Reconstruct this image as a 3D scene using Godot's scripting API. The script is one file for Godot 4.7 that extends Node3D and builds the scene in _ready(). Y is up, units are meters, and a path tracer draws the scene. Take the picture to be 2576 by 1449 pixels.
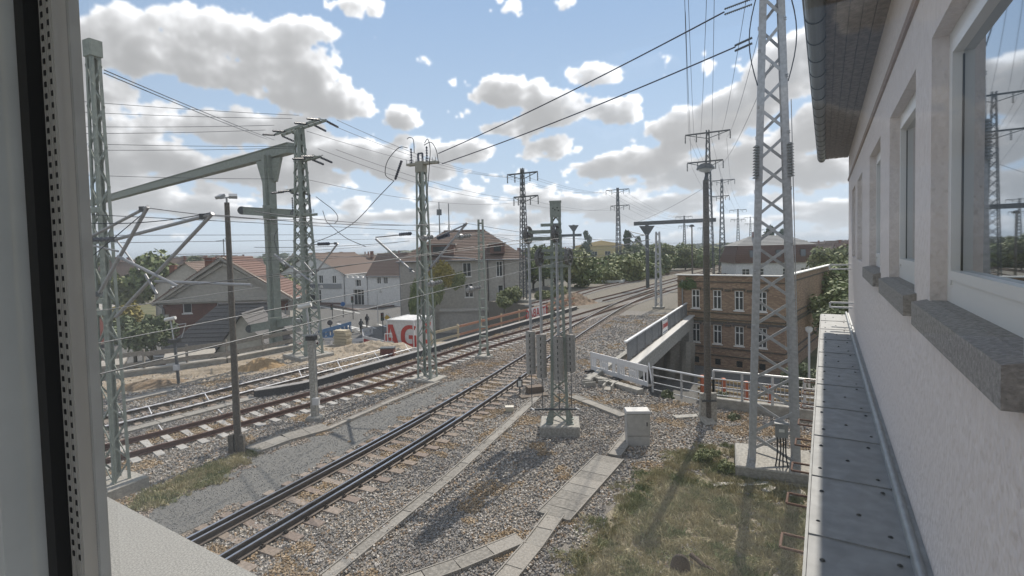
extends Node3D

# ---------------------------------------------------------------- camera model
const FPX := 1288.0
const CX := 1288.0
const EYE := Vector3(0, 6.3, 0)
const PITCH := 2.3
const ROLL := 1.4
const THETA := 31.5
var CY := 625.0 + FPX * tan(deg_to_rad(PITCH))
var CB := Basis(Vector3.RIGHT, -deg_to_rad(PITCH)) * Basis(Vector3.BACK, -deg_to_rad(ROLL))
var WD := Vector3(sin(deg_to_rad(THETA)), 0, -cos(deg_to_rad(THETA)))   # along the signal box facade
var WN := Vector3(cos(deg_to_rad(THETA)), 0, sin(deg_to_rad(THETA)))    # into the facade
var rng := RandomNumberGenerator.new()
var used := {}

func ray(px: float, py: float) -> Vector3:
	return CB * Vector3((px - CX) / FPX, -(py - CY) / FPX, -1.0)
func G(px: float, py: float, y := 0.0) -> Vector3:          # where a pixel's ray meets the level y
	var d := ray(px, py)
	return EYE + d * ((y - EYE.y) / d.y)
func D(px: float, py: float, z: float) -> Vector3:          # a point on the ray at a distance z ahead
	var d := ray(px, py)
	return EYE + d * (z / -d.z)

# ---------------------------------------------------------------- mesh builder
class MB:
	var v := PackedVector3Array()
	var n := PackedVector3Array()
	var c := PackedColorArray()
	func tri(a: Vector3, b: Vector3, d: Vector3):
		var m := (b - a).cross(d - a).normalized()
		v.append(a); v.append(d); v.append(b)
		n.append(m); n.append(m); n.append(m)
	func quad(a, b, d, e):
		tri(a, b, d); tri(a, d, e)
	func hexa(p: Array):          # 0-3 bottom ring, 4-7 top ring, counter-clockwise from above
		quad(p[3], p[2], p[1], p[0]); quad(p[4], p[5], p[6], p[7])
		for i in 4:
			var j := (i + 1) % 4
			quad(p[i], p[j], p[4 + j], p[4 + i])
	func box(o: Vector3, s: Vector3, b := Basis()):
		var h := s * 0.5
		var x := b.x * h.x
		var y := b.y * h.y
		var z := b.z * h.z
		hexa([o - x - y + z, o + x - y + z, o + x - y - z, o - x - y - z, o - x + y + z, o + x + y + z, o + x + y - z, o - x + y - z])
	func bar(a: Vector3, b: Vector3, w: float, h: float, up := Vector3.UP):
		var d := b - a
		var l := d.length()
		if l < 1e-5: return
		d /= l
		if absf(d.dot(up)) > 0.98: up = Vector3.RIGHT if absf(d.x) < 0.8 else Vector3.BACK
		var s := d.cross(up).normalized()
		box((a + b) * 0.5, Vector3(w, h, l), Basis(s, s.cross(d) * 1.0, -d))
	func angle(a: Vector3, b: Vector3, w: float, t: float, i: Vector3, j: Vector3):   # L profile, flanges along i and j
		var d := (b - a).normalized()
		i = (i - d * i.dot(d)).normalized()
		j = (j - d * j.dot(d)).normalized()
		var l := a.distance_to(b)
		var m := (a + b) * 0.5
		box(m + i * w * 0.5 + j * t * 0.5, Vector3(w, t, l), Basis(i, j, i.cross(j)))
		box(m + j * (w + t) * 0.5 + i * t * 0.5, Vector3(w - t, t, l), Basis(j, i, j.cross(i)))
	func tube(a: Vector3, b: Vector3, r := 0.02, r2 := -1.0, k := 8, caps := true):
		if r2 < 0: r2 = r
		var d := (b - a).normalized()
		var up := Vector3.UP if absf(d.y) < 0.95 else Vector3.RIGHT
		var x := d.cross(up).normalized()
		var y := x.cross(d)
		for i in k:
			var t0 := TAU * i / k
			var t1 := TAU * (i + 1) / k
			var e0 := x * cos(t0) + y * sin(t0)
			var e1 := x * cos(t1) + y * sin(t1)
			var p := [a + e0 * r, a + e1 * r, b + e1 * r2, b + e0 * r2]
			for q in [[0, 1, 2], [0, 2, 3]]:
				for m in q:
					v.append(p[m]); n.append(e0 if m == 0 or m == 3 else e1)
			if caps:
				tri(a, p[0], p[1]); tri(b, p[2], p[3])
	func lathe(o: Vector3, prof: Array, k := 12, ax := Vector3.UP):
		for i in prof.size() - 1:
			var q = prof[i]
			var s = prof[i + 1]
			if absf(q[1] - s[1]) < 1e-4:
				tube(o + ax * q[1], o + ax * (q[1] + 0.001), q[0], maxf(s[0], 0.0005), k, false)
			else:
				tube(o + ax * q[1], o + ax * s[1], maxf(q[0], 0.0005), maxf(s[0], 0.0005), k, i == 0 or i == prof.size() - 2)
	func prism(poly: PackedVector2Array, y0: float, y1: float, side := true, cap := true):
		var t := Geometry2D.triangulate_polygon(poly)
		if cap:
			for i in range(0, t.size(), 3):
				var a := poly[t[i]]
				var b := poly[t[i + 1]]
				var d := poly[t[i + 2]]
				if (b - a).cross(d - a) > 0:
					var w := b
					b = d; d = w
				tri(Vector3(a.x, y1, a.y), Vector3(b.x, y1, b.y), Vector3(d.x, y1, d.y))
		if side:
			var ccw := Geometry2D.is_polygon_clockwise(poly)
			for i in poly.size():
				var a := poly[i]
				var b := poly[(i + 1) % poly.size()]
				if ccw:
					quad(Vector3(a.x, y0, a.y), Vector3(b.x, y0, b.y), Vector3(b.x, y1, b.y), Vector3(a.x, y1, a.y))
				else:
					quad(Vector3(b.x, y0, b.y), Vector3(a.x, y0, a.y), Vector3(a.x, y1, a.y), Vector3(b.x, y1, b.y))
	func disc(o: Vector3, r: float, nrm: Vector3, t := 0.02, k := 16):
		tube(o - nrm * t * 0.5, o + nrm * t * 0.5, r, r, k)
	func insul(a: Vector3, b: Vector3, r := 0.08, k := 6):
		tube(a, b, r * 0.35, -1, 6)
		for i in k:
			var p := a.lerp(b, (i + 0.5) / k)
			var d := (b - a) / k * 0.28
			tube(p - d, p + d, r, r * 0.55, 8)
	func mesh() -> ArrayMesh:
		var arr := []
		arr.resize(Mesh.ARRAY_MAX)
		arr[Mesh.ARRAY_VERTEX] = v
		arr[Mesh.ARRAY_NORMAL] = n
		if c.size() == v.size() and c.size() > 0: arr[Mesh.ARRAY_COLOR] = c
		var m := ArrayMesh.new()
		m.add_surface_from_arrays(Mesh.PRIMITIVE_TRIANGLES, arr)
		return m

# ---------------------------------------------------------------- nodes
func numbered(s: String) -> String:
	used[s] = used.get(s, -1) + 1
	return s if used[s] == 0 else "%s_%03d" % [s, used[s]]
func tag(o, label := "", cat := "", grp := "", kind := ""):
	if label: o.set_meta("label", label)
	if cat: o.set_meta("category", cat)
	if grp: o.set_meta("group", grp)
	if kind: o.set_meta("kind", kind)
	return o
func thing(called: String, label: String, cat: String, at := Vector3.ZERO, turn := 0.0, grp := "") -> Node3D:
	var o := Node3D.new()
	o.name = numbered(called)
	add_child(o)
	o.position = at
	o.rotation.y = turn
	return tag(o, label, cat, grp)
func put(parent, called: String, mesh, mat, at := Transform3D()) -> MeshInstance3D:
	var o := MeshInstance3D.new()
	o.name = called
	o.mesh = mesh.mesh() if mesh is MB else mesh
	o.material_override = mat
	parent.add_child(o, true)
	o.transform = at
	return o
func putw(parent, called: String, mb: MB, mat) -> MeshInstance3D:   # geometry given in world places
	var o := put(parent, called, mb, mat)
	o.transform = (parent.global_transform if parent.is_inside_tree() else Transform3D()).affine_inverse()
	return o
func struct(called: String, mb, mat, parent = self) -> MeshInstance3D:
	var o := put(parent, numbered(called) if parent == self else called, mb, mat)
	if parent == self: o.set_meta("kind", "structure")
	return o
func one(called: String, label: String, cat: String, mb: MB, mat, grp := "") -> MeshInstance3D:   # a thing that is one mesh
	var a := AABB(mb.v[0], Vector3.ZERO)
	for p in mb.v: a = a.expand(p)
	var b := Vector3(a.get_center().x, a.position.y, a.get_center().z)
	for i in mb.v.size(): mb.v[i] -= b
	var o := put(self, numbered(called), mb, mat)
	o.position = b
	tag(o, label, cat, grp)
	return o
func copy(o: Node3D, called: String, at: Vector3, turn := 0.0, label := "", sc := 1.0) -> Node3D:
	var r: Node3D = o.duplicate()
	r.name = numbered(called)
	add_child(r)
	r.position = at
	r.rotation.y = turn
	r.scale = Vector3.ONE * sc
	if label: r.set_meta("label", label)
	return r

# ---------------------------------------------------------------- materials (colours are linear base colours)
var mats := {}
var nrm := {}
var grain := {}
func col(r: float, g: float, b: float) -> Color:
	return Color(r, g, b).linear_to_srgb()
func noise(fr: float, oct: int, sd := 1, type := FastNoiseLite.TYPE_SIMPLEX_SMOOTH) -> FastNoiseLite:
	var f := FastNoiseLite.new()
	f.noise_type = type
	f.frequency = fr
	f.fractal_octaves = oct
	f.seed = sd
	return f
func M(key: String, a: Color, b: Color, size := 1.0, rough := 0.9, metal := 0.0, bump := 0.0, fr := 0.02, cell := false) -> StandardMaterial3D:
	if mats.has(key): return mats[key]
	var m := StandardMaterial3D.new()
	# most surfaces share grey grain textures tinted by their colour; grounds and brickish ones have their own two-tone ramp
	var own: bool = key in ["land", "bed", "bed2", "bed3", "soil", "sand", "sand2", "earth", "rooftile", "rooftile2", "boxplaster", "granite", "rail_rust", "stump", "soffit", "sillstone"]
	var ratio := snappedf(clampf(a.get_luminance() / maxf(b.get_luminance(), .001), .35, .95), .1)
	var tk := key if own else "%s %s %s" % [ratio, fr, cell]
	if not grain.has(tk):
		var t := NoiseTexture2D.new()
		t.width = 256; t.height = 256
		t.seamless = true
		t.noise = noise(fr, 5, hash(tk) % 1000, FastNoiseLite.TYPE_CELLULAR if cell else FastNoiseLite.TYPE_SIMPLEX_SMOOTH)
		var g := Gradient.new()
		g.set_color(0, a.linear_to_srgb() if own else Color(ratio, ratio, ratio).linear_to_srgb())
		g.set_color(1, b.linear_to_srgb() if own else Color.WHITE)
		g.set_offset(0, 0.15); g.set_offset(1, 0.85)
		t.color_ramp = g
		grain[tk] = t
	m.albedo_texture = grain[tk]
	if not own: m.albedo_color = b.linear_to_srgb()
	m.uv1_triplanar = true
	m.uv1_world_triplanar = true
	m.uv1_scale = Vector3.ONE / size
	m.roughness = rough
	m.metallic = metal
	if bump > 0.0:
		var k := "%s%s" % [fr, cell]
		if not nrm.has(k):
			var u := NoiseTexture2D.new()
			u.width = 256; u.height = 256
			u.seamless = true
			u.as_normal_map = true
			u.bump_strength = 6.0
			u.noise = noise(fr * 2.0, 4, 5, FastNoiseLite.TYPE_CELLULAR if cell else FastNoiseLite.TYPE_SIMPLEX_SMOOTH)
			nrm[k] = u
		m.normal_enabled = true
		m.normal_texture = nrm[k]
		m.normal_scale = bump
	mats[key] = m
	return m
func plain(key: String, a: Color, rough := 0.6, metal := 0.0) -> StandardMaterial3D:
	if mats.has(key): return mats[key]
	var m := StandardMaterial3D.new()
	m.albedo_color = a.linear_to_srgb()
	m.roughness = rough
	m.metallic = metal
	mats[key] = m
	return m
func tinted(key: String, rough := 0.9) -> StandardMaterial3D:      # colour comes from vertices or copies
	if mats.has(key): return mats[key]
	var m := StandardMaterial3D.new()
	m.vertex_color_use_as_albedo = true
	m.roughness = rough
	mats[key] = m
	return m
func brick_mat(key: String, a: Color, b: Color, mortar: Color, bw := 0.25, bh := 0.077) -> StandardMaterial3D:   # far brickwork, single bricks under 4 pixels
	if mats.has(key): return mats[key]
	var im := Image.create(512, 512, false, Image.FORMAT_RGB8)
	var r := RandomNumberGenerator.new()
	r.seed = 7
	im.fill(mortar.linear_to_srgb())
	for j in 32:
		for i in 16:
			var t := r.randf()
			var x := i * 32 + (16 if j % 2 else 0)
			var cc := a.lerp(b, t * t).linear_to_srgb()
			im.fill_rect(Rect2i(x % 512, j * 16, 29, 13), cc)
			if x + 29 > 512: im.fill_rect(Rect2i(0, j * 16, x + 29 - 512, 13), cc)
	var m := StandardMaterial3D.new()
	im.generate_mipmaps()
	m.albedo_texture = ImageTexture.create_from_image(im)
	m.uv1_triplanar = true
	m.uv1_scale = Vector3(1.0 / (16 * bw), 1.0 / (32 * bh), 1.0 / (16 * bw))
	m.roughness = 0.95
	mats[key] = m
	return m

# ---------------------------------------------------------------- sky
func make_sky() -> ImageTexture:
	var W := 2048
	var H := 1024
	# where cumulus stands: [pixel x, pixel y, half width, half height, strength], seen ones first
	var bl := [[560, 150, 250, 100, 1.1], [330, 110, 110, 80, .95], [700, 215, 150, 60, 1.0], [840, 265, 110, 45, .95], [420, 310, 200, 60, .9], [640, 330, 160, 40, .85], [1040, 165, 75, 28, .8], [900, 25, 110, 36, .85], [800, 80, 90, 30, .85], [950, 100, 50, 24, .8],
		[1500, 190, 105, 36, 1.05], [1300, 240, 130, 46, 1.1], [1420, 285, 120, 50, 1.05], [1560, 290, 80, 42, 1.05], [1300, 330, 90, 30, .95], [1380, 380, 110, 36, .95], [1740, 330, 110, 60, 1.05], [1850, 290, 100, 52, 1.0], [1620, 410, 110, 40, 1.0], [1500, 430, 90, 34, .9], [1760, 440, 110, 40, .95], [1900, 400, 110, 50, .95],
		[1150, 215, 42, 13, .75], [1010, 300, 60, 36, 1.], [1180, 390, 80, 36, .95], [900, 400, 120, 34, .85], [1040, 440, 100, 28, .85], [560, 430, 160, 34, .85], [330, 390, 130, 50, .85], [740, 450, 110, 26, .85], [1440, 520, 110, 24, .9], [1560, 545, 90, 20, .85], [1000, 545, 110, 20, .85], [1160, 520, 90, 20, .85], [1700, 520, 110, 24, .9],
		[1990, 190, 90, 80, 1.0], [2060, 110, 60, 40, .8], [2080, 330, 90, 60, .95], [2060, 440, 110, 40, .9], [2070, 540, 100, 30, .85], [2400, 250, 160, 110, .95], [850, 560, 120, 16, .8], [600, 545, 130, 18, .8], [400, 520, 120, 20, .8], [300, 570, 120, 16, .75], [1290, 560, 90, 16, .8], [1850, 560, 110, 16, .8],
		[150, 250, 130, 90, .95], [-100, 350, 160, 90, .95], [-300, 100, 220, 110, 1.], [2700, 100, 200, 120, 1.], [1200, -300, 220, 80, .8], [300, -350, 260, 100, .9], [2000, -380, 220, 90, .9]]
	var r := RandomNumberGenerator.new()
	r.seed = 11
	var mw := 1024
	var mh := 256
	var mask := PackedFloat32Array()
	mask.resize(mw * mh)
	var spots := []
	for b in bl:
		var d := ray(b[0], b[1]).normalized()
		spots.append([atan2(d.x, -d.z), asin(d.y), b[2] / FPX * 1.0, b[3] / FPX, b[4]])
	for i in 260:                                              # the same kind of sky all round
		var az := r.randf_range(0.95, TAU - 0.95)
		var el := pow(r.randf(), 1.7) * 1.4
		var s := r.randf_range(0.04, 0.14) * (0.45 + el)
		spots.append([wrapf(az, -PI, PI), el, s * 1.7, s * 0.7, r.randf_range(0.7, 1.1)])
	for s in spots:
		var cu: float = s[0] / TAU * mw
		var cv: float = s[1] / (PI / 2) * mh
		var ru: float = s[2] / maxf(cos(s[1]), 0.2) / TAU * mw
		var rv: float = s[3] / (PI / 2) * mh
		for y in range(maxi(0, int(cv - rv * 1.4)), mini(mh, int(cv + rv * 1.4) + 2)):
			for x in range(int(cu - ru * 1.4), int(cu + ru * 1.4) + 2):
				var dx := (x - cu) / ru
				var dy := (y - cv) / rv
				if dy < 0: dy *= 1.35
				var q: float = s[4] * clampf(1.15 - dx * dx - dy * dy, 0, 1)
				var k := y * mw + posmod(x, mw)
				mask[k] = mask[k] + q * (1.0 - mask[k] * 0.55)
	var na := noise(0.009, 6, 3)
	na.fractal_gain = 0.5
	var nb := noise(0.02, 5, 9)
	nb.fractal_type = FastNoiseLite.FRACTAL_RIDGED              # turned over: round billows with creases
	nb.fractal_gain = 0.55
	var n1 := na.get_seamless_image(W, 512).get_data()
	var n2 := nb.get_seamless_image(W, 512).get_data()
	var n3 := noise(0.06, 5, 21).get_seamless_image(W, 512).get_data()
	var im := Image.create(W, H, false, Image.FORMAT_RGBF)
	im.fill_rect(Rect2i(0, 512, W, 512), Color(0.26, 0.27, 0.26))
	var den := PackedFloat32Array()
	den.resize(W * 512)
	for y in 512:                                              # how thick the cloud is in every direction
		var el := (511.5 - y) / 512.0 * PI / 2
		var fy := el / (PI / 2) * mh - 0.5
		var y0 := clampi(int(fy), 0, mh - 2)
		var ty := clampf(fy - y0, 0, 1)
		var sq := (log((0.2 + 2.4 * minf(el, 0.333)) / 0.2) / 2.4 + maxf(el - 0.333, 0.0)) * 326.0   # clouds flatten toward the horizon
		var lowc := 0.36 * smoothstep(0.40, 0.08, el)
		var yy := posmod(int(-sq), 512) * W
		for x in W:
			var fx := x * 0.5
			var x0 := int(fx)
			var tx := fx - x0
			var x1 := (x0 + 1) % mw
			var mk := lerpf(lerpf(mask[y0 * mw + x0], mask[y0 * mw + x1], tx), lerpf(mask[(y0 + 1) * mw + x0], mask[(y0 + 1) * mw + x1], tx), ty)
			var o := yy + x
			den[y * W + x] = minf(mk, 1.0) * 0.80 - 0.25 - 0.13 * (1.0 - smoothstep(0.0, 0.2, mk)) + lowc + (n1[o] / 255.0 - 0.5) * 1.15 + (0.5 - n2[o] / 255.0) * 1.0 + (n3[o] / 255.0 - 0.5) * 0.75
	for y in 512:
		var el := (511.5 - y) / 512.0 * PI / 2
		var blue := Color(0.36, 0.47, 0.60).lerp(Color(0.215, 0.325, 0.51), smoothstep(0.0, 0.62, el)).lerp(Color(0.17, 0.28, 0.49), smoothstep(0.6, 1.4, el))
		var haze := exp(-el * 9.0)
		blue = blue.lerp(Color(0.52, 0.58, 0.63), haze * 0.8)
		var st := clampf(el * 3.0, 0.35, 1.0)                  # steps toward the sun, shorter low down
		var r1 := maxi(0, y - int(4 * st)) * W
		var r2 := maxi(0, y - int(12 * st)) * W
		var r3 := maxi(0, y - int(24 * st)) * W
		for x in W:
			var d := den[y * W + x]
			var cc := blue
			if d > 0.0:
				var xs := (x + 4) % W
				var thick := maxf(den[r1 + xs], 0) * 1.5 + maxf(den[r2 + xs], 0) * 0.8 + maxf(den[r3 + xs], 0) * 0.7
				var lit := exp(-thick * 1.9)
				var thin := exp(-d * 9.0)                       # light coming through the ragged rim
				var lum := clampf(0.30 + 0.58 * lit + 0.20 * thin + minf(d, .5) * .06, 0.3, 0.92)
				cc = cc.lerp(Color(lum * 0.985, lum * 0.995, lum * 1.015), smoothstep(0.0, 0.075, d))
			if haze > 0.25: cc = cc.lerp(Color(0.52, 0.57, 0.62), (haze - 0.25) * 0.6)
			im.set_pixel(x, y, cc)
	return ImageTexture.create_from_image(im)
# ---------------------------------------------------------------- shapes shared by things
func v2(p: Vector3) -> Vector2: return Vector2(p.x, p.z)
func gpoly(px: Array, y := 0.0) -> PackedVector2Array:
	var r := PackedVector2Array()
	for p in px: r.append(v2(G(p[0], p[1], y)))
	return r
func poly(a: Array) -> PackedVector2Array:
	var r := PackedVector2Array()
	for p in a: r.append(Vector2(p[0], p[1]))
	return r
func spline(pts: PackedVector2Array, step: float) -> PackedVector2Array:
	var fine := PackedVector2Array()
	for i in pts.size() - 1:
		var a := pts[maxi(i - 1, 0)]
		var d := pts[mini(i + 2, pts.size() - 1)]
		for k in 24: fine.append(pts[i].cubic_interpolate(pts[i + 1], a, d, k / 24.0))
	fine.append(pts[-1])
	var r := PackedVector2Array([fine[0]])
	var left := step
	for i in fine.size() - 1:
		var l := fine[i].distance_to(fine[i + 1])
		var at := 0.0
		while l - at >= left:
			at += left
			r.append(fine[i].lerp(fine[i + 1], at / l))
			left = step
		left -= l - at
	return r
func dir_at(p: PackedVector2Array, i: int) -> Vector2:
	return (p[mini(i + 1, p.size() - 1)] - p[maxi(i - 1, 0)]).normalized()
func sweep(path: PackedVector2Array, off: float, y: float, prof: Array, mb: MB = null) -> MB:
	if mb == null: mb = MB.new()
	var prev := []
	for i in path.size():
		var d := dir_at(path, i)
		var s := Vector2(-d.y, d.x)
		var ring := []
		for q in prof:
			var e: Vector2 = path[i] + s * (off + q[0])
			ring.append(Vector3(e.x, y + q[1], e.y))
		if i > 0:
			for k in prof.size():
				var j := (k + 1) % prof.size()
				mb.quad(prev[k], ring[k], ring[j], prev[j])
		prev = ring
	return mb
const RAIL := [[-.07, 0], [-.07, .014], [-.011, .034], [-.011, .118], [-.036, .128], [-.034, .165], [.034, .165], [.036, .128], [.011, .118], [.011, .034], [.07, .014], [.07, 0]]
func sleeper_mesh(len := 2.6) -> MB:
	var m := MB.new()
	var ys := [[-len / 2, .15, -.12, .06, .115], [-len / 2 + .04, .15, -.12, .06, .12], [-.48, .14, -.12, .06, .11], [-.25, .12, -.12, .035, .10], [.25, .12, -.12, .035, .10], [.48, .14, -.12, .06, .11], [len / 2 - .04, .15, -.12, .06, .12], [len / 2, .15, -.12, .05, .115]]
	for i in ys.size() - 1:
		var a = ys[i]
		var b = ys[i + 1]
		m.hexa([Vector3(a[0], a[2], a[1]), Vector3(b[0], b[2], b[1]), Vector3(b[0], b[2], -b[1]), Vector3(a[0], a[2], -a[1]), Vector3(a[0], a[3], a[4]), Vector3(b[0], b[3], b[4]), Vector3(b[0], b[3], -b[4]), Vector3(a[0], a[3], -a[4])])
	return m
var sl_mesh: ArrayMesh
func track(label: String, pts: PackedVector2Array, rail_m, sl_m: Array, guard := [], shiny = null, max_sl := 300, spacing := 0.6, clips := false):
	if sl_mesh == null: sl_mesh = sleeper_mesh().mesh()
	var p := spline(pts, spacing)
	var t := thing("railway_track", label, "track", Vector3(p[0].x, 0, p[0].y))
	var coarse := PackedVector2Array()
	for i in range(0, p.size(), 2): coarse.append(p[i])
	if coarse[-1] != p[-1]: coarse.append(p[-1])
	for s in [-.755, .755]:
		var r := putw(t, "rail", sweep(coarse, s, .06, RAIL), rail_m)
		if shiny: putw(r, "running_surface", sweep(coarse, s, .06, [[-.027, .1655], [-.027, .1675], [.027, .1675], [.027, .1655]]), shiny)
	if guard.size() == 2:
		var gp := PackedVector2Array()
		for i in range(0, coarse.size()):
			if i >= guard[0] and i <= guard[1]: gp.append(coarse[i])
		for s in [-.53, .53]:
			var r := putw(t, "guard_rail", sweep(gp, s, .06, RAIL), rail_m)
			if shiny: putw(r, "running_surface", sweep(gp, s, .06, [[-.02, .1655], [-.02, .167], [.02, .167], [.02, .1655]]), shiny)
	var cl := MB.new()
	for i in mini(p.size(), max_sl):
		var d := dir_at(p, i)
		var x := Vector3(-d.y, 0, d.x)
		var z := Vector3(d.x, 0, d.y)
		var o := put(t, "sleeper", sl_mesh, sl_m[rng.randi() % sl_m.size()])
		o.global_transform = Transform3D(Basis(x, Vector3.UP, x.cross(Vector3.UP)).rotated(Vector3.UP, rng.randf_range(-.012, .012)), Vector3(p[i].x, rng.randf_range(-.006, .004), p[i].y))
		if clips:
			for s in [-.755, .755]:
				for q in [-.09, .09]:
					var c = Vector3(p[i].x, .085, p[i].y) + x * (s + q)
					cl.box(c, Vector3(.07, .045, .09), Basis(x, Vector3.UP, z))
					cl.tube(c, c + Vector3(0, .06, 0), .018, -1, 6)
	if clips: tag(putw(t, "rail_clip", cl, plain("clip", Color(.04, .032, .028), .7, .3)), "", "", "", "stuff")
	return t
func duct(label: String, a: Array, width: float, slab: float, grp := "", y := 0.0, cat := "cable duct", top := .07):
	var pts := gpoly(a, y)
	var t := thing("cable_duct", label, cat, Vector3(pts[0].x, y, pts[0].y), 0, grp)
	var ms := [M("slab1", Color(.19, .18, .16), Color(.29, .275, .25), .5, .95, 0, .4), M("slab2", Color(.17, .16, .145), Color(.27, .255, .23), .6, .95, 0, .4), M("slab3", Color(.21, .195, .175), Color(.32, .30, .27), .4, .95, 0, .4)]
	for i in pts.size() - 1:
		var l := pts[i].distance_to(pts[i + 1])
		var n := maxi(1, roundi(l / slab))
		var d := (pts[i + 1] - pts[i]) / l
		for s in [-1, 1]:                                      # side walls of the channel
			var o = Vector2(-d.y, d.x) * s * (width / 2 + .015)
			var mb := MB.new()
			mb.bar(Vector3(pts[i].x + o.x, y + .0, pts[i].y + o.y), Vector3(pts[i + 1].x + o.x, y + .0, pts[i + 1].y + o.y), .03, .12 + top)
			putw(t, "channel_wall", mb, ms[2])
		for k in n:
			var c := pts[i] + d * l * (k + .5) / n
			var mb := MB.new()
			mb.box(Vector3.ZERO, Vector3(width - .012, .06, l / n - .018))
			var o := put(t, "cover_slab", mb, ms[rng.randi() % 3])
			o.global_transform = Transform3D(Basis(Vector3.UP, atan2(d.x, d.y) + rng.randf_range(-.012, .012)) * Basis(Vector3.RIGHT, rng.randf_range(-.01, .01)), Vector3(c.x, y + top - .02 + rng.randf_range(-.006, .006), c.y))
	return t
func wire(label: String, a: Vector3, b: Vector3, sag := 0.0, r := .012, grp := "overhead wires", m = null, called := "overhead_wire"):
	var mb := MB.new()
	var n := 1 if sag == 0.0 else 14
	var prev := a
	for i in n:
		var t := (i + 1.0) / n
		var q := a.lerp(b, t) - Vector3(0, 4 * sag * t * (1 - t), 0)
		mb.tube(prev, q, r, -1, 6, false)
		prev = q
	return one(called, label, "wire", mb, m if m else plain("wire", Color(.035, .04, .055), .5, .5), grp)
func cable(label: String, pts: Array, r := .02, m = null, called := "cable", cat := "cable", grp := ""):
	var mb := MB.new()
	var prev: Vector3 = pts[0]
	for i in pts.size() - 1:
		for k in 8:
			var q: Vector3 = pts[i].cubic_interpolate(pts[i + 1], pts[maxi(i - 1, 0)], pts[mini(i + 2, pts.size() - 1)], (k + 1) / 8.0)
			mb.tube(prev, q, r, -1, 6, false)
			prev = q
	return one(called, label, cat, mb, m if m else plain("cable", Color(.03, .033, .04), .6), grp)

# a lattice mast standing at the parent's origin; legs and braces are parts of their own unless joined
func lattice(parent, w0: float, d0: float, w1: float, d1: float, h: float, n: int, leg: float, br: float, m, joined := false, cross := false, y0 := 0.0):
	var cn := func(i: int, y: float) -> Vector3:
		var t := (y - y0) / h
		return Vector3(lerpf(w0, w1, t) * .5 * (1 if i == 0 or i == 3 else -1), y, lerpf(d0, d1, t) * .5 * (1 if i < 2 else -1))
	for i in 4:
		var mb := MB.new()
		var a: Vector3 = cn.call(i, y0)
		var b: Vector3 = cn.call(i, y0 + h)
		mb.angle(a, b, leg, leg * .14, Vector3(-signf(a.x), 0, 0), Vector3(0, 0, -signf(a.z)))
		put(parent, "leg", mb, m)
	var all := MB.new()
	for f in 4:
		var g := (f + 1) % 4
		for k in n:
			var ya := y0 + h * k / n
			var yb := y0 + h * (k + 1) / n
			var one_way := (k + f) % 2 == 0
			for q in (2 if cross else 1):
				var e := one_way if q == 0 else not one_way
				var a: Vector3 = cn.call(f if e else g, ya)
				var b: Vector3 = cn.call(g if e else f, yb)
				var nrm2 := (Vector3(a.x, 0, a.z).normalized() + Vector3(b.x, 0, b.z).normalized()).normalized()
				var mb := all if joined else MB.new()
				var push := nrm2 * (br * .3 * (q * 2 - 1) - leg * .05)
				mb.bar(a + push, b + push, br * .35, br, (b - a).cross(nrm2).normalized())
				if not joined: put(parent, "brace", mb, m)
	if joined: put(parent, "bracing", all, m)
func footing(parent, w: float, d: float, h: float, m, y := 0.0, o := Vector3.ZERO):
	var mb := MB.new()
	var b := .03
	mb.hexa([Vector3(-w / 2, y - .3, d / 2) + o, Vector3(w / 2, y - .3, d / 2) + o, Vector3(w / 2, y - .3, -d / 2) + o, Vector3(-w / 2, y - .3, -d / 2) + o, Vector3(-w / 2, y + h - b, d / 2) + o, Vector3(w / 2, y + h - b, d / 2) + o, Vector3(w / 2, y + h - b, -d / 2) + o, Vector3(-w / 2, y + h - b, -d / 2) + o])
	mb.hexa([Vector3(-w / 2, y + h - b, d / 2) + o, Vector3(w / 2, y + h - b, d / 2) + o, Vector3(w / 2, y + h - b, -d / 2) + o, Vector3(-w / 2, y + h - b, -d / 2) + o, Vector3(-w / 2 + b, y + h, d / 2 - b) + o, Vector3(w / 2 - b, y + h, d / 2 - b) + o, Vector3(w / 2 - b, y + h, -d / 2 + b) + o, Vector3(-w / 2 + b, y + h, -d / 2 + b) + o])
	return put(parent, "footing", mb, m)

# ---------------------------------------------------------------- trees
var tree_meshes := []
func crown_mesh(sd: int, n: int, lobes: int, tall: float, leaf: float, c0: Color, c1: Color, cone := false) -> ArrayMesh:
	var r := RandomNumberGenerator.new()
	r.seed = sd
	var mb := MB.new()
	var cl := []
	for i in lobes:
		var d := Vector3(r.randfn(), r.randfn() * .8, r.randfn()).normalized()
		var q := d * r.randf_range(.35, .72)
		q.y *= tall
		var rad := r.randf_range(.22, .42)
		if cone:
			var y := r.randf()
			rad = lerpf(.5, .14, y) * r.randf_range(.6, 1.2)
			q = Vector3(d.x * rad * 1.0, (y * 2 - 1) * tall * .92, d.z * rad * 1.0)
		cl.append([q, rad, r.randf()])
	for i in n:
		var k = cl[r.randi() % cl.size()]
		var d := Vector3(r.randfn(), r.randfn(), r.randfn()).normalized()
		var p: Vector3 = k[0] + d * k[1] * pow(r.randf(), .35)
		var nn := (d + Vector3(r.randfn(), r.randfn() + .5, r.randfn()) * .6).normalized()
		var x := nn.cross(Vector3(r.randfn(), r.randfn(), r.randfn())).normalized() * leaf * r.randf_range(.6, 1.3)
		var y := nn.cross(x).normalized() * leaf * r.randf_range(.5, 1.0)
		mb.quad(p - x, p - y, p + x, p + y)
		var cc := c0.lerp(c1, r.randf())
		for q in 6: mb.c.append(cc)
	return mb.mesh()
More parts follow.
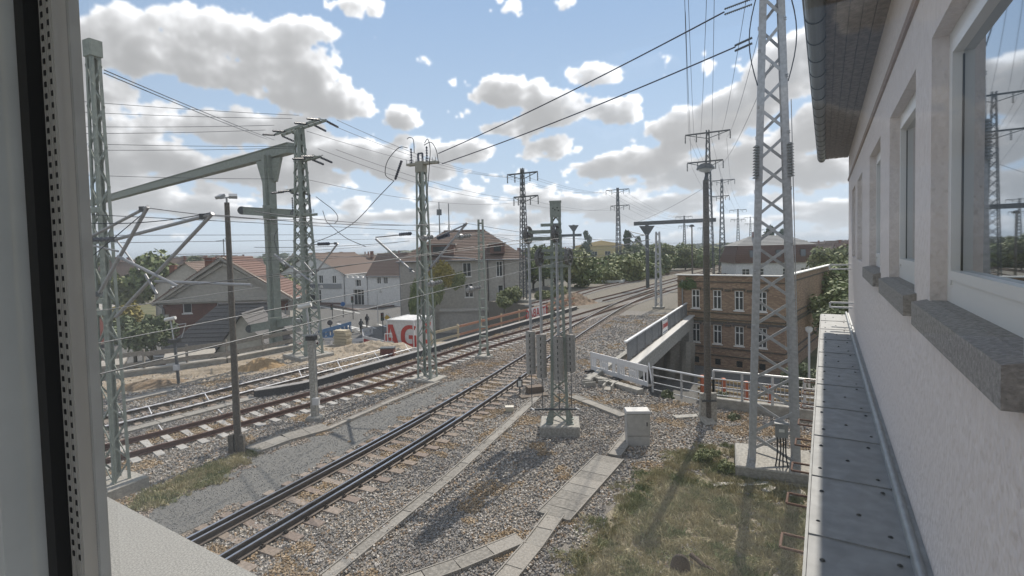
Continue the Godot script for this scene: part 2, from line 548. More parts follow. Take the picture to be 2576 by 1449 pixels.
func trunk_mesh(sd: int, h: float, spread: float) -> ArrayMesh:
	var r := RandomNumberGenerator.new()
	r.seed = sd
	var mb := MB.new()
	mb.tube(Vector3(0, -.2, 0), Vector3(.02, h * .6, .01), .07, .05, 7)
	mb.tube(Vector3(.02, h * .6, .01), Vector3(0, h * 1.1, 0), .05, .02, 6)
	for i in 7:
		var a := TAU * i / 7 + r.randf()
		var y := h * r.randf_range(.45, .8)
		var e := Vector3(cos(a) * spread * r.randf_range(.5, .9), y + r.randf_range(.25, .8), sin(a) * spread * r.randf_range(.5, .9))
		mb.tube(Vector3(0, y, 0), e * Vector3(.5, 1, .5) - Vector3(0, .12, 0), .03, .022, 5)
		mb.tube(e * Vector3(.5, 1, .5) - Vector3(0, .12, 0), e, .022, .008, 5)
	return mb.mesh()
func tree(kind: int, label: String, base: Vector3, r: float, h: float, grp := "", called := "tree", turn := 0.0):
	if tree_meshes.is_empty():
		tree_meshes = [
			crown_mesh(1, 3600, 34, .95, .085, Color(.08, .115, .04), Color(.19, .225, .085)),
			crown_mesh(2, 3600, 30, .8, .085, Color(.11, .135, .055), Color(.26, .275, .12)),
			crown_mesh(3, 2600, 40, 1.0, .075, Color(.03, .055, .028), Color(.07, .10, .05), true),
			crown_mesh(4, 2800, 26, .9, .09, Color(.17, .14, .03), Color(.30, .25, .06)),
			crown_mesh(5, 3000, 22, .75, .07, Color(.07, .095, .045), Color(.16, .19, .09)),
			crown_mesh(6, 900, 22, .9, .15, Color(.09, .11, .055), Color(.17, .19, .10))]
	var t := thing(called, label, "tree" if called != "shrub" else "shrub", base, turn, grp)
	var lm := tinted("leaf", .7)
	lm.backlight_enabled = true
	lm.backlight = Color(.16, .18, .06)
	var ty = r * ([.95, .8, 1.0, .9, .75, .9][kind] + .22)
	var k = (h - ty)                                          # height of the crown's middle
	if kind == 2: k = h * .52
	put(t, "trunk", trunk_mesh(kind + 3, k / r, .6), M("bark", Color(.05, .04, .03), Color(.10, .085, .065), .5), Transform3D(Basis().scaled(Vector3(r, r, r)), Vector3.ZERO))
	put(t, "crown", tree_meshes[kind], lm, Transform3D(Basis(Vector3.UP, turn).scaled(Vector3(r, r if kind != 2 else h * .5, r)), Vector3(0, k, 0)))
	return t

# ---------------------------------------------------------------- houses
# stepped courses make the tile rows; a..b is the eave, d..e the ridge
func slope(mb: MB, a: Vector3, b: Vector3, e: Vector3, d: Vector3, n: int, lift := .05):
	var nn := (b - a).cross(d - a).normalized()
	if nn.y < 0: nn = -nn
	for i in n:
		var t0 := float(i) / n
		var t1 := float(i + 1) / n
		var p := a.lerp(d, t0) + nn * lift
		var q := b.lerp(e, t0) + nn * lift
		var s := b.lerp(e, t1)
		var u := a.lerp(d, t1)
		mb.quad(p, q, s, u)
		mb.quad(a.lerp(d, t0), b.lerp(e, t0), q, p)
func window(parent, x: float, y: float, w: float, h: float, z: float, fm, gm, bars := 1, trans := true, sill = null, arch := false):
	# a window set in a wall that looks along +z of the parent's space
	var t := .07
	var f := MB.new()
	f.box(Vector3(x - w / 2 + t / 2, y + h / 2, z), Vector3(t, h, .07))
	f.box(Vector3(x + w / 2 - t / 2, y + h / 2, z), Vector3(t, h, .07))
	f.box(Vector3(x, y + t / 2, z), Vector3(w - 2 * t, t, .07))
	f.box(Vector3(x, y + h - t / 2, z), Vector3(w - 2 * t, t, .07))
	if arch: f.box(Vector3(x, y + h + .03, z), Vector3(w * .6, .08, .065))
	for i in bars: f.box(Vector3(x - w / 2 + w * (i + 1) / (bars + 1), y + h / 2, z + .004), Vector3(.07, h - 2 * t, .06))
	if trans: f.box(Vector3(x, y + h * .66, z + .006), Vector3(w - 2 * t, .07, .062))
	var o := put(parent, "window", f, fm)
	var g := MB.new()
	g.box(Vector3(x, y + h / 2, z - .02), Vector3(w - 2 * t, h - 2 * t, .012))
	put(o, "pane", g, gm)
	if sill:
		var s := MB.new()
		s.box(Vector3(x, y - .05, z + .06), Vector3(w + .16, .09, .2))
		put(o, "sill", s, sill)
	return o
# a wall of boxes that leaves real openings; ws: [[x, y, w, h], ...] on the +z face, from x0 to x1, y0 to y1
func holed(mb: MB, x0: float, x1: float, y0: float, y1: float, z0: float, z1: float, ws: Array):
	var xs := [x0, x1]
	var ys := [y0, y1]
	for q in ws:
		xs.append_array([q[0] - q[2] / 2, q[0] + q[2] / 2])
		ys.append_array([q[1], q[1] + q[3]])
	xs.sort(); ys.sort()
	for j in ys.size() - 1:
		if ys[j + 1] - ys[j] < .001: continue
		var run := x0
		var cells := []
		for i in xs.size() - 1:
			if xs[i + 1] - xs[i] < .001: continue
			var cx: float = (xs[i] + xs[i + 1]) / 2
			var cy: float = (ys[j] + ys[j + 1]) / 2
			var hole := false
			for q in ws:
				if absf(cx - q[0]) < q[2] / 2 and cy > q[1] and cy < q[1] + q[3]: hole = true
			if hole:
				if xs[i] - run > .001: cells.append([run, xs[i]])
				run = xs[i + 1]
		if x1 - run > .001: cells.append([run, x1])
		for c in cells:
			mb.box(Vector3((c[0] + c[1]) / 2, (ys[j] + ys[j + 1]) / 2, (z0 + z1) / 2), Vector3(c[1] - c[0], ys[j + 1] - ys[j], z1 - z0))
# house with a gable on +z: width w, length l, eaves at he, ridge at hr (all above the base)
func house(called: String, label: String, base: Vector3, turn: float, w: float, l: float, he: float, hr: float, wm, rm, front := [], side := [], fm = null, opt := {}):
	var t := thing(called, label, "house" if not opt.has("cat") else opt.cat, base, turn, opt.get("grp", ""))
	var gm = plain("pane_dark", Color(.03, .035, .04), .08, .0)
	if fm == null: fm = plain("frame_white", Color(.7, .7, .68), .5)
	var b := MB.new()
	var hip: float = opt.get("hip", 0.0)
	holed(b, -w / 2, w / 2, 0, he, -.3, 0, front)
	b.box(Vector3(0, he / 2, -l + .15), Vector3(w, he, .3))
	b.box(Vector3(-w / 2 + .15, he / 2, -l / 2), Vector3(.3, he, l - .6))
	put(t, "wall", b, wm)
	if side.size() > 0 or true:
		var sb := MB.new()
		holed(sb, .3, l - .3, 0, he, -.3, 0, side)             # the +x side, built along x and turned
		var sw := put(t, "side_wall", sb, opt.get("sm", wm), Transform3D(Basis(Vector3.UP, PI / 2), Vector3(w / 2, 0, 0)))
		for q in side: window(sw, q[0], q[1], q[2], q[3], -.12, fm, gm, q[4] if q.size() > 4 else 1, false, fm)
	for q in front: window(t, q[0], q[1], q[2], q[3], -.12, fm, gm, q[4] if q.size() > 4 else 1, q[5] if q.size() > 5 else false, fm)
	if hip == 0.0:
		var gb := MB.new()
		for z in [0.0, -l]:
			var s := -.0 if z == 0.0 else .25
			gb.tri(Vector3(-w / 2, he, z), Vector3(w / 2, he, z), Vector3(0, hr, z))
			gb.tri(Vector3(w / 2, he, z - .25 + s), Vector3(-w / 2, he, z - .25 + s), Vector3(0, hr, z - .25 + s))
		put(t, "gable", gb, opt.get("gm", wm))
	var ov: float = opt.get("ov", .35)
	var r := MB.new()
	var n := maxi(6, int(Vector2(w / 2, hr - he).length() / .34))
	var ye := he - ov * (hr - he) / (w / 2)
	var z1 := ov if hip == 0.0 else -hip
	var z2 := -l - ov if hip == 0.0 else -l + hip
	slope(r, Vector3(w / 2 + ov, ye, ov), Vector3(w / 2 + ov, ye, -l - ov), Vector3(0, hr, z2), Vector3(0, hr, z1), n)
	slope(r, Vector3(-w / 2 - ov, ye, -l - ov), Vector3(-w / 2 - ov, ye, ov), Vector3(0, hr, z1), Vector3(0, hr, z2), n)
	if hip > 0.0:
		slope(r, Vector3(-w / 2 - ov, ye, ov), Vector3(w / 2 + ov, ye, ov), Vector3(0, hr, z1), Vector3(0, hr, z1), n)
		slope(r, Vector3(w / 2 + ov, ye, -l - ov), Vector3(-w / 2 - ov, ye, -l - ov), Vector3(0, hr, z2), Vector3(0, hr, z2), n)
	for s in [-1, 1]:                                          # eave boards close the underside
		r.quad(Vector3(s * (w / 2 + ov), ye - .02, ov), Vector3(s * w / 2 * .9, ye - .02, ov), Vector3(s * w / 2 * .9, ye - .02, -l - ov), Vector3(s * (w / 2 + ov), ye - .02, -l - ov))
	r.tube(Vector3(0, hr + .04, z1), Vector3(0, hr + .04, z2), .12, -1, 8)
	var rp := put(t, "roof", r, rm)
	if not opt.has("grp"):
		for s in [-1, 1]:
			var gb2 := MB.new()
			gb2.tube(Vector3(s * (w / 2 + ov + .06), ye - .03, ov), Vector3(s * (w / 2 + ov + .06), ye - .03, -l - ov), .08, -1, 8)
			put(rp, "gutter", gb2, plain("zinc", Color(.25, .26, .27), .5, .5))
			gb2 = MB.new()
			gb2.tube(Vector3(s * (w / 2 + ov), ye - .06, .08), Vector3(s * (w / 2 - .12), ye - .5, .08), .05, -1, 6)
			gb2.tube(Vector3(s * (w / 2 - .12), ye - .5, .08), Vector3(s * (w / 2 - .12), .0, .08), .05, -1, 6)
			put(t, "downpipe", gb2, plain("zinc", Color(.25, .26, .27), .5, .5))
	for q in opt.get("chim", []):
		var cb := MB.new()
		cb.box(Vector3(q[0], q[2] - q[3] / 2, q[1]), Vector3(.7, q[3], .7))
		cb.box(Vector3(q[0], q[2] + .06, q[1]), Vector3(.85, .12, .85))
		put(rp, "chimney", cb, M("chimney", Color(.14, .05, .035), Color(.22, .09, .06), .6))
	return t
# ---------------------------------------------------------------- the place
var stone_a: Array
func ready_light():
	var cam := Camera3D.new()
	add_child(cam)
	cam.transform = Transform3D(CB, EYE)
	cam.projection = Camera3D.PROJECTION_FRUSTUM
	cam.near = 0.05
	cam.far = 8000
	cam.size = 0.05 * 1449.0 / FPX
	cam.frustum_offset = Vector2(0, -0.05 * (724.5 - CY) / FPX)
	cam.current = true
	var we := WorldEnvironment.new()
	var e := Environment.new()
	e.background_mode = Environment.BG_SKY
	e.tonemap_mode = Environment.TONE_MAPPER_LINEAR
	e.tonemap_exposure = 1.5
	e.sdfgi_enabled = true
	e.ssao_enabled = true
	e.ssil_enabled = true
	var sk := Sky.new()
	var pm := PanoramaSkyMaterial.new()
	pm.panorama = make_sky()
	sk.sky_material = pm
	e.sky = sk
	e.fog_enabled = true
	e.fog_density = 0.00035
	e.fog_light_color = Color(.80, .84, .88)
	we.environment = e
	add_child(we)
	var sun := DirectionalLight3D.new()
	var az := deg_to_rad(29.3)
	var el := deg_to_rad(47.0)
	sun.look_at_from_position(Vector3.ZERO, -Vector3(sin(az) * cos(el), sin(el), -cos(az) * cos(el)), Vector3.UP)
	sun.light_energy = 1.15
	sun.light_color = Color(1.0, .965, .91)
	sun.light_angular_distance = 0.5
	sun.shadow_enabled = true
	add_child(sun)

var near_poly := poly([[-80, 8], [-80, -2], [-50, -8], [-24.5, -23], [-21.5, -26], [-16.8, -29.6], [-14.3, -33.6], [-9, -34], [-5.6, -31.8], [5.7, -21.1], [10.5, -17.1], [30, -1], [34, 8]])
var deck_poly := poly([[-5.6, -31.8], [-4.9, -31.8], [-0.2, -39.9], [6.9, -52.2], [16, -46.4], [15.2, -44.6], [6.1, -27.4], [5.7, -21.1]])
var far_poly := poly([[6.9, -52.2], [2, -56], [-3, -62], [1, -74], [10, -95], [40, -150], [110, -260], [320, -600], [420, -560], [170, -250], [84, -150], [48, -95], [33, -68], [22, -52], [16, -46.4]])
var path_poly: PackedVector2Array
var grass_poly: PackedVector2Array
var grass2_poly: PackedVector2Array
func setting():
	var conc := M("concrete", Color(.22, .21, .19), Color(.36, .35, .32), 1.2, .95, 0, .3)
	var m := MB.new()
	m.quad(Vector3(-4000, -4.3, 400), Vector3(4000, -4.3, 400), Vector3(4000, -4.3, -5000), Vector3(-4000, -4.3, -5000))
	struct("ground", m, M("land", Color(.075, .085, .035), Color(.17, .15, .085), 30.0, 1.0))
	m = MB.new()
	m.prism(near_poly, -4.3, 0.0)
	struct("track_bed", m, M("bed", Color(.13, .115, .10), Color(.30, .28, .25), .45, 1.0, 0, 1.2, .035))
	m = MB.new()
	m.prism(far_poly, -4.3, -0.004)
	struct("far_track_bed", m, M("bed2", Color(.13, .12, .10), Color(.24, .22, .19), .9, 1.0, 0, 1.0, .05))
	m = MB.new()
	m.prism(deck_poly, -1.1, 0.002)
	struct("bridge_deck", m, M("bed3", Color(.14, .13, .12), Color(.27, .255, .235), .8, 1.0, 0, 1.0, .05))
	# street under and beside the line
	m = MB.new()
	m.prism(poly([[-60, -40], [-14, -34.2], [-5.6, -32], [11, -17.4], [40, 6], [60, 6], [60, -24], [21, -38], [2, -56], [-4, -62], [-2, -105], [-60, -190], [-90, -170], [-46, -100], [-62, -60]]), -4.3, -4.0, false)
	struct("road", m, M("asphalt", Color(.085, .085, .085), Color(.125, .123, .118), 2.5, .95, 0, .3))
	# fine gravel walkway between the tracks
	path_poly = gpoly([[300, 1345], [395, 1275], [520, 1220], [640, 1155], [830, 1085], [1000, 1010], [1115, 962], [1215, 945], [1120, 1000], [985, 1072], [830, 1160], [640, 1262], [440, 1350], [330, 1420]])
	m = MB.new()
	m.prism(path_poly, 0, .012, false)
	struct("path", m, M("finegravel", Color(.12, .118, .115), Color(.20, .198, .19), .35, 1.0, 0, .8, .05))
	grass_poly = gpoly([[1430, 1449], [1470, 1345], [1560, 1262], [1640, 1175], [1760, 1120], [1860, 1130], [1990, 1190], [2060, 1200], [2060, 1600], [1400, 1600]])
	grass2_poly = gpoly([[330, 1262], [420, 1215], [560, 1160], [640, 1128], [640, 1152], [520, 1218], [395, 1270], [340, 1290]])
	var soil := M("soil", Color(.17, .145, .10), Color(.30, .265, .20), .7, 1.0, 0, .8, .04)
	m = MB.new()
	m.prism(grass_poly, 0, .006, false)
	struct("grass_ground", m, soil)
	# retaining wall along the town side
	var wl := thing("retaining_wall", "long low concrete retaining wall behind the sandy strip beside the track", "wall", Vector3(-16.8, -4, -29.6))
	var rp := [Vector3(-30, 0, -19.8), Vector3(-24.5, 0, -23.2), Vector3(-21.6, 0, -26.2), Vector3(-16.9, 0, -29.8), Vector3(-14.5, 0, -33.9)]
	for i in rp.size() - 1:
		m = MB.new()
		m.bar(rp[i] + Vector3(0, -2.0, 0), rp[i + 1] + Vector3(0, -2.0, 0), .4, 4.5)
		putw(wl, "wall_panel", m, conc)
		m = MB.new()
		m.bar(rp[i] + Vector3(0, .28, 0), rp[i + 1] + Vector3(0, .28, 0), .5, .07)
		putw(wl, "coping", m, M("coping", Color(.33, .31, .27), Color(.46, .43, .38), .9))
func stones():
	var shapes := []
	var r := RandomNumberGenerator.new()
	r.seed = 5
	for q in 4:
		var mb := MB.new()
		var p := []
		for i in 8:
			var b := Vector3(1 if i in [1, 2, 5, 6] else -1, 1 if i > 3 else -1, 1 if i in [0, 1, 4, 5] else -1)
			p.append(b * Vector3(r.randf_range(.45, .95), r.randf_range(.35, .8), r.randf_range(.45, .95)) * .5)
		mb.hexa(p)
		shapes.append(mb.mesh())
	var patch := noise(.16, 3, 4)
	var rust := noise(.5, 3, 8)
	var tones := [Color(.355, .32, .275), Color(.265, .245, .225), Color(.155, .15, .145), Color(.47, .44, .40), Color(.32, .24, .17), Color(.39, .37, .35)]
	var hold := [[], [], [], []]
	var far := Geometry2D.merge_polygons(near_poly, deck_poly)[0]
	for band in [[-6.5, -13, 540, .047], [-13, -20, 320, .055], [-20, -29, 170, .07], [-29, -46, 55, .09]]:
		var a: float = -band[0]
		var b: float = -band[1]
		var n := int((b * b - a * a) * .5 * 1.72 * band[2])
		for i in n:
			var z := sqrt(lerpf(a * a, b * b, r.randf()))
			var x := r.randf_range(-.88, .84) * z
			var p := Vector2(x, -z)
			if not Geometry2D.is_point_in_polygon(p, far): continue
			var pj := p + Vector2(rust.get_noise_2d(x * 2, z * 2), rust.get_noise_2d(z * 2 + 9, x * 2)) * .9     # ragged edges
			var fine := Geometry2D.is_point_in_polygon(pj, path_poly)
			if fine and r.randf() < .35: continue
			var gr := Geometry2D.is_point_in_polygon(pj, grass_poly)
			if gr and (rust.get_noise_2d(x * 1.3, z * 1.3) < .12 or r.randf() < .5): continue
			# sandy strip by the wall stays without stones
			var sand := (p - Vector2(-16.8, -29.6)).dot(Vector2(.62, .78).normalized()) < 4.2 and x < -7.5 and z > 20
			if sand and r.randf() < .85: continue
			var k := patch.get_noise_2d(x, z)
			var c: Color = tones[r.randi() % 6] * r.randf_range(.65, 1.25)
			if k > .1: c = c.lerp(Color(.16, .16, .165), .45)
			var sd := .925 * (x + 6.05) + .379 * (-z + 11.4)            # metres right of the near track
			if sd < -1.2 and sd > -3.4: c = c.lerp(Color(.30, .22, .155), .45)
			var ru := rust.get_noise_2d(x * .7 + 40, z * .7)
			if ru > .28: c = c.lerp(Color(.34, .22, .09), .5)
			var s: float = band[3] * r.randf_range(.6, 1.35)
			if fine:
				s *= .42
				c = Color(.22, .22, .215) * r.randf_range(.6, 1.35)
			var bs := Basis.from_euler(Vector3(r.randf() * TAU, r.randf() * TAU, r.randf() * TAU)).scaled(Vector3(s, s, s))
			hold[r.randi() % 4].append([Transform3D(bs, Vector3(x, r.randf_range(.0, .022) if not fine else .016, -z)), c])
	for line in [gpoly([[820, 1460], [960, 1345], [1130, 1205], [1262, 1085], [1352, 1000]]), gpoly([[630, 1137], [822, 1077], [1105, 962]]), gpoly([[1240, 1500], [1340, 1380], [1398, 1300]])]:   # stones spilt over duct edges
		for i in line.size() - 1:
			var dl: Vector2 = line[i + 1] - line[i]
			var sv := Vector2(-dl.y, dl.x).normalized()
			for k in int(dl.length() * 110):
				var p: Vector2 = line[i] + dl * r.randf()
				var w := .21 - clampf(rust.get_noise_2d(p.x * 4, p.y * 4) * .55, -.05, .16) * r.randf()
				p += sv * w * (1 if r.randf() < .5 else -1)
				var s := r.randf_range(.025, .055)
				hold[r.randi() % 4].append([Transform3D(Basis.from_euler(Vector3(r.randf() * TAU, r.randf() * TAU, 0)).scaled(Vector3(s, s, s)), Vector3(p.x, .055, p.y)), tones[r.randi() % 6] * r.randf_range(.75, 1.2)])
	var bal := Node3D.new()
	bal.name = "ballast"
	add_child(bal)
	tag(bal, "loose grey and brown crushed stone between and around the tracks", "gravel", "", "stuff")
	for q in 4:
		var mm := MultiMesh.new()
		mm.transform_format = MultiMesh.TRANSFORM_3D
		mm.use_colors = true
		mm.mesh = shapes[q]
		mm.instance_count = hold[q].size()
		for i in hold[q].size():
			mm.set_instance_transform(i, hold[q][i][0])
			mm.set_instance_color(i, hold[q][i][1])
		var o := MultiMeshInstance3D.new()
		o.name = "stone"
		o.multimesh = mm
		o.material_override = tinted("stone", 1.0)
		bal.add_child(o, true)
func grass():
	var r := RandomNumberGenerator.new()
	r.seed = 15
	var tuft := []
	for q in 3:
		var mb := MB.new()
		for i in 9:
			var a := r.randf() * TAU
			var o := Vector3(cos(a), 0, sin(a)) * r.randf() * .05
			var lean := Vector3(r.randfn(), 0, r.randfn()) * .05
			var s := Vector3(-sin(a), 0, cos(a)) * .009
			var h := r.randf_range(.03, .11)
			mb.tri(o - s, o + s, o + lean + Vector3(0, h, 0))
		tuft.append(mb.mesh())
	var nn := noise(.55, 3, 31)
	for job in [[grass_poly, 52000, "dry yellowish green grass patch beside the signal box wall", "grass"], [grass2_poly, 9000, "strip of green weeds along the far edge of the gravel walkway", "weeds"]]:
		var pg: PackedVector2Array = job[0]
		var bb := Rect2(pg[0], Vector2.ZERO)
		for p in pg: bb = bb.expand(p)
		var hold := [[], [], []]
		for i in int(job[1]) / 24:                              # clumps of blades, each clump of its own tone
			var ctr := bb.position + Vector2(r.randf(), r.randf()) * bb.size
			var pj := ctr + Vector2(nn.get_noise_2d(ctr.x * 3, ctr.y * 3), nn.get_noise_2d(ctr.y * 3 + 9, ctr.x * 3)) * .8
			if not Geometry2D.is_point_in_polygon(pj, pg): continue
			var k := nn.get_noise_2d(ctr.x * 2, ctr.y * 2)
			if k < -.05 and r.randf() < .6: continue
			var tone := clampf(k * 1.6 + r.randf_range(-.35, .65), 0, 1)
			var rad := r.randf_range(.05, .17)
			var tall := r.randf_range(.5, 1.5)
			for q in 24:
				var p := ctr + Vector2(r.randfn(), r.randfn()) * rad
				var c := Color(.42, .37, .235).lerp(Color(.14, .18, .07), clampf(tone + r.randf_range(-.2, .2), 0, 1)) * r.randf_range(.7, 1.2)
				var s := r.randf_range(.6, 1.2)
				hold[r.randi() % 3].append([Transform3D(Basis(Vector3.UP, r.randf() * TAU).scaled(Vector3(s * 1.3, s * tall, s * 1.3)), Vector3(p.x, .008, p.y)), c])
		var gnode := Node3D.new()
		gnode.name = numbered("grass")
		add_child(gnode)
		tag(gnode, job[2], job[3], "", "stuff")
		for q in 3:
			var mm := MultiMesh.new()
			mm.transform_format = MultiMesh.TRANSFORM_3D
			mm.use_colors = true
			mm.mesh = tuft[q]
			mm.instance_count = hold[q].size()
			for i in hold[q].size():
				mm.set_instance_transform(i, hold[q][i][0])
				mm.set_instance_color(i, hold[q][i][1])
			var o := MultiMeshInstance3D.new()
			o.name = "blade"
			o.multimesh = mm
			o.material_override = tinted("blade", .8)
			gnode.add_child(o, true)
func tracks():
	var rust := M("rail_rust", Color(.075, .038, .03), Color(.13, .07, .055), .3, .8)
	var dark := M("rail_dark", Color(.055, .045, .04), Color(.11, .088, .075), .3, .6, .3)
	var shine := plain("rail_shine", Color(.55, .55, .57), .28, 1.0)
	var brown := [M("sl_b1", Color(.17, .135, .11), Color(.27, .22, .18), .5), M("sl_b2", Color(.20, .165, .135), Color(.31, .26, .22), .5), M("sl_b3", Color(.15, .12, .095), Color(.25, .20, .17), .4)]
	var pale := [M("sl_p1", Color(.31, .305, .29), Color(.43, .42, .40), .5), M("sl_p2", Color(.27, .265, .25), Color(.39, .38, .365), .5)]
	var A := PackedVector2Array([Vector2(-10.4, -2.4), Vector2(-6.05, -11.4), Vector2(-3.4, -17.05), Vector2(-1.05, -22.7), Vector2(0.75, -27.4), Vector2(3.95, -35.8), Vector2(9.6, -49.6), Vector2(14.3, -59.6), Vector2(20.5, -71.2)])
	var B := PackedVector2Array([Vector2(-21, -7.2), Vector2(-13, -15.9), Vector2(-10, -19.7), Vector2(-6.55, -24.7), Vector2(-2.1, -32.4), Vector2(2.7, -39.8), Vector2(11.2, -53.6), Vector2(21.4, -70.4), Vector2(40, -100), Vector2(76, -156), Vector2(130, -240)])
	var C := PackedVector2Array([Vector2(-22.5, -11.8), Vector2(-15.4, -19.2), Vector2(-12.2, -24.0), Vector2(-10.1, -27.4)])
	var E := PackedVector2Array([Vector2(2.5, -56), Vector2(8, -66), Vector2(14.9, -79.6), Vector2(35.7, -112.2), Vector2(56.3, -141.5), Vector2(100, -206)])
	var F := PackedVector2Array([Vector2(9.5, -58), Vector2(17, -70), Vector2(37.5, -104.5), Vector2(66, -148), Vector2(110, -212)])
	track("near railway track with guard rails between polished running rails on brown sleepers", A, dark, brown, [0, 15], shine, 140, .6, true)
	track("middle railway track with rusty red rails on pale concrete sleepers", B, rust, pale, [], null, 160, .62)
	track("dismantled railway track ending short of the sandy bank, dark rails on brown sleepers", C, dark, brown, [], null, 60, .64)
	track("distant railway track nearest the hedge beyond the bridge", E, rust, pale, [], null, 90, .65)
	track("distant railway track between the hedge side track and the rusty main track", F, rust, pale, [], null, 90, .65)
	# white coated rods clipped along the dismantled track
	var wm := plain("white_pvc", Color(.72, .72, .74), .35)
	for s in [-.66, .86]:
		var mb := MB.new()
		var c2 := PackedVector2Array([Vector2(-22.5, -11.8), Vector2(-15.4, -19.2), Vector2(-12.2, -24.0), Vector2(-10.1, -27.4), Vector2(-8.5, -30), Vector2(-7.1, -32.4)])
		var p := spline(c2, .22)
		for i in p.size() - 1:
			var d := dir_at(p, i)
			var o = Vector2(-d.y, d.x) * s
			mb.tube(Vector3(p[i].x + o.x, .2, p[i].y + o.y), Vector3(p[i + 1].x + o.x, .2, p[i + 1].y + o.y), .04 if i % 2 else .024, .024 if i % 2 else .04, 6, false)
		one("sheathed_cable", "white ribbed cable sheath running along a rail of the dismantled track", "cable", mb, wm, "ribbed sheaths on the dismantled track")
	for q in [[752, 932, 780, 975], [849, 910, 880, 950], [942, 887, 980, 928], [515, 990, 560, 1040], [1019, 866, 1050, 902], [372, 1020, 410, 1085]]:
		var a := G(q[0], q[1], .2)
		var b := G(q[2], q[3], .06)
		cable("thin white earthing cable looping from the dismantled track onto the ballast", [a, a.lerp(b, .3) - Vector3(0, .1, 0), a.lerp(b, .6) - Vector3(0, .08, 0), b], .022, wm, "earthing_cable", "cable", "white earthing cables")
	# dark trough beam along the bridge edge
	var tb := thing("edge_beam", "long dark steel trough lying between the rusty track and the town side", "beam", Vector3(-8.1, 0, -25.8))
	var ep := PackedVector2Array([v2(G(640, 1003)), Vector2(-9.6, -23.5), Vector2(-8.2, -25.9), Vector2(-5.9, -29.7), Vector2(-4.7, -31.8), Vector2(-0.1, -39.7), Vector2(6.6, -51.4)])
	putw(tb, "trough", sweep(spline(ep, 1.0), -.1, .0, [[-.16, 0], [-.16, .34], [.16, .34], [.16, 0]]), M("trough", Color(.035, .036, .04), Color(.07, .07, .075), .6, .7))
	putw(tb, "lip", sweep(spline(ep, 1.0), -.1, .34, [[-.19, 0], [-.19, .03], [.19, .03], [.19, 0]]), M("trough_lip", Color(.20, .20, .20), Color(.30, .29, .28), .6, .7))
	# cable ducts
	duct("narrow concrete cable duct between the near track and the grey tensioning mast", [[820, 1460], [960, 1345], [1130, 1205], [1262, 1085], [1352, 1000]], .27, .95, "", 0.0, "cable duct", .045)
	duct("stepped concrete cable duct running to the grey cabinet", [[1240, 1500], [1340, 1380], [1398, 1300]], .38, .8)
	duct("wide concrete cable duct section with broad cover slabs below the cabinet", [[1392, 1306], [1535, 1155]], .80, .42)
	duct("narrow concrete cable duct from the wide slabs to the cabinet", [[1545, 1150], [1592, 1088]], .36, .5)
	duct("concrete cable duct branching off flat across the gravel toward the window", [[980, 1490], [1150, 1428], [1310, 1362]], .36, .8)
	duct("narrow concrete cable duct from the white barrier toward the cabinet", [[1440, 1000], [1500, 1022], [1570, 1050]], .4, .8)
	duct("wide pale slabs on the duct beside the dark floodlight pole", [[630, 1137], [718, 1105], [822, 1077]], .75, .7)
	duct("long narrow kerb of pale slabs along the gravel walkway", [[822, 1084], [960, 1022], [1105, 962]], .22, 1.0)
	duct("row of pale slabs between the dismantled and the rusty track", [[300, 1092], [400, 1066], [520, 1035], [640, 1003]], .5, .8)
	duct("short pale slab row at the near end of the sandy strip", [[310, 1012], [360, 1000], [440, 982]], .6, .7)
	for q in [[1630, 1006], [1655, 1016], [1700, 1024]]: pass
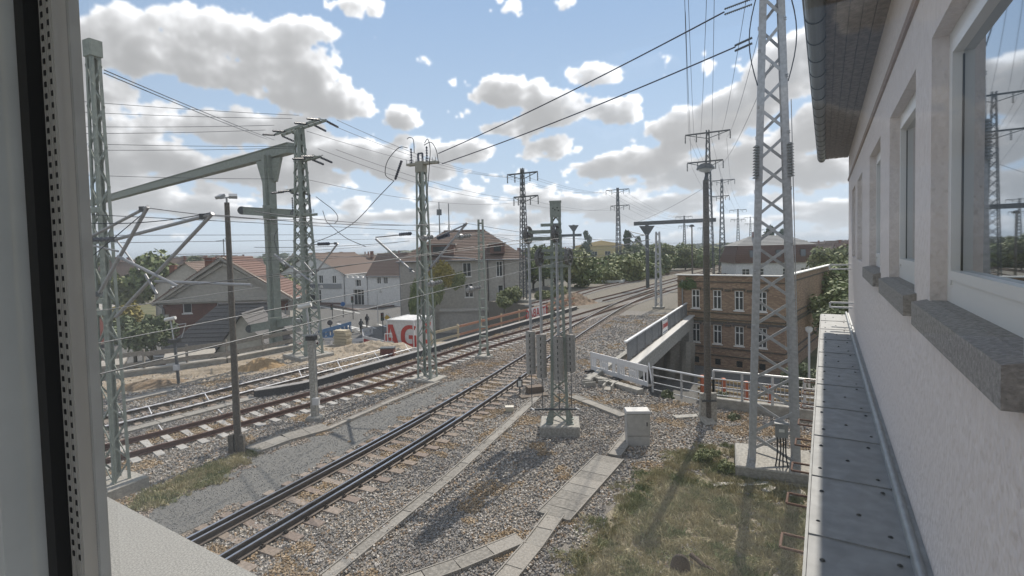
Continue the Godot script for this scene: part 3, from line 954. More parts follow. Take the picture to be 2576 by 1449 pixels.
# ---------------------------------------------------------------- masts and line equipment
var galv: StandardMaterial3D
var green: StandardMaterial3D
var darkst: StandardMaterial3D
var conc2: StandardMaterial3D
var porc: StandardMaterial3D
func mats_masts():
	galv = M("galv", Color(.36, .37, .385), Color(.50, .51, .525), .6, .6, .35)
	green = M("greenpaint", Color(.18, .21, .185), Color(.28, .315, .28), .8, .65, .05)
	darkst = M("darksteel", Color(.05, .06, .07), Color(.10, .11, .12), .8, .6, .2)
	conc2 = M("footing", Color(.25, .24, .215), Color(.40, .385, .35), .5, .95, 0, .4)
	porc = plain("porcelain", Color(.07, .035, .03), .25)
func tower():
	var b := G(1946, 1182)
	var t := thing("lattice_tower", "tall pale grey galvanised lattice tower on a concrete base beside the signal box", "tower", b, deg_to_rad(-23))
	footing(t, 1.95, 1.75, .34, conc2)
	lattice(t, 1.24, .75, .5, .4, 14.0, 19, .165, .075, galv, false, false, .34)
	var c := MB.new()
	c.box(Vector3(0, 14.4, 0), Vector3(.7, .16, .6))
	put(t, "cap", c, galv)
	c = MB.new()                                               # box with its hoses
	c.box(Vector3(.16, 1.28, .46), Vector3(.3, .34, .16))
	c.box(Vector3(.16, 1.47, .47), Vector3(.34, .04, .2))
	var bx := put(t, "junction_box", c, M("boxgrey", Color(.22, .23, .23), Color(.28, .29, .29), .4, .6))
	c = MB.new()
	c.box(Vector3(.16, 1.3, .546), Vector3(.13, .08, .008))
	put(bx, "label_plate", c, plain("plate", Color(.65, .65, .62), .5))
	for i in 4:
		c = MB.new()
		var x := .06 + i * .065
		var prev := Vector3(x, 1.12, .46)
		for k in 6:
			var q := Vector3(x + sin(k * 1.1 + i) * .02 + (i - 1.5) * .012 * k, 1.12 - (k + 1) * .2, .46 + .035 * k * (1 if k < 4 else 1.6))
			c.tube(prev, q, .02, -1, 6)
			prev = q
		put(t, "hose", c, plain("hose", Color(.02, .02, .022), .5))
	# insulator strings toward the mast across the tracks, post insulators on the legs
	for i in 2:
		var y: float = [12.15, 10.85][i]
		c = MB.new()
		var e0 := D(1892, 4 + i * 98, 13.5)
		var e1 := D(1822 + i * 26, 30 + i * 92, 13.9)
		for s in [-.07, .07]: c.insul(e0 + Vector3(0, s, 0), e1 + Vector3(0, s, 0), .035, 14)
		putw(t, "insulator_string", c, plain("insul_dark", Color(.07, .075, .07), .35))
	for s in [-1, 1]:
		c = MB.new()
		c.insul(Vector3(s * .42, 8.0, .3), Vector3(s * .40, 8.9, .28), .09, 12)
		put(t, "post_insulator", c, plain("insul_grey", Color(.22, .24, .25), .35))
	for s in [[-.36, .2], [.36, .25]]:
		c = MB.new()
		var prev := Vector3(s[0], 12.9, s[1])
		for k in 8:
			var q := Vector3(s[0] * (1 + .55 * sin((k + 1) / 8.0 * PI)), 12.9 - (k + 1) * .3, s[1])
			c.tube(prev, q, .016, -1, 6)
			prev = q
		put(t, "jumper_cable", c, plain("cable", Color(.03, .033, .04), .6))
	c = MB.new()
	c.bar(Vector3(.6, .34, .5), Vector3(.42, 10, .32), .02, .02)
	put(t, "lightning_conductor", c, galv)
	return t
func tension_mast():
	var b := G(1409, 1086)
	var t := thing("tensioning_mast", "green lattice mast carrying four wheels and stacked concrete counterweights", "mast", b, deg_to_rad(-6))
	footing(t, 1.32, 1.15, .36, conc2)
	lattice(t, .62, .5, .34, .3, 7.2, 15, .095, .05, green, false, false, .36)
	var c := MB.new()
	c.box(Vector3(0, 7.56, 0), Vector3(.37, .5, .33))
	c.box(Vector3(0, 7.83, 0), Vector3(.40, .05, .36))
	var cap := put(t, "head_box", c, M("headgreen", Color(.20, .235, .20), Color(.27, .30, .265), .7, .6))
	c = MB.new()
	for q in [[-.08, 7.6], [.06, 7.62], [-.02, 7.55], [.1, 7.52]]: c.disc(Vector3(q[0], q[1], .168), .022, Vector3.BACK, .01, 8)
	put(cap, "hole", c, plain("black", Color(.012, .012, .012), .9))
	for i in 4:                                                # base stiffeners
		c = MB.new()
		var sx := 1 if i % 2 else -1
		var sz := 1 if i > 1 else -1
		c.tri(Vector3(sx * .31, .36, sz * .25), Vector3(sx * .46, .36, sz * .25), Vector3(sx * .31, .8, sz * .25))
		c.tri(Vector3(sx * .46, .36, sz * .265), Vector3(sx * .31, .36, sz * .265), Vector3(sx * .31, .8, sz * .265))
		c.box(Vector3(sx * .36, .375, sz * .25), Vector3(.22, .03, .2))
		put(t, "base_plate", c, green)
	var wg := M("weights", Color(.24, .235, .22), Color(.36, .35, .33), .4, .95, 0, .4)
	var W := [[-.93, 6.73, .12, 3.52, 7], [.0, 6.76, .3, 3.36, 7], [-.56, 5.97, .3, 3.44, 7], [.41, 5.97, .12, 3.4, 6]]
	for i in 4:
		var q = W[i]
		var x: float = q[0]
		var z: float = q[2]
		c = MB.new()                                           # spoked wheel, seen nearly edge on
		var ax := Vector3(.93, 0, .36).normalized()
		var n := 20
		for k in n:
			var a0 := TAU * k / n
			var a1 := TAU * (k + 1) / n
			var e := ax.cross(Vector3.UP)
			var p0 := Vector3(x, q[1], z) + (e * cos(a0) + Vector3.UP * sin(a0)) * .27
			var p1 := Vector3(x, q[1], z) + (e * cos(a1) + Vector3.UP * sin(a1)) * .27
			c.bar(p0, p1, .1, .05, (p0 + p1) * .5 - Vector3(x, q[1], z))
			c.bar(p0, p0 + (p0 - Vector3(x, q[1], z)).normalized() * .045, .03, .03)
			if k % 3 == 0: c.bar(Vector3(x, q[1], z), p0, .025, .04, ax)
		c.tube(Vector3(x, q[1], z) - ax * .1, Vector3(x, q[1], z) + ax * .1, .07, -1, 10)
		put(t, "wheel", c, M("wheelsteel", Color(.10, .095, .10), Color(.17, .165, .165), .4, .6, .2))
		c = MB.new()
		c.tube(Vector3(x, q[1] - .2, z), Vector3(x, q[3], z), .035, -1, 6)
		c.tube(Vector3(x + .05, q[1] - .2, z + .03), Vector3(x + .05, q[3], z + .03), .012, -1, 5)
		put(t, "pull_rod", c, galv)
		for k in int(q[4]):
			var y: float = q[3] - .06 - k * .205
			var wv := MB.new()
			wv.lathe(Vector3(x, y - .2, z), [[.0, 0], [.15, .0], [.165, .012], [.168, .1], [.165, .188], [.15, .2], [.0, .2]], 16)
			var ws := put(t, "counterweight", wv, wg)
			wv = MB.new()
			wv.box(Vector3(x - .02, y - .1, z + .166), Vector3(.028, .1, .012))
			put(ws, "slot", wv, plain("black", Color(.012, .012, .012), .9))
		c = MB.new()
		c.tube(Vector3(x, q[3] - .06 - q[4] * .205, z), Vector3(x, .85, z), .014, -1, 5)
		put(t, "guide_rod", c, darkst)
	for q in [[-.93, 6.83, .12], [-.93, 6.6, .12]]:
		c = MB.new()
		c.bar(Vector3(q[0], q[1], q[2]), Vector3(.2, q[1], q[2]), .05, .12)
		put(t, "cross_arm", c, green)
	for y in [6.2, 5.97, 5.68, 7.05]:
		c = MB.new()
		c.bar(Vector3(-.56 if y < 7 else -.5, y, .21), Vector3(.42 if y < 7 else .1, y, .21), .05, .1)
		put(t, "cross_arm", c, green)
	c = MB.new()
	c.bar(Vector3(-.98, .86, .3), Vector3(.58, .86, .22), .05, .06)
	put(t, "guide_bar", c, darkst)
	for s in [[-.95, .3], [.55, .22]]:
		c = MB.new()
		c.tube(Vector3(s[0], .86, s[1] - .1), Vector3(s[0] + .12, .9, s[1] + .22), .03, -1, 6)
		put(t, "guide_handle", c, plain("white_metal", Color(.6, .6, .6), .4, .3))
	return t
func pole_lamp():
	var b := G(1781, 1062)
	var t := thing("lamp_post", "tall weathered wooden pole with a mushroom lamp between two concrete stubs", "lamp post", b)
	var wood := M("polewood", Color(.075, .065, .058), Color(.14, .125, .11), .5, .95, 0, .5)
	var c := MB.new()
	c.tube(Vector3(0, .0, 0), Vector3(0, 8.5, 0), .125, .095, 10)
	put(t, "pole", c, wood)
	for s in [-1, 1]:
		c = MB.new()
		c.bar(Vector3(s * .19, -.2, .02), Vector3(s * .185, 1.05, .02), .12, .2)
		put(t, "stub", c, conc2)
	c = MB.new()
	c.bar(Vector3(-.25, .8, .14), Vector3(.25, .8, .14), .03, .06)
	put(t, "clamp", c, darkst)
	c = MB.new()
	c.tube(Vector3(0, 8.5, 0), Vector3(.05, 8.75, 0), .07, .06, 8)
	c.tube(Vector3(.05, 8.75, 0), Vector3(-.03, 9.0, .1), .09, .05, 8)
	put(t, "lamp_bracket", c, darkst)
	c = MB.new()
	c.lathe(Vector3(-.05, 8.86, .12), [[.30, 0], [.29, .05], [.24, .13], [.15, .19], [.05, .215], [.0, .22]], 20)
	var sh := put(t, "lamp_shade", c, M("shade", Color(.10, .105, .11), Color(.17, .175, .18), .4, .5, .3))
	c = MB.new()
	c.lathe(Vector3(-.05, 8.8, .12), [[.0, -.06], [.1, -.04], [.2, .0], [.27, .07]], 16)
	put(sh, "diffuser", c, plain("opal", Color(.5, .5, .48), .3))
	var mb := MB.new()
	mb.box(Vector3.ZERO, Vector3(.48, .05, .55))
	var s2 := put(self, numbered("loose_slab"), mb, conc2)
	s2.transform = Transform3D(Basis(Vector3.UP, .3) * Basis(Vector3.RIGHT, .6), G(1774, 1062) + Vector3(0, .17, .12))
	tag(s2, "loose concrete slab tilted against the foot of the wooden lamp pole", "slab")
	mb = MB.new()
	mb.box(Vector3.ZERO, Vector3(1.0, .07, .3))
	s2 = put(self, numbered("loose_slab"), mb, conc2)
	s2.transform = Transform3D(Basis(Vector3.UP, .12), G(1730, 1050) + Vector3(0, .03, 0))
	tag(s2, "flat loose concrete slab on the gravel left of the wooden lamp pole", "slab")
func flood_pole():
	var b := G(600, 1140)
	var t := thing("floodlight_pole", "dark wooden pole with two floodlights on top standing by the pale slabs", "pole", b)
	var wood := M("polewood", Color(.075, .065, .058), Color(.14, .125, .11), .5, .95, 0, .5)
	var c := MB.new()
	c.tube(Vector3(0, 0, 0), Vector3(0, 7.95, 0), .115, .075, 10)
	put(t, "pole", c, wood)
	for s in [-.17, .16]:
		c = MB.new()
		c.bar(Vector3(s, -.2, .06), Vector3(s, .62, .06), .14, .16)
		put(t, "stub", c, wood)
	c = MB.new()
	c.tube(Vector3(0, 7.9, 0), Vector3(0, 8.1, 0), .03, -1, 6)
	c.bar(Vector3(-.22, 8.08, 0), Vector3(.25, 8.12, .05), .04, .04)
	put(t, "bracket", c, galv)
	for s in [-1, 1]:
		c = MB.new()
		var bs := Basis(Vector3.UP, s * .5) * Basis(Vector3.RIGHT, .5)
		c.box(Vector3(s * .2, 8.14, 0), Vector3(.24, .09, .2), bs)
		var f := put(t, "floodlight", c, M("shade2", Color(.25, .26, .27), Color(.33, .34, .35), .4, .5, .3))
		c = MB.new()
		c.box(Vector3(s * .2, 8.14, 0) - bs.y * .047, Vector3(.2, .006, .16), bs)
		put(f, "lens", c, plain("lens", Color(.5, .52, .52), .1))
func signals():
	var b := G(793, 1056)
	var t := thing("signal_post", "grey concrete post with a white tube lamp beside the rusty track", "signal post", b)
	footing(t, .55, .5, .16, conc2)
	var c := MB.new()
	c.bar(Vector3(0, .1, 0), Vector3(-.02, 3.05, 0), .24, .22)
	put(t, "post", c, conc2)
	c = MB.new()
	c.box(Vector3(-.02, 3.12, 0), Vector3(.34, .16, .3))
	put(t, "bracket_box", c, plain("black2", Color(.025, .025, .028), .6))
	c = MB.new()
	c.tube(Vector3(-.05, 3.1, 0), Vector3(-.18, 4.25, -.05), .035, -1, 6)
	c.tube(Vector3(.0, 3.15, 0), Vector3(.25, 3.4, .0), .025, -1, 6)
	c.tube(Vector3(.25, 3.4, 0), Vector3(.3, 3.75, 0), .02, -1, 6)
	c.tube(Vector3(-.35, 3.22, 0), Vector3(.35, 3.26, 0), .02, -1, 6)
	put(t, "stem", c, galv)
	c = MB.new()
	c.tube(Vector3(-.46, 4.28, 0), Vector3(.0, 4.4, -.05), .1, -1, 12)
	put(t, "tube_lamp", c, plain("lampwhite", Color(.62, .62, .6), .4))
	c = MB.new()
	c.box(Vector3(.12, .75, .16), Vector3(.24, .26, .14))
	put(t, "terminal_box", c, plain("boxlight", Color(.5, .5, .5), .5))
	b = G(450, 966)
	t = thing("signal_post", "slim dark signal post with a white lamp on the sandy strip", "signal post", b)
	c = MB.new()
	c.bar(Vector3(0, -.1, 0), Vector3(-.1, 2.1, 0), .1, .1)
	put(t, "post", c, darkst)
	c = MB.new()
	c.box(Vector3(-.1, 2.15, 0), Vector3(.5, .16, .3))
	c.bar(Vector3(-.2, 2.2, 0), Vector3(.5, 2.3, 0), .1, .04)
	put(t, "bracket_box", c, plain("black2", Color(.025, .025, .028), .6))
	c = MB.new()
	c.tube(Vector3(-.15, 2.2, 0), Vector3(-.25, 3.15, 0), .03, -1, 6)
	for q in [[.25, 2.3, .5, 3.0], [.5, 3.0, .1, 2.95], [.1, 2.95, -.15, 2.7]]: c.tube(Vector3(q[0], q[1], 0), Vector3(q[2], q[3], 0), .02, -1, 6)
	put(t, "stem", c, galv)
	c = MB.new()
	c.tube(Vector3(-.52, 3.2, 0), Vector3(.0, 3.3, 0), .09, -1, 10)
	put(t, "tube_lamp", c, plain("lampwhite", Color(.62, .62, .6), .4))
	c = MB.new()
	c.box(Vector3(.0, .85, .12), Vector3(.26, .26, .14))
	put(t, "terminal_box", c, plain("boxlight", Color(.5, .5, .5), .5))
func frame_parts(t, h: float, arms: Array, m, ins := true):       # cross arms with hanging insulators
	for a in arms:
		var c := MB.new()
		c.bar(Vector3(-a[1], a[0], 0), Vector3(a[2], a[0], 0), .18, .15)
		c.bar(Vector3(-a[1], a[0], 0), Vector3(0, a[0] - .7, 0), .07, .07)
		c.bar(Vector3(a[2], a[0], 0), Vector3(0, a[0] - .7, 0), .07, .07)
		var o := put(t, "cross_arm", c, m)
		if ins:
			for x in [-a[1], -a[1] * .5, a[2] * .5, a[2]]:
				c = MB.new()
				c.insul(Vector3(x, a[0] - .1, 0), Vector3(x, a[0] - 1.0, 0), .1, 5)
				put(o, "insulator", c, plain("insul_dark", Color(.07, .075, .07), .35))
func pylons():
	# [pixel x of axis, distance, height, base width, arms [y, left, right], label]
	var L := [
		[1318, 60.0, 15.6, 1.3, [[15.0, 2.0, 2.0], [12.3, 1.2, 2.0]], "dark lattice pylon with two cross arms beside the hip roofed grey house"],
		[1556, 110.0, 18.8, 1.6, [[18.4, 2.6, 2.5], [15.0, 1.6, 2.5]], "dark lattice pylon rising from the bushes beyond the curve of the tracks"],
		[1783, 62.0, 19.9, 1.7, [[19.6, 2.6, 2.5], [16.2, 2.4, 1.7]], "tall dark pylon right behind the mushroom lamp and brick building"],
		[1817, 112.0, 20.4, 1.8, [[20.1, 2.0, 2.6], [16.7, 2.2, 1.5]], "second dark pylon in the row leading away past the brick building"],
		[1722, 200.0, 17.5, 1.9, [[17.2, 3.2, 3.0], [13.6, 2.2, 2.4]], "far pylon beside the distant lamp above the green embankment"],
		[1857, 200.0, 19.6, 2.0, [[19.3, 3.0, 3.0], [15.6, 2.6, 2.6]], "third pylon in the row leading away past the brick building"],
		[1888, 265.0, 19.8, 2.2, [[19.5, 3.0, 3.0], [16.2, 2.6, 2.6]], "fourth pylon in the row, above the mansard house"],
		[1770, 250.0, 18.0, 2.2, [[17.6, 3.0, 3.0], [14.2, 2.6, 2.6]], "far pylon half hidden behind the wooden lamp pole"],
		[1912, 340.0, 18.5, 2.4, [[18.1, 3.2, 3.2], [14.8, 2.6, 2.6]], "farthest pylon in the row above the mansard house"]]
	for q in L:
		var p := D(q[0], 620, q[1])
		p.y = 0
		if q[1] > 90: p.y = -.1
		var t := thing("lattice_pylon", q[5], "pylon", p, deg_to_rad(-30), "power line pylons")
		if q[1] < 70:
			lattice(t, q[3] * .8, q[3] * .8, .36, .36, q[2], 22, .1, .05, darkst, true, true)
			footing(t, q[3] + .6, q[3] + .6, .3, conc2)
		else:
			lattice(t, q[3] * .8, q[3] * .8, .42, .42, q[2], 18, .14, .08, darkst, true, true)
		frame_parts(t, q[2], q[4], darkst)
	# strain pylon on the town side
	var b := G(776, 897)
	var t := thing("strain_pylon", "big grey green lattice pylon with staggered arms on the sandy strip", "pylon", b, deg_to_rad(-40))
	footing(t, 2.3, 2.1, .2, conc2)
	lattice(t, 1.5, 1.2, .42, .42, 13.7, 20, .16, .075, green, false, true, .2)
	var arms := [[13.85, 2.6, 2.7], [11.9, .4, 1.9], [10.2, 1.8, .3], [8.6, 1.3, 1.3]]
	for a in arms:
		var c := MB.new()
		c.bar(Vector3(-a[1], a[0], -.2), Vector3(a[2], a[0], -.2), .08, .14)
		c.bar(Vector3(-a[1], a[0], .2), Vector3(a[2], a[0], .2), .08, .14)
		for k in 9: c.bar(Vector3(lerpf(-a[1], a[2], k / 8.0), a[0], -.2), Vector3(lerpf(-a[1], a[2], minf(1.0, (k + 1) / 8.0)), a[0], .2), .05, .05)
		var o := put(t, "cross_arm", c, green)
		for s in [[-a[1], -1], [-a[1] * .5, -1], [a[2] * .5, 1], [a[2], 1]]:
			for d in [-1.0, 1.0]:
				if a[0] < 9.0: continue
				if a[0] == 11.9 and s[1] < 0 or a[0] == 10.2 and s[1] > 0: continue
				c = MB.new()
				var e := Vector3(s[0] + .3 * d, a[0] - .2, d * 1.15)
				c.insul(Vector3(s[0], a[0] - .05, d * .25), e, .075, 8)
				put(o, "insulator", c, plain("insul_blue", Color(.03, .035, .06), .3))
		if a[0] < 9.0:
			for k in 14:
				c = MB.new()
				var x := lerpf(-a[1], a[2], k / 13.0)
				c.tube(Vector3(x, a[0] + .1, 0), Vector3(x, a[0] + .3, 0), .02, -1, 5)
				put(o, "pin", c, galv)
			for x in [-1.2, .9]:
				c = MB.new()
				c.insul(Vector3(x, a[0] + .1, 0), Vector3(x, a[0] + 1.2, 0), .06, 8)
				put(o, "post_insulator", c, plain("insul_blue", Color(.03, .035, .06), .3))
	var c2 := MB.new()
	c2.box(Vector3(-.9, 1.9, .2), Vector3(.45, .8, .3))
	put(t, "switch_box", c2, galv)
	# mast between the rusty and the near track
	b = G(1076, 956)
	t = thing("catenary_mast", "grey green lattice mast with cable loops at its head between the two nearest tracks", "mast", b, deg_to_rad(-25))
	footing(t, 1.5, 1.2, .14, conc2)
	lattice(t, .78, .62, .38, .36, 10.3, 16, .11, .055, green, false, false, .14)
	c2 = MB.new()
	c2.box(Vector3(0, 10.3, 0), Vector3(.42, .5, .4))
	c2.bar(Vector3(-.75, 10.45, .1), Vector3(.95, 10.45, .1), .12, .1)
	c2.bar(Vector3(-.75, 10.45, -.1), Vector3(.95, 10.45, -.1), .12, .1)
	var hd := put(t, "cross_arm", c2, M("headpale", Color(.25, .25, .21), Color(.34, .33, .28), .5))
	for x in [-.55, .35]:
		c2 = MB.new()
		c2.insul(Vector3(x, 10.5, 0), Vector3(x, 11.25, 0), .06, 6)
		put(hd, "post_insulator", c2, plain("insul_blue", Color(.03, .035, .06), .3))
	for k in 10:
		c2 = MB.new()
		var x := lerpf(-.75, .9, k / 9.0)
		c2.tube(Vector3(x, 10.5, .1), Vector3(x, 10.68, .1), .018, -1, 5)
		put(hd, "pin", c2, galv)
	c2 = MB.new()
	c2.bar(Vector3(-.15, 10.5, .0), Vector3(-.15, 10.95, 0), .07, .07)
	c2.bar(Vector3(.1, 10.5, .0), Vector3(.1, 10.95, 0), .07, .07)
	c2.bar(Vector3(-.15, 10.95, .0), Vector3(.1, 10.95, 0), .07, .07)
	put(hd, "hoop", c2, plain("insul_blue", Color(.03, .035, .06), .3))
	var pz := D(1050, 400, 23.3)
	var lp := [[[1025, 372, 23.3], [1003, 372, 23.5], [975, 405, 24], [970, 440, 24.4], [991, 455, 24.4]], [[1024, 350, 23.3], [1030, 346, 23.3], [1040, 352, 23.3], [1042, 385, 23.3]], [[1067, 365, 23.3], [1085, 358, 23.2], [1098, 380, 23.2], [1103, 412, 23.2]],
		[[1068, 360, 23.3], [1076, 350, 23.3], [1082, 375, 23.3], [1080, 420, 23.4], [1073, 500, 23.5], [1066, 530, 23.5]], [[991, 455, 24.4], [950, 498, 25.5], [894, 557, 27], [840, 590, 28], [784, 612, 29.5]]]
	for q in lp:
		var pp := []
		for e in q: pp.append(D(e[0], e[1], e[2]))
		cable("black cable looping at the head of the grey green mast", pp, .018, null, "jumper_cable", "cable", "looping jumper cables")
	c2 = MB.new()
	c2.insul(D(1010, 405, 23.3), D(994, 452, 24.3), .07, 9)
	one("insulator_string", "dark slanting insulator string below the head of the grey green mast", "insulator", c2, plain("insul_blue", Color(.03, .035, .06), .3))
	lp = [[[795, 495, 29], [815, 510, 28.7], [840, 530, 28.5], [850, 548, 28.5], [842, 562, 28.6], [826, 562, 28.8]], [[812, 530, 29], [820, 555, 28.9], [827, 562, 28.8]], [[826, 562, 28.8], [870, 598, 27.5], [920, 620, 26.5]], [[770, 395, 29], [790, 402, 28.9], [812, 390, 28.7]], [[700, 575, 30], [690, 600, 30], [700, 640, 30]]]
	for q in lp:
		var pp := []
		for e in q: pp.append(D(e[0], e[1], e[2]))
		cable("black cable looping beside the big grey green strain pylon", pp, .018, null, "jumper_cable", "cable", "looping jumper cables of the strain pylon")
	# slim mast on the bridge edge
	b = G(1218, 902)
	t = thing("ladder_mast", "slim open ladder shaped steel mast between the rusty track and the near track", "mast", b, deg_to_rad(-25))
	footing(t, .85, .7, .2, conc2)
	for s in [-1, 1]:
		c2 = MB.new()
		c2.bar(Vector3(s * .24, .2, 0), Vector3(s * .13, 8.0, 0), .07, .13, Vector3.BACK)
		put(t, "leg", c2, green)
		c2 = MB.new()
		c2.tri(Vector3(s * .25, .2, .02), Vector3(s * .42, .2, .02), Vector3(s * .24, .7, .02))
		c2.tri(Vector3(s * .42, .2, -.02), Vector3(s * .25, .2, -.02), Vector3(s * .24, .7, -.02))
		put(t, "base_plate", c2, green)
	for k in 14:
		c2 = MB.new()
		var y := .75 + k * .54
		var w := lerpf(.23, .13, (y - .2) / 7.8)
		c2.bar(Vector3(-w, y, 0), Vector3(w, y, 0), .09, .09)
		put(t, "rung", c2, green)
	# mast past the bridge
	b = G(1657, 776)
	t = thing("catenary_mast", "pale lattice mast on the ballast shoulder by the far bridge end", "mast", b, deg_to_rad(-30))
	footing(t, 1.0, .9, .2, conc2)
	lattice(t, .66, .55, .42, .36, 7.4, 12, .11, .06, galv, true, false, .2)
	# left mast with cantilevers over the near track
	b = G(296, 1238)
	t = thing("catenary_mast", "tall green lattice mast beside the window frame carrying tubular cantilevers", "mast", b, deg_to_rad(-25))
	footing(t, 1.1, 1.0, .34, conc2)
	lattice(t, .52, .42, .24, .24, 11.5, 22, .08, .045, green, false, false, .34)
	c2 = MB.new()
	c2.box(Vector3(0, 11.75, 0), Vector3(.32, .42, .3))
	put(t, "head_box", c2, green)
	for y in [7.55, 6.75, 5.2, 4.9]:
		c2 = MB.new()
		c2.bar(Vector3(-.3, y, .25), Vector3(.35, y, .25), .07, .14)
		put(t, "bracket", c2, green)
func cantilevers():
	var tubem := M("tubegalv", Color(.24, .245, .26), Color(.36, .365, .38), .4, .5, .4)
	var bl := plain("insul_blue", Color(.03, .035, .06), .3)
	# [from px, py, depth, to px, py, depth, radius, part]
	var S := [["tubular cantilever reaching to the highest tip beside the window frame", [[207, 607, 13, 372, 520, 12.1, .036, "top_tube"], [372, 520, 12.1, 240, 755, 12.9, .042, "strut"], [207, 612, 13, 297, 632, 12.6, .025, "stay"], [297, 645, 12.5, 447, 720, 11.8, .036, "registration_arm"], [290, 600, 12.6, 350, 680, 12.4, .02, "stay"]]],
		["tubular cantilever with its tip in front of the dark floodlight pole", [[292, 602, 12.6, 530, 540, 11.4, .04, "top_tube"], [205, 604, 13, 292, 602, 12.6, .045, "insulator"], [535, 537, 11.4, 292, 797, 12.7, .042, "strut"], [390, 708, 12.2, 632, 717, 11.2, .036, "registration_arm"], [365, 690, 12.2, 395, 740, 12.0, .03, "stay"]]],
		["tubular cantilever from the grey green mast toward the slim ladder mast", [[1098, 598, 23.2, 1175, 563, 22.6, .035, "top_tube"], [1175, 560, 22.6, 1076, 682, 23.2, .05, "strut"], [1108, 645, 23.0, 1196, 652, 22.5, .035, "registration_arm"], [1130, 590, 22.9, 1100, 600, 23.2, .07, "insulator"]]],
		["tubular cantilever on the town side of the grey green mast", [[945, 601, 24, 1041, 686, 23.5, .05, "strut"], [945, 597, 24, 1036, 588, 23.5, .03, "top_tube"], [1005, 590, 23.7, 1036, 587, 23.5, .06, "insulator"]]],
		["tubular cantilever beside the big grey green strain pylon", [[850, 612, 28.5, 795, 685, 29.5, .05, "strut"], [765, 617, 29.5, 850, 612, 28.5, .03, "top_tube"], [800, 614, 29, 830, 613, 28.7, .07, "insulator"], [690, 640, 30, 785, 710, 29.5, .06, "stay"]]],
		["tubular cantilever on the pylon side of the big strain pylon's foot", [[692, 643, 31, 720, 670, 30.5, .05, "strut"], [700, 700, 31, 795, 690, 30, .03, "registration_arm"], [765, 660, 30, 790, 690, 29.8, .04, "stay"]]],
		["distant tubular cantilever near the far curve of the tracks", [[1582, 582, 62, 1630, 628, 61, .06, "strut"], [1574, 600, 62, 1628, 590, 61, .05, "top_tube"], [1582, 582, 62, 1625, 592, 61, .05, "stay"], [1540, 622, 64, 1635, 602, 61, .05, "registration_arm"]]]]
	for q in S:
		var first = q[1][0]
		var t := thing("cantilever", q[0], "cantilever", D(first[0], first[1], first[2]))
		for e in q[1]:
			var mb := MB.new()
			var a := D(e[0], e[1], e[2])
			var b := D(e[3], e[4], e[5])
			if e[7] == "insulator": mb.insul(a, b, e[6] * 1.5, 7)
			else: mb.tube(a, b, e[6], -1, 10)
			putw(t, e[7], mb, bl if e[7] == "insulator" else tubem)
		for e in q[1].slice(0, 2):
			var mb := MB.new()
			var a := D(e[0], e[1], e[2]).lerp(D(e[3], e[4], e[5]), .93)
			mb.box(a, Vector3(.13, .13, .1))
			putw(t, "clamp", mb, darkst)
	# big green portal in the town
	var cm := M("portalgreen", Color(.17, .20, .175), Color(.25, .28, .25), 1.5, .6)
	var p0 := D(684, 620, 36.5)
	p0.y = -4
	var t := thing("steel_portal", "massive pale green steel portal column with a long beam reaching over the rooftops", "portal", p0)
	var top := D(680, 392, 36.5)
	var c := MB.new()
	c.box(Vector3(p0.x, (top.y - 4) / 2, p0.z), Vector3(.42, top.y + 4, .8), Basis(Vector3.UP, .9))
	c.box(Vector3(p0.x, (top.y - 4) / 2, p0.z), Vector3(.8, top.y + 4, .38), Basis(Vector3.UP, .9))
	putw(t, "column", c, cm)
	c = MB.new()
	var e0 := D(733, 372, 35.0)
	var e1 := D(225, 512, 62.0)
	e1.y = e0.y
	e1 = D(225, 512, (e0.y - EYE.y) / ((ray(225, 512).y) / -ray(225, 512).z))
	c.bar(e0, e1, .5, .6)
	c.bar(e0 + Vector3(0, .32, 0), e1 + Vector3(0, .32, 0), .62, .06)
	c.bar(e0 - Vector3(0, .32, 0), e1 - Vector3(0, .32, 0), .62, .06)
	putw(t, "beam", c, cm)
	c = MB.new()
	var bd := (e1 - e0).normalized()
	var bc := Vector3(p0.x, e0.y - .45, p0.z)
	c.hexa([bc + bd * .5 - Vector3(.25, 1.6, 0), bc - bd * .5 + Vector3(.25, -1.6, 0), bc - bd * .5 + Vector3(.25, -1.6, -.3), bc + bd * .5 - Vector3(.25, 1.6, .3), bc + bd * 1.3 - Vector3(.25, 0, 0), bc - bd * 1.3 + Vector3(.25, 0, 0), bc - bd * 1.3 + Vector3(.25, 0, -.3), bc + bd * 1.3 - Vector3(.25, 0, .3)])
	putw(t, "haunch", c, cm)
	for q in [[612, 530, 37.5, 745, 538, 35.0], [632, 826, 37.5, 758, 803, 34.6]]:
		c = MB.new()
		var a := D(q[0], q[1], q[2])
		var b2 := D(q[3], q[4], q[5])
		c.bar(a, b2, .35, .5)
		c.bar(a + Vector3(0, .26, 0), b2 + Vector3(0, .26, 0), .42, .05)
		c.bar(a - Vector3(0, .26, 0), b2 - Vector3(0, .26, 0), .42, .05)
		var o := putw(t, "bracket_beam", c, cm)
		for e in [a, b2]:
			c = MB.new()
			c.disc(e + Vector3(0, 0, .15), .3, Vector3(.3, 0, 1).normalized(), .25, 16)
			putw(o, "roller", c, darkst)
		c = MB.new()
		c.box(a.lerp(b2, .54) + Vector3(.0, .0, .3), Vector3(.8, .95, .12), Basis(Vector3.UP, .9))
		putw(o, "clamp_plate", c, cm)
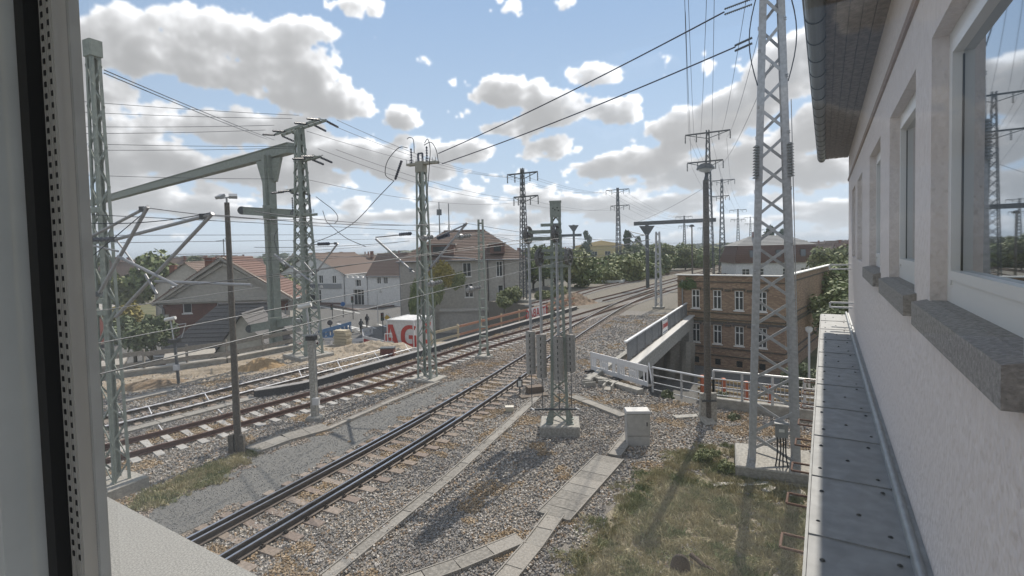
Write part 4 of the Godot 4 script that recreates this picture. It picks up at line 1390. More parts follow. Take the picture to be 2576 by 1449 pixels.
	# far portals
	for q in [[1595, 563, 1800, 553, 75.0, 1628, "dark steel portal beam on a forked post beyond the track junction"], [1412, 593, 1463, 591, 110.0, 1444, "small far steel portal beam left of the bushes"]]:
		var a := D(q[0], q[1], q[4])
		var b3 := D(q[2], q[3], q[4])
		var pp := D(q[5], 620, q[4])
		pp.y = -.1
		t = thing("steel_portal", q[6], "portal", pp)
		c = MB.new()
		c.bar(a, b3, .4, .55)
		putw(t, "beam", c, darkst)
		c = MB.new()
		var yb := D(q[5], 563, q[4]).y
		c.bar(pp, Vector3(pp.x, yb - .2, pp.z), .5, .4)
		c.hexa([Vector3(pp.x - .25, yb - 1.6, pp.z + .2), Vector3(pp.x + .25, yb - 1.6, pp.z + .2), Vector3(pp.x + .25, yb - 1.6, pp.z - .2), Vector3(pp.x - .25, yb - 1.6, pp.z - .2), Vector3(pp.x - 1.1, yb - .3, pp.z + .2), Vector3(pp.x + 1.1, yb - .3, pp.z + .2), Vector3(pp.x + 1.1, yb - .3, pp.z - .2), Vector3(pp.x - 1.1, yb - .3, pp.z - .2)])
		putw(t, "column", c, darkst)
	var lb := D(1741, 620, 80)
	lb.y = -.1
	t = thing("lamp_post", "slim dark lamp post with a mushroom head far along the tracks", "lamp post", lb)
	c = MB.new()
	c.tube(Vector3.ZERO, Vector3(0, 9.2, 0), .14, .1, 8)
	put(t, "pole", c, M("polewood", Color(.075, .065, .058), Color(.14, .125, .11), .5, .95, 0, .5))
	c = MB.new()
	c.lathe(Vector3(0, 9.1, 0), [[.42, 0], [.4, .1], [.25, .3], [.0, .36]], 14)
	put(t, "lamp_shade", c, darkst)
func wires():
	var g1 := "catenary wires over the tracks"
	var lab := "thin dark overhead wire running above the tracks"
	for q in [[190, 592, 13, 1062, 590, 60, 0.], [190, 612, 13, 1062, 600, 60, 0.], [190, 680, 12.8, 372, 527, 12.1, 0.], [230, 540, 13, 2000, 622, 250, .3], [535, 540, 11.4, 1120, 562, 22.9, .15], [372, 523, 12.1, 760, 552, 20, .1], [200, 560, 11, 530, 535, 11.4, .1],
		[640, 532, 14, 1175, 562, 22.6, .2], [1175, 562, 22.6, 1575, 600, 62, .4], [1175, 590, 22.6, 1440, 612, 60, .2], [1062, 601, 40, 1400, 592, 110, .2], [660, 645, 20, 1300, 632, 60, .2], [430, 640, 18, 1000, 610, 45, .2], [640, 622, 20, 1030, 606, 24, .1], [460, 655, 20, 1030, 635, 30, .15],
		[1214, 585, 28, 1440, 620, 60, .3], [1310, 640, 30, 1640, 610, 60, .2], [1130, 655, 23, 1640, 628, 61, .3], [1198, 660, 22.5, 1640, 622, 61, .3], [1500, 618, 60, 1800, 600, 150, .4]]:
		wire(lab, D(q[0], q[1], q[2]), D(q[3], q[4], q[5]), q[6], .011, g1)
	# contact wires that pass below eye level to the left
	var pale := plain("wirepale", Color(.12, .125, .13), .5, .4)
	var g2 := "low tension wires toward the tensioning mast"
	for q in [[205, 872, 3.6, 1362, 648, 16.4], [215, 950, 2.8, 1436, 652, 16.5], [205, 788, 5.2, 660, 722, 10.0], [660, 700, 10, 1335, 600, 16.5], [460, 720, 9, 1405, 600, 16.6]]:
		wire("pale steel wire crossing in front of the houses toward the tensioning mast", D(q[0], q[1], q[2]), D(q[3], q[4], q[5]), 0.0, .005 if q[2] < 6 else .009, g2, pale)
	var im := plain("insul_ring", Color(.30, .30, .30), .3)
	for q in [[[1076, 716, 12.9], [1113, 708, 13.2]], [[1174, 731, 12.4], [1210, 722, 12.7]], [[1060, 600, 13.5], [1090, 596, 13.8]], [[1148, 597, 14.2], [1185, 592, 14.6]]]:
		var c := MB.new()
		var a := D(q[0][0], q[0][1], q[0][2])
		var b := D(q[1][0], q[1][1], q[1][2])
		c.insul(a, b, .065, 6)
		c.tube(a.lerp(b, .18), a.lerp(b, .34), .085, -1, 12)
		one("wire_insulator", "grey and brown ribbed insulator with a bright ring on a pale tension wire", "insulator", c, im, "ribbed insulators on the tension wires")
	var g3 := "high voltage wires of the pylons"
	var lab3 := "high voltage wire strung between pylons against the clouds"
	# twin feeder from the grey green mast to the tall tower
	for q in [[1103, 386, 23.2, 1822, 30, 14.0], [1112, 412, 23.2, 1850, 118, 14.0]]:
		wire("thick blue black feeder wire rising to the tall grey tower", D(q[0], q[1], q[2]), D(q[3], q[4], q[5]), .12, .02, "feeder wires to the tall tower", plain("feeder", Color(.02, .025, .05), .5))
	for q in [[262, 176, 13.3, 690, 352, 36], [262, 184, 13.3, 672, 350, 36]]:
		wire("slanting guy wire from the mast head by the window frame to the green portal", D(q[0], q[1], q[2]), D(q[3], q[4], q[5]), .05, .014, "slanting guy wires")
	var st := [[752, 294], [735, 298], [690, 315], [668, 327]]
	for q in [[-60, 232, 752, 290], [-60, 268, 735, 298], [-60, 314, 690, 315], [-60, 334, 668, 327], [-60, 352, 745, 368], [-60, 374, 745, 372], [-60, 428, 690, 450]]:
		wire("high voltage wire leaving the strain pylon toward the window frame", D(q[0], q[1], 23), D(q[2], q[3], 29.8), .1, .012, g3)
	for q in [[848, 302, 1278, 443, .7], [828, 312, 1290, 446, .7], [772, 330, 1330, 448, .7], [800, 374, 1295, 505, .7], [845, 376, 1345, 503, .7], [775, 452, 1340, 503, .9]]:
		wire("high voltage wire from the strain pylon to the pylon by the grey house", D(q[0], q[1], 29), D(q[2], q[3], 60), q[4], .013, g3)
	for q in [[1275, 448, 1524, 482], [1293, 448, 1540, 482], [1333, 448, 1562, 482], [1352, 448, 1578, 482], [1293, 506, 1537, 522], [1338, 504, 1580, 522]]:
		wire("high voltage wire from the pylon by the grey house to the pylon in the bushes", D(q[0], q[1], 60), D(q[2], q[3], 110), .9, .014, g3)
	for q in [[1524, 486, 1702, 553], [1540, 486, 1710, 553], [1562, 486, 1728, 552], [1578, 486, 1738, 552], [1537, 525, 1704, 576], [1580, 525, 1738, 575]]:
		wire("high voltage wire from the pylon in the bushes to the far pylon", D(q[0], q[1], 110), D(q[2], q[3], 200), 1.4, .02, g3)
	for q in [[1722, -20, 1733, 345], [1731, -20, 1746, 345], [1778, -20, 1762, 345], [1797, -20, 1790, 345], [1880, -20, 1812, 342], [1915, 60, 1828, 345], [1724, 30, 1740, 418], [1940, 160, 1808, 418]]:
		wire("high voltage wire rising steeply from the pylon behind the brick building", D(q[0], q[1], 22), D(q[2], q[3], 62), .8, .012, g3)
	for q in [[1733, 348, 1799, 470], [1746, 348, 1806, 470], [1790, 348, 1828, 470], [1828, 348, 1840, 470], [1740, 420, 1797, 505], [1808, 420, 1835, 505]]:
		wire("high voltage wire between the first two pylons past the brick building", D(q[0], q[1], 62), D(q[2], q[3], 112), .8, .014, g3)
	for q in [[1799, 474, 1841, 535], [1828, 474, 1858, 535], [1840, 474, 1873, 535]]:
		wire("high voltage wire between the second and third pylon past the brick building", D(q[0], q[1], 112), D(q[2], q[3], 200), 1.2, .02, g3)
	wire("double span wire from the far portal up behind the mushroom lamp", D(1600, 560, 75), D(1775, 470, 62), .3, .016, "", null, "span_wire")
# ---------------------------------------------------------------- town
func text(parent, s: String, size: float, m, at: Transform3D, depth := .01, called := "lettering", bold := true):
	var t := TextMesh.new()
	t.text = s
	var f := SystemFont.new()
	f.font_names = PackedStringArray(["Droid Sans"])
	f.font_weight = 800 if bold else 400
	t.font = f
	t.font_size = 64
	t.pixel_size = size / 46.0
	t.depth = depth
	return put(parent, called, t, m, at)
func mound(called: String, label: String, cat: String, c: Vector3, rx: float, rz: float, h: float, m, turn := 0.0, sd := 1):
	var nn := noise(.5, 4, sd)
	var mb := MB.new()
	var n := 26
	var f := func(i: int, j: int) -> Vector3:
		var x := (i / float(n) * 2 - 1)
		var z := (j / float(n) * 2 - 1)
		var d := clampf(1.0 - Vector2(x, z).length(), 0, 1)
		return Vector3(x * rx, h * (smoothstep(0, .9, d) + nn.get_noise_2d(x * rx * 3, z * rz * 3) * .35 * smoothstep(0, .3, d)) - .03, z * rz)
	for i in n:
		for j in n: mb.quad(f.call(i, j + 1), f.call(i + 1, j + 1), f.call(i + 1, j), f.call(i, j))
	var o := put(self, numbered(called), mb, m)
	o.position = c
	o.rotation.y = turn
	return tag(o, label, cat)
var white: StandardMaterial3D
var tile: StandardMaterial3D
func town():
	white = plain("frame_white", Color(.7, .7, .68), .5)
	tile = M("rooftile", Color(.115, .065, .052), Color(.20, .12, .098), 1.2, .9)
	var tile2 := M("rooftile2", Color(.12, .085, .07), Color(.20, .15, .125), 1.2, .9)
	var slate := M("slate", Color(.07, .068, .07), Color(.125, .12, .12), 1.0, .8)
	var plaster := M("plaster_grey", Color(.31, .29, .255), Color(.41, .385, .345), 2.5, .95)
	var cream := M("plaster_cream", Color(.40, .375, .32), Color(.50, .47, .41), 2.5, .95)
	var wht := M("plaster_white", Color(.55, .55, .55), Color(.66, .66, .65), 3.0, .95)
	var redbrick := brick_mat("redbrick", Color(.115, .045, .035), Color(.17, .07, .052), Color(.15, .11, .09))
	var yb := brick_mat("yellowbrick", Color(.22, .135, .09), Color(.38, .265, .175), Color(.22, .18, .145))
	# yellow brick building across the underpass
	var X := Vector3(.769, 0, .639)
	var o := Vector3(14.9, -5.2, -45.2)
	var t := thing("brick_building", "yellow brick building with white windows and a flat roof behind the underpass", "building", o, -atan2(.639, .769))
	var H := 9.0
	var ws := []
	var gm := plain("pane_dark", Color(.03, .035, .04), .08, .0)
	for x in [1.3, 3.12, 4.88, 6.63]:
		for y in [5.93, 2.98]: ws.append([x, y, .7, 1.62])
		ws.append([x, 1.15, .5, .55])
	var b := MB.new()
	holed(b, -.3, 8.3, 0, H - .25, -.4, 0, ws)
	b.box(Vector3(-.15, H / 2 - 1.9, -11.2), Vector3(.3, H - 3.8, 21.6))
	b.box(Vector3(4, H / 2 - 1.9, -22.1), Vector3(8.6, H - 3.8, .3))
	put(t, "wall", b, yb)
	b = MB.new()
	holed(b, .4, 22.2, 0, H - .25, -.4, 0, [])
	put(t, "side_wall", b, yb, Transform3D(Basis(Vector3.UP, PI / 2), Vector3(8.3, 0, 0)))
	b = MB.new()
	b.quad(Vector3(0, H - .5, -.4), Vector3(7.9, H - .5, -.4), Vector3(7.9, H - 4.2, -22), Vector3(0, H - 4.2, -22))
	put(t, "roof", b, M("felt", Color(.05, .05, .05), Color(.09, .09, .09), 1.5))
	for s in [[Vector3(4, H - .18, .0), Vector3(8.9, .09, .45)], [Vector3(8.25, H - .17, -11.2), Vector3(.45, .09, 22)]]:
		b = MB.new()
		b.box(s[0], s[1])
		put(t, "coping", b, plain("copingwhite", Color(.6, .6, .58), .5))
	var band := M("brickband", Color(.06, .05, .045), Color(.10, .085, .07), .5)
	for y in [8.25, 5.62, 5.1, 4.85, 2.66, 2.0]:
		b = MB.new()
		b.box(Vector3(4, y, .03), Vector3(8.7, .09 if y != 4.85 else .16, .1))
		b.box(Vector3(8.33, y, -11.1), Vector3(.1, .09 if y != 4.85 else .16, 22.2))
		put(t, "cornice_band", b, band)
	for q in ws:
		if q[3] > 1.0:
			window(t, q[0], q[1], q[2], q[3], -.1, white, gm, 1, true, white, true)
			b = MB.new()
			b.box(Vector3(q[0], q[1] + q[3] + .14, .05), Vector3(1.0, .1, .1))
			b.box(Vector3(q[0] - .45, q[1] + q[3] + .04, .05), Vector3(.1, .12, .1))
			b.box(Vector3(q[0] + .45, q[1] + q[3] + .04, .05), Vector3(.1, .12, .1))
			put(t, "window_hood", b, band)
			if q[0] < 6: 
				b = MB.new()
				b.box(Vector3(q[0] + .88, q[1] + q[3] + .0, .04), Vector3(.5, .16, .08))
				put(t, "brick_panel", b, band)
		else:
			b = MB.new()
			b.box(Vector3(q[0], q[1] + .28, -.2), Vector3(.5, .55, .04))
			put(t, "cellar_window", b, gm)
	b = MB.new()
	b.tube(o + X * .2 + Vector3(0, 4.0, 0) + Vector3(-.1, 0, .1), o + X * .2 + Vector3(-.1, 8.4, .1), .06, -1, 8)
	putw(t, "downpipe", b, plain("zinc", Color(.25, .26, .27), .5, .5))
	var iv := put(t, "creeper", crown_mesh(61, 700, 14, .7, .09, Color(.03, .06, .02), Color(.08, .12, .04)), tinted("leaf", .7), Transform3D(Basis().scaled(Vector3(1.2, .9, .25)), Vector3(.7, 8.0, .12)))
	# old station
	var st = house("station_building", "old station gable house with red brick wall and red tiled roof behind the wooden fence", Vector3(-27.0, -4, -48), .12, 11.0, 6.5, 6.3, 10.0, redbrick, tile, [[-3.4, 5.0, .8, 1.1, 0], [3.6, 5.0, .8, 1.1, 0], [0, 4.85, 1.6, 1.35, 1]], [[3.2, 3.5, 1, 1.8]], white, {"gm": plaster, "sm": plaster, "chim": [[-3.4, -5, 10.0, 3.0]], "ov": .5, "cat": "building"})
	b = MB.new()
	for s in [-1, 1]:
		b.bar(Vector3(s * 6.2, 5.95, .3), Vector3(0, 10.05, .3), .5, .3)
		b.bar(Vector3(s * 5.5, 6.15, .16), Vector3(0, 9.5, .16), .2, .22)
	b.box(Vector3(0, 6.2, .22), Vector3(12.0, .3, .5))
	b.box(Vector3(0, 5.95, .1), Vector3(11.7, .14, .24))
	b.box(Vector3(0, 7.9, .06), Vector3(4.2, .12, .14))
	put(st, "gable_trim", b, plaster)
	b = MB.new()
	b.box(Vector3(0, 5.4, .012), Vector3(11.0, .95, .03))
	for q in [[-3.4, .9], [3.6, .9], [0, 1.75]]: pass
	for s in [-1, 1]:
		for k in 9:
			var qb := MB.new()
			qb.box(Vector3(s * (5.8 - (.25 if k % 2 else .4)), .3 + k * .55, .03), Vector3(.5 if k % 2 else .8, .5, .1))
			put(st, "quoin", qb, cream)
	b = MB.new()
	for k in 40:
		for s in [-1, 1]:
			var tt := k / 40.0
			b.box(Vector3(s * lerpf(6.25, .1, tt), lerpf(6.05, 10.15, tt), .3), Vector3(.12, .1, .62))
	put(st, "verge_tiles", b, tile).set_meta("kind", "stuff")
	b = MB.new()
	b.tube(Vector3(-2.0, 9, -5), Vector3(-2.0, 12.0, -5), .04, -1, 6)
	b.bar(Vector3(-2.7, 11.8, -5), Vector3(-1.6, 11.9, -5), .05, .05)
	b.bar(Vector3(-1.7, 11.6, -5.3), Vector3(-1.7, 12.1, -4.7), .04, .04)
	put(st, "aerial", b, darkst)
	var an = house("station_annex", "low annex with a dark slate hip roof in front of the old station", Vector3(-29.2, -4, -44.6), -PI / 2 + .05, 5.2, 11.0, 2.7, 6.0, redbrick, slate, [], [[3, .8, .8, 1.4], [8, .8, .8, 1.4]], white, {"hip": 3.4, "ov": .4, "cat": "building"})
	house("station_porch", "small porch with a pale stone gable and arched window before the slate roofed annex", Vector3(-20.9, -4, -39.4), .12, 4.0, 4.0, 2.9, 5.7, cream, slate, [[-.7, 1.4, .75, 1.6, 1, true], [1.1, 1.4, .7, 1.5, 1, true]], [], white, {"ov": .35, "cat": "building"})
	house("house", "pale gable house with brown tiled roof peeking out left of the old station chimney", Vector3(-44.6, -4, -70), .15, 8.0, 16, 6.4, 9.4, cream, tile2, [[1.2, 5.2, .8, 1.1, 0]], [], white, {"chim": [[-2.5, -2, 9.0, 2], [1.5, -9, 10.2, 1.5]]})
	house("house", "narrow white and maroon house directly left of the old station's corner", Vector3(-33.9, -4, -51), .2, 2.2, 3.0, 6.2, 7.2, wht, M("zincroof", Color(.2, .22, .24), Color(.27, .29, .31), 1.0, .5, .3), [], [], white)
	house("house", "long low shed with a pale metal roof behind the yellow bush", Vector3(-52, -4, -56), .3, 7.0, 10, 4.0, 5.2, M("maroon", Color(.12, .035, .035), Color(.17, .055, .05), 1.0), M("greyroof", Color(.3, .3, .28), Color(.38, .37, .35), 1.5), [], [])
	# flat roofed sheds below the wall
	for q in [[-33.5, -38.5, 6.5, 4.5, 2.1, "flat roofed concrete garage left of the round green tree"], [-27.5, -34.8, 5.0, 3.2, 1.5, "lower flat roofed garage beside the retaining wall"], [-25.2, -39.6, 3.4, 3.0, 2.6, "white walled flat shed right behind the round green tree"]]:
		t = thing("garage", q[5], "garage", Vector3(q[0], -4, q[1]), .55)
		b = MB.new()
		b.box(Vector3(0, q[4] / 2 - .05, 0), Vector3(q[2] - .3, q[4], q[3] - .3))
		put(t, "wall", b, wht if q[4] > 2.5 else plaster)
		b = MB.new()
		b.box(Vector3(0, q[4] + .04, 0), Vector3(q[2], .16, q[3]))
		put(t, "roof", b, M("flatroof", Color(.30, .28, .25), Color(.40, .375, .335), 1.5))
		b = MB.new()
		b.box(Vector3(0, q[4] / 2 - .1, q[3] / 2 - .13), Vector3(q[2] * .5, q[4] - .4, .06))
		put(t, "door", b, plain("doorgrey", Color(.12, .12, .13), .6))
	# shop row
	var a := -.345
	var sx := Vector3(cos(a), 0, -sin(a))
	var so := Vector3(-48.4, -4, -105.4)
	var shop = house("service_shop", "white gable house with a service sign over its ground floor", so + sx * 8.6, a, 16.2, 14, 6.2, 10.2, wht, tile2, [[-1.6, 4.3, 1.0, 1.6, 1], [2.4, 4.3, 1.0, 1.6, 1], [.2, .1, 4.2, 2.9, 2, true], [5.6, 4.3, .9, 1.5, 1]], [[4, 4, 1, 1.6]], white, {"cat": "shop"})
	b = MB.new()
	b.box(Vector3(.6, 3.75, .06), Vector3(13.4, .95, .12))
	put(shop, "sign_board", b, M("signgrey", Color(.24, .25, .26), Color(.29, .3, .31), 1.0))
	text(shop, "SERVICE", .62, plain("navy", Color(.015, .02, .05), .5), Transform3D(Basis(), Vector3(.4, 3.75, .135)), .03)
	b = MB.new()
	b.box(Vector3(0, .25, .04), Vector3(16.0, .5, .08))
	put(shop, "plinth", b, M("plinthbrick", Color(.10, .06, .05), Color(.15, .09, .07), .6))
	var mid := thing("link_building", "white flat roofed link with notched parapet and glass door next to the service shop", "building", so + sx * 19.2, a)
	b = MB.new()
	holed(b, -2.6, 2.6, 0, 5.4, -5, 0, [[.6, .1, 2.4, 3.0], [.6, 3.7, 1.2, 1.3]])
	for k in 5: b.box(Vector3(-2.3 + k * 1.15, 5.6, -.2), Vector3(.6, .4, .4))
	put(mid, "wall", b, wht)
	window(mid, .6, .1, 2.4, 3.0, -.3, white, gm, 2, true)
	window(mid, .6, 3.7, 1.2, 1.3, -.3, white, gm, 1, false)
	house("house", "white house with a brown roof sloping to the street right of the service shop", so + sx * 22.0 - Vector3(-sin(a), 0, -cos(a)) * 0 + Vector3(.338, 0, -.941) * 4.0, a - PI / 2, 8.0, 7.6, 6.0, 9.8, wht, tile2, [], [[2.5, 4.2, .9, 1.3, 1], [4.0, 4.2, .9, 1.3, 1]], white)
	# big grey house with hip roof
	var gh = house("grey_house", "big grey plaster house with brown tiled hip roof beyond the orange guard rail", Vector3(-14.6, -4, -71.5), -PI / 2 + .03, 11.0, 16.2, 9.2, 12.9, plaster, tile2, [], [[8.6, 6.8, 1.1, 1.8, 1], [8.8, 4.1, 1.1, 1.8, 1], [12.8, 6.7, .8, 2.0, 1], [12.9, 4.4, .7, 1.2, 0], [3.2, 6.8, 1.0, 1.7, 1], [14.4, 1.6, .5, .6, 0], [15.3, 1.6, .5, .6, 0]], white, {"hip": 5.2, "ov": .4})
	for q in [[5.2, 3.6], [12.6, 1.9]]:
		b = MB.new()
		b.box(Vector3(4.4, 10.35, -q[0]), Vector3(2.4, 1.3, q[1]))
		var dm := put(gh, "dormer", b, tile)
		b = MB.new()
		b.box(Vector3(4.4, 11.05, -q[0]), Vector3(2.7, .12, q[1] + .4))
		put(dm, "dormer_roof", b, M("greyroof", Color(.3, .3, .28), Color(.38, .37, .35), 1.5))
		b = MB.new()
		b.box(Vector3(5.62, 10.35, -q[0]), Vector3(.06, .8, q[1] * .5))
		put(dm, "dormer_window", b, gm)
	b = MB.new()
	b.tube(Vector3(5.62, 0, -11.3), Vector3(5.62, 9.1, -11.3), .07, -1, 8)
	b.tube(Vector3(5.62, 0, -13.4), Vector3(5.62, 9.1, -13.4), .05, -1, 8)
	put(gh, "downpipe", b, plain("pipe_brown", Color(.05, .04, .035), .6))
	b = MB.new()
	b.box(Vector3(7.0, 1.3, -8.2), Vector3(2.6, 2.6, 6.0))
	b.box(Vector3(7.0, 2.68, -8.2), Vector3(2.9, .16, 6.3))
	put(gh, "side_extension", b, plaster)
	for q in [[1105, 690, 62.0, 2.0, 2.1, 3], [1090, 735, 61.5, 1.5, 2.6, 1], [1148, 705, 62.5, 1.3, 1.6, 1], [1045, 760, 61, .9, 3.0, 0]]:
		var pv := D(q[0], q[1], q[2])
		var ivy := put(self, numbered("ivy"), tree_mesh(q[5]), tinted("leaf", .7), Transform3D(Basis().scaled(Vector3(q[3], q[4], .5)), pv))
		tag(ivy, ["", "dark green ivy climbing the left part of the grey house wall", "", "yellowing ivy patch below the eaves of the grey house"][q[5]] if q[5] else "tall thin ivy at the far left corner of the grey house", "ivy", "ivy on the grey house" if q[5] == 1 else "")
	# mansard house
	t = thing("mansard_house", "white house with a dark red mansard roof behind the brick building", "house", Vector3(50.4, -4, -97), -.1)
	b = MB.new()
	holed(b, -7.6, 7.6, 0, 6.6, -.3, 0, [[-5.8, 3.6, 1.4, 1.7], [-3.2, 3.6, 1.4, 1.7], [4.9, 3.6, 1.4, 1.7], [2.0, 3.3, 2.2, 2.0]])
	b.box(Vector3(0, 3.3, -9), Vector3(15.2, 6.6, .3))
	for s in [-1, 1]: b.box(Vector3(s * 7.45, 3.3, -4.6), Vector3(.3, 6.6, 8.6))
	put(t, "wall", b, wht)
	for q in [[-5.8, 3.6, 1.4, 1.7], [-3.2, 3.6, 1.4, 1.7], [4.9, 3.6, 1.4, 1.7], [2.0, 3.3, 2.2, 2.0]]: window(t, q[0], q[1], q[2], q[3], -.12, white, gm)
	b = MB.new()
	var dr := M("mansard", Color(.07, .035, .03), Color(.125, .065, .05), 1.0)
	var e0 := [Vector3(-8, 6.4, .4), Vector3(8, 6.4, .4), Vector3(8, 6.4, -9.5), Vector3(-8, 6.4, -9.5)]
	var e1 := [Vector3(-7, 9.7, -.8), Vector3(7, 9.7, -.8), Vector3(7, 9.7, -8.3), Vector3(-7, 9.7, -8.3)]
	var e2 := [Vector3(-3.2, 11.6, -4.5), Vector3(3.2, 11.6, -4.5), Vector3(3.2, 11.6, -4.6), Vector3(-3.2, 11.6, -4.6)]
	for i in 4: slope(b, e0[i], e0[(i + 1) % 4], e1[(i + 1) % 4], e1[i], 9)
	var rf := put(t, "mansard_roof", b, dr)
	b = MB.new()
	for i in 4: slope(b, e1[i] * Vector3(1.05, 1, 1.03), e1[(i + 1) % 4] * Vector3(1.05, 1, 1.03), e2[(i + 1) % 4], e2[i], 7)
	put(t, "upper_roof", b, M("greyroof2", Color(.2, .2, .2), Color(.27, .27, .265), 1.5))
	for x in [-4.6, .2, 4.6]:
		b = MB.new()
		b.box(Vector3(x, 8.1, -.1), Vector3(1.0, 1.5, .16))
		var sk := put(rf, "skylight", b, plain("frame_dark", Color(.06, .06, .06), .5))
		b = MB.new()
		b.box(Vector3(x, 8.1, .0), Vector3(.8, 1.3, .05))
		put(sk, "pane", b, plain("pane_sky", Color(.12, .14, .17), .06))
	b = MB.new()
	b.box(Vector3(-2.6, 11.6, -4), Vector3(1, 1.6, .8))
	put(t, "chimney", b, M("chimney", Color(.14, .05, .035), Color(.22, .09, .06), .6))
	# houses further back
	house("house", "ochre flat topped apartment house on the skyline above the bushes", D(1512, 632, 235) * Vector3(1, 0, 1) + Vector3(0, -4, 0), -.2, 26, 14, 10.5, 13.0, M("ochre", Color(.42, .33, .12), Color(.5, .41, .2), 3.0), M("ochreroof", Color(.35, .26, .1), Color(.42, .33, .15), 3), [[-8, 6, 2.5, 2], [-3, 6, 2.5, 2], [3, 6, 2.5, 2], [8, 6, 2.5, 2]], [], white, {"hip": 5.0})
	house("house", "long low house with a faded red roof between the dark conifers and the hedge", D(1478, 672, 125) * Vector3(1, 0, 1) + Vector3(0, -4, 0), PI / 2 - .4, 9, 22, 3.6, 7.2, cream, tile, [], [])
	house("house", "small gable house amid the bushes below the ochre block", D(1500, 672, 112) * Vector3(1, 0, 1) + Vector3(0, -4, 0), -.3, 6, 8, 3.4, 6.4, cream, tile, [[0, 3.2, 1.2, 1.4]], [])
	t = thing("carport", "white flat roofed carport half hidden by the hedge", "carport", D(1502, 705, 88) * Vector3(1, 0, 1) + Vector3(0, -4, 0), -.3)
	b = MB.new()
	b.box(Vector3(0, 4.3, -2), Vector3(9, .4, 6))
	put(t, "roof", b, wht)
	b = MB.new()
	b.box(Vector3(-4, 2.1, -2), Vector3(.6, 4.1, 5))
	b.box(Vector3(0, 2.1, -4.8), Vector3(9, 4.1, .3))
	put(t, "wall", b, wht)
	b = MB.new()
	b.box(Vector3(.5, 2.6, .6), Vector3(7, .5, .1))
	put(t, "rail", b, white)
	var r := RandomNumberGenerator.new()
	r.seed = 77
	var wl := [wht, cream, plaster]
	var kinds := ["white rendered", "cream rendered", "grey rendered"]
	var roofs := [tile, tile2]
	var rn := ["red tiled", "brown tiled"]
	for i in 46:
		var z := r.randf_range(120, 420)
		var px := r.randf_range(180, 1420) if i < 36 else r.randf_range(1860, 2130)
		var p := D(px, 640, z)
		if p.x > -4 and px < 1420 and z < 160: continue
		p.y = -4.2
		var wi := r.randi() % 3
		var ri := r.randi() % 2
		house("house", "far %s house with %s roof among the town's rooftops" % [kinds[wi], rn[ri]], p, r.randf_range(-2.0, .8), r.randf_range(7, 10), r.randf_range(9, 15), r.randf_range(4.5, 6.2), r.randf_range(8.4, 10.4), wl[wi], roofs[ri], [[-1.5, 3.4, 1, 1.3], [1.5, 3.4, 1, 1.3]], [[3, 3.4, 1, 1.3], [6, 3.4, 1, 1.3]], white, {"grp": "far town houses", "chim": [[.8, -4, 10.6, 2]]})
	# telecom masts on the skyline
	for q in [[1104, 508, 300.0, "grey telecom mast with antennas on the skyline left of the grey house roof"], [1128, 512, 320.0, "thin guyed radio mast on the skyline above the grey house roof"]]:
		var top := D(q[0], q[1], q[2])
		t = thing("telecom_mast", q[3], "antenna mast", Vector3(top.x, -4, top.z))
		b = MB.new()
		b.tube(Vector3(0, 0, 0), Vector3(0, top.y + 4, 0), .5, .25, 8)
		put(t, "mast", b, darkst)
		if q[0] < 1110:
			for k in 6:
				b = MB.new()
				b.box(Vector3(cos(k * 1.05) * 1.2, top.y - 2, sin(k * 1.05) * 1.2), Vector3(.5, 3.4, .4))
				b.bar(Vector3(0, top.y - 2, 0), Vector3(cos(k * 1.05) * 1.2, top.y - 2, sin(k * 1.05) * 1.2), .15, .15)
				put(t, "antenna", b, darkst)
		else:
			for k in 3:
				b = MB.new()
				b.tube(Vector3(0, top.y - 8, 0), Vector3(cos(k * 2.1) * 7, 8, sin(k * 2.1) * 7), .08, -1, 5)
				put(t, "guy_wire", b, darkst)
func tree_mesh(k: int):
	if tree_meshes.is_empty():
		var d = tree(0, "x", Vector3(0, -50, 0), 1, 2)
		used.erase("tree")
		remove_child(d)
		d.free()
	return tree_meshes[k]
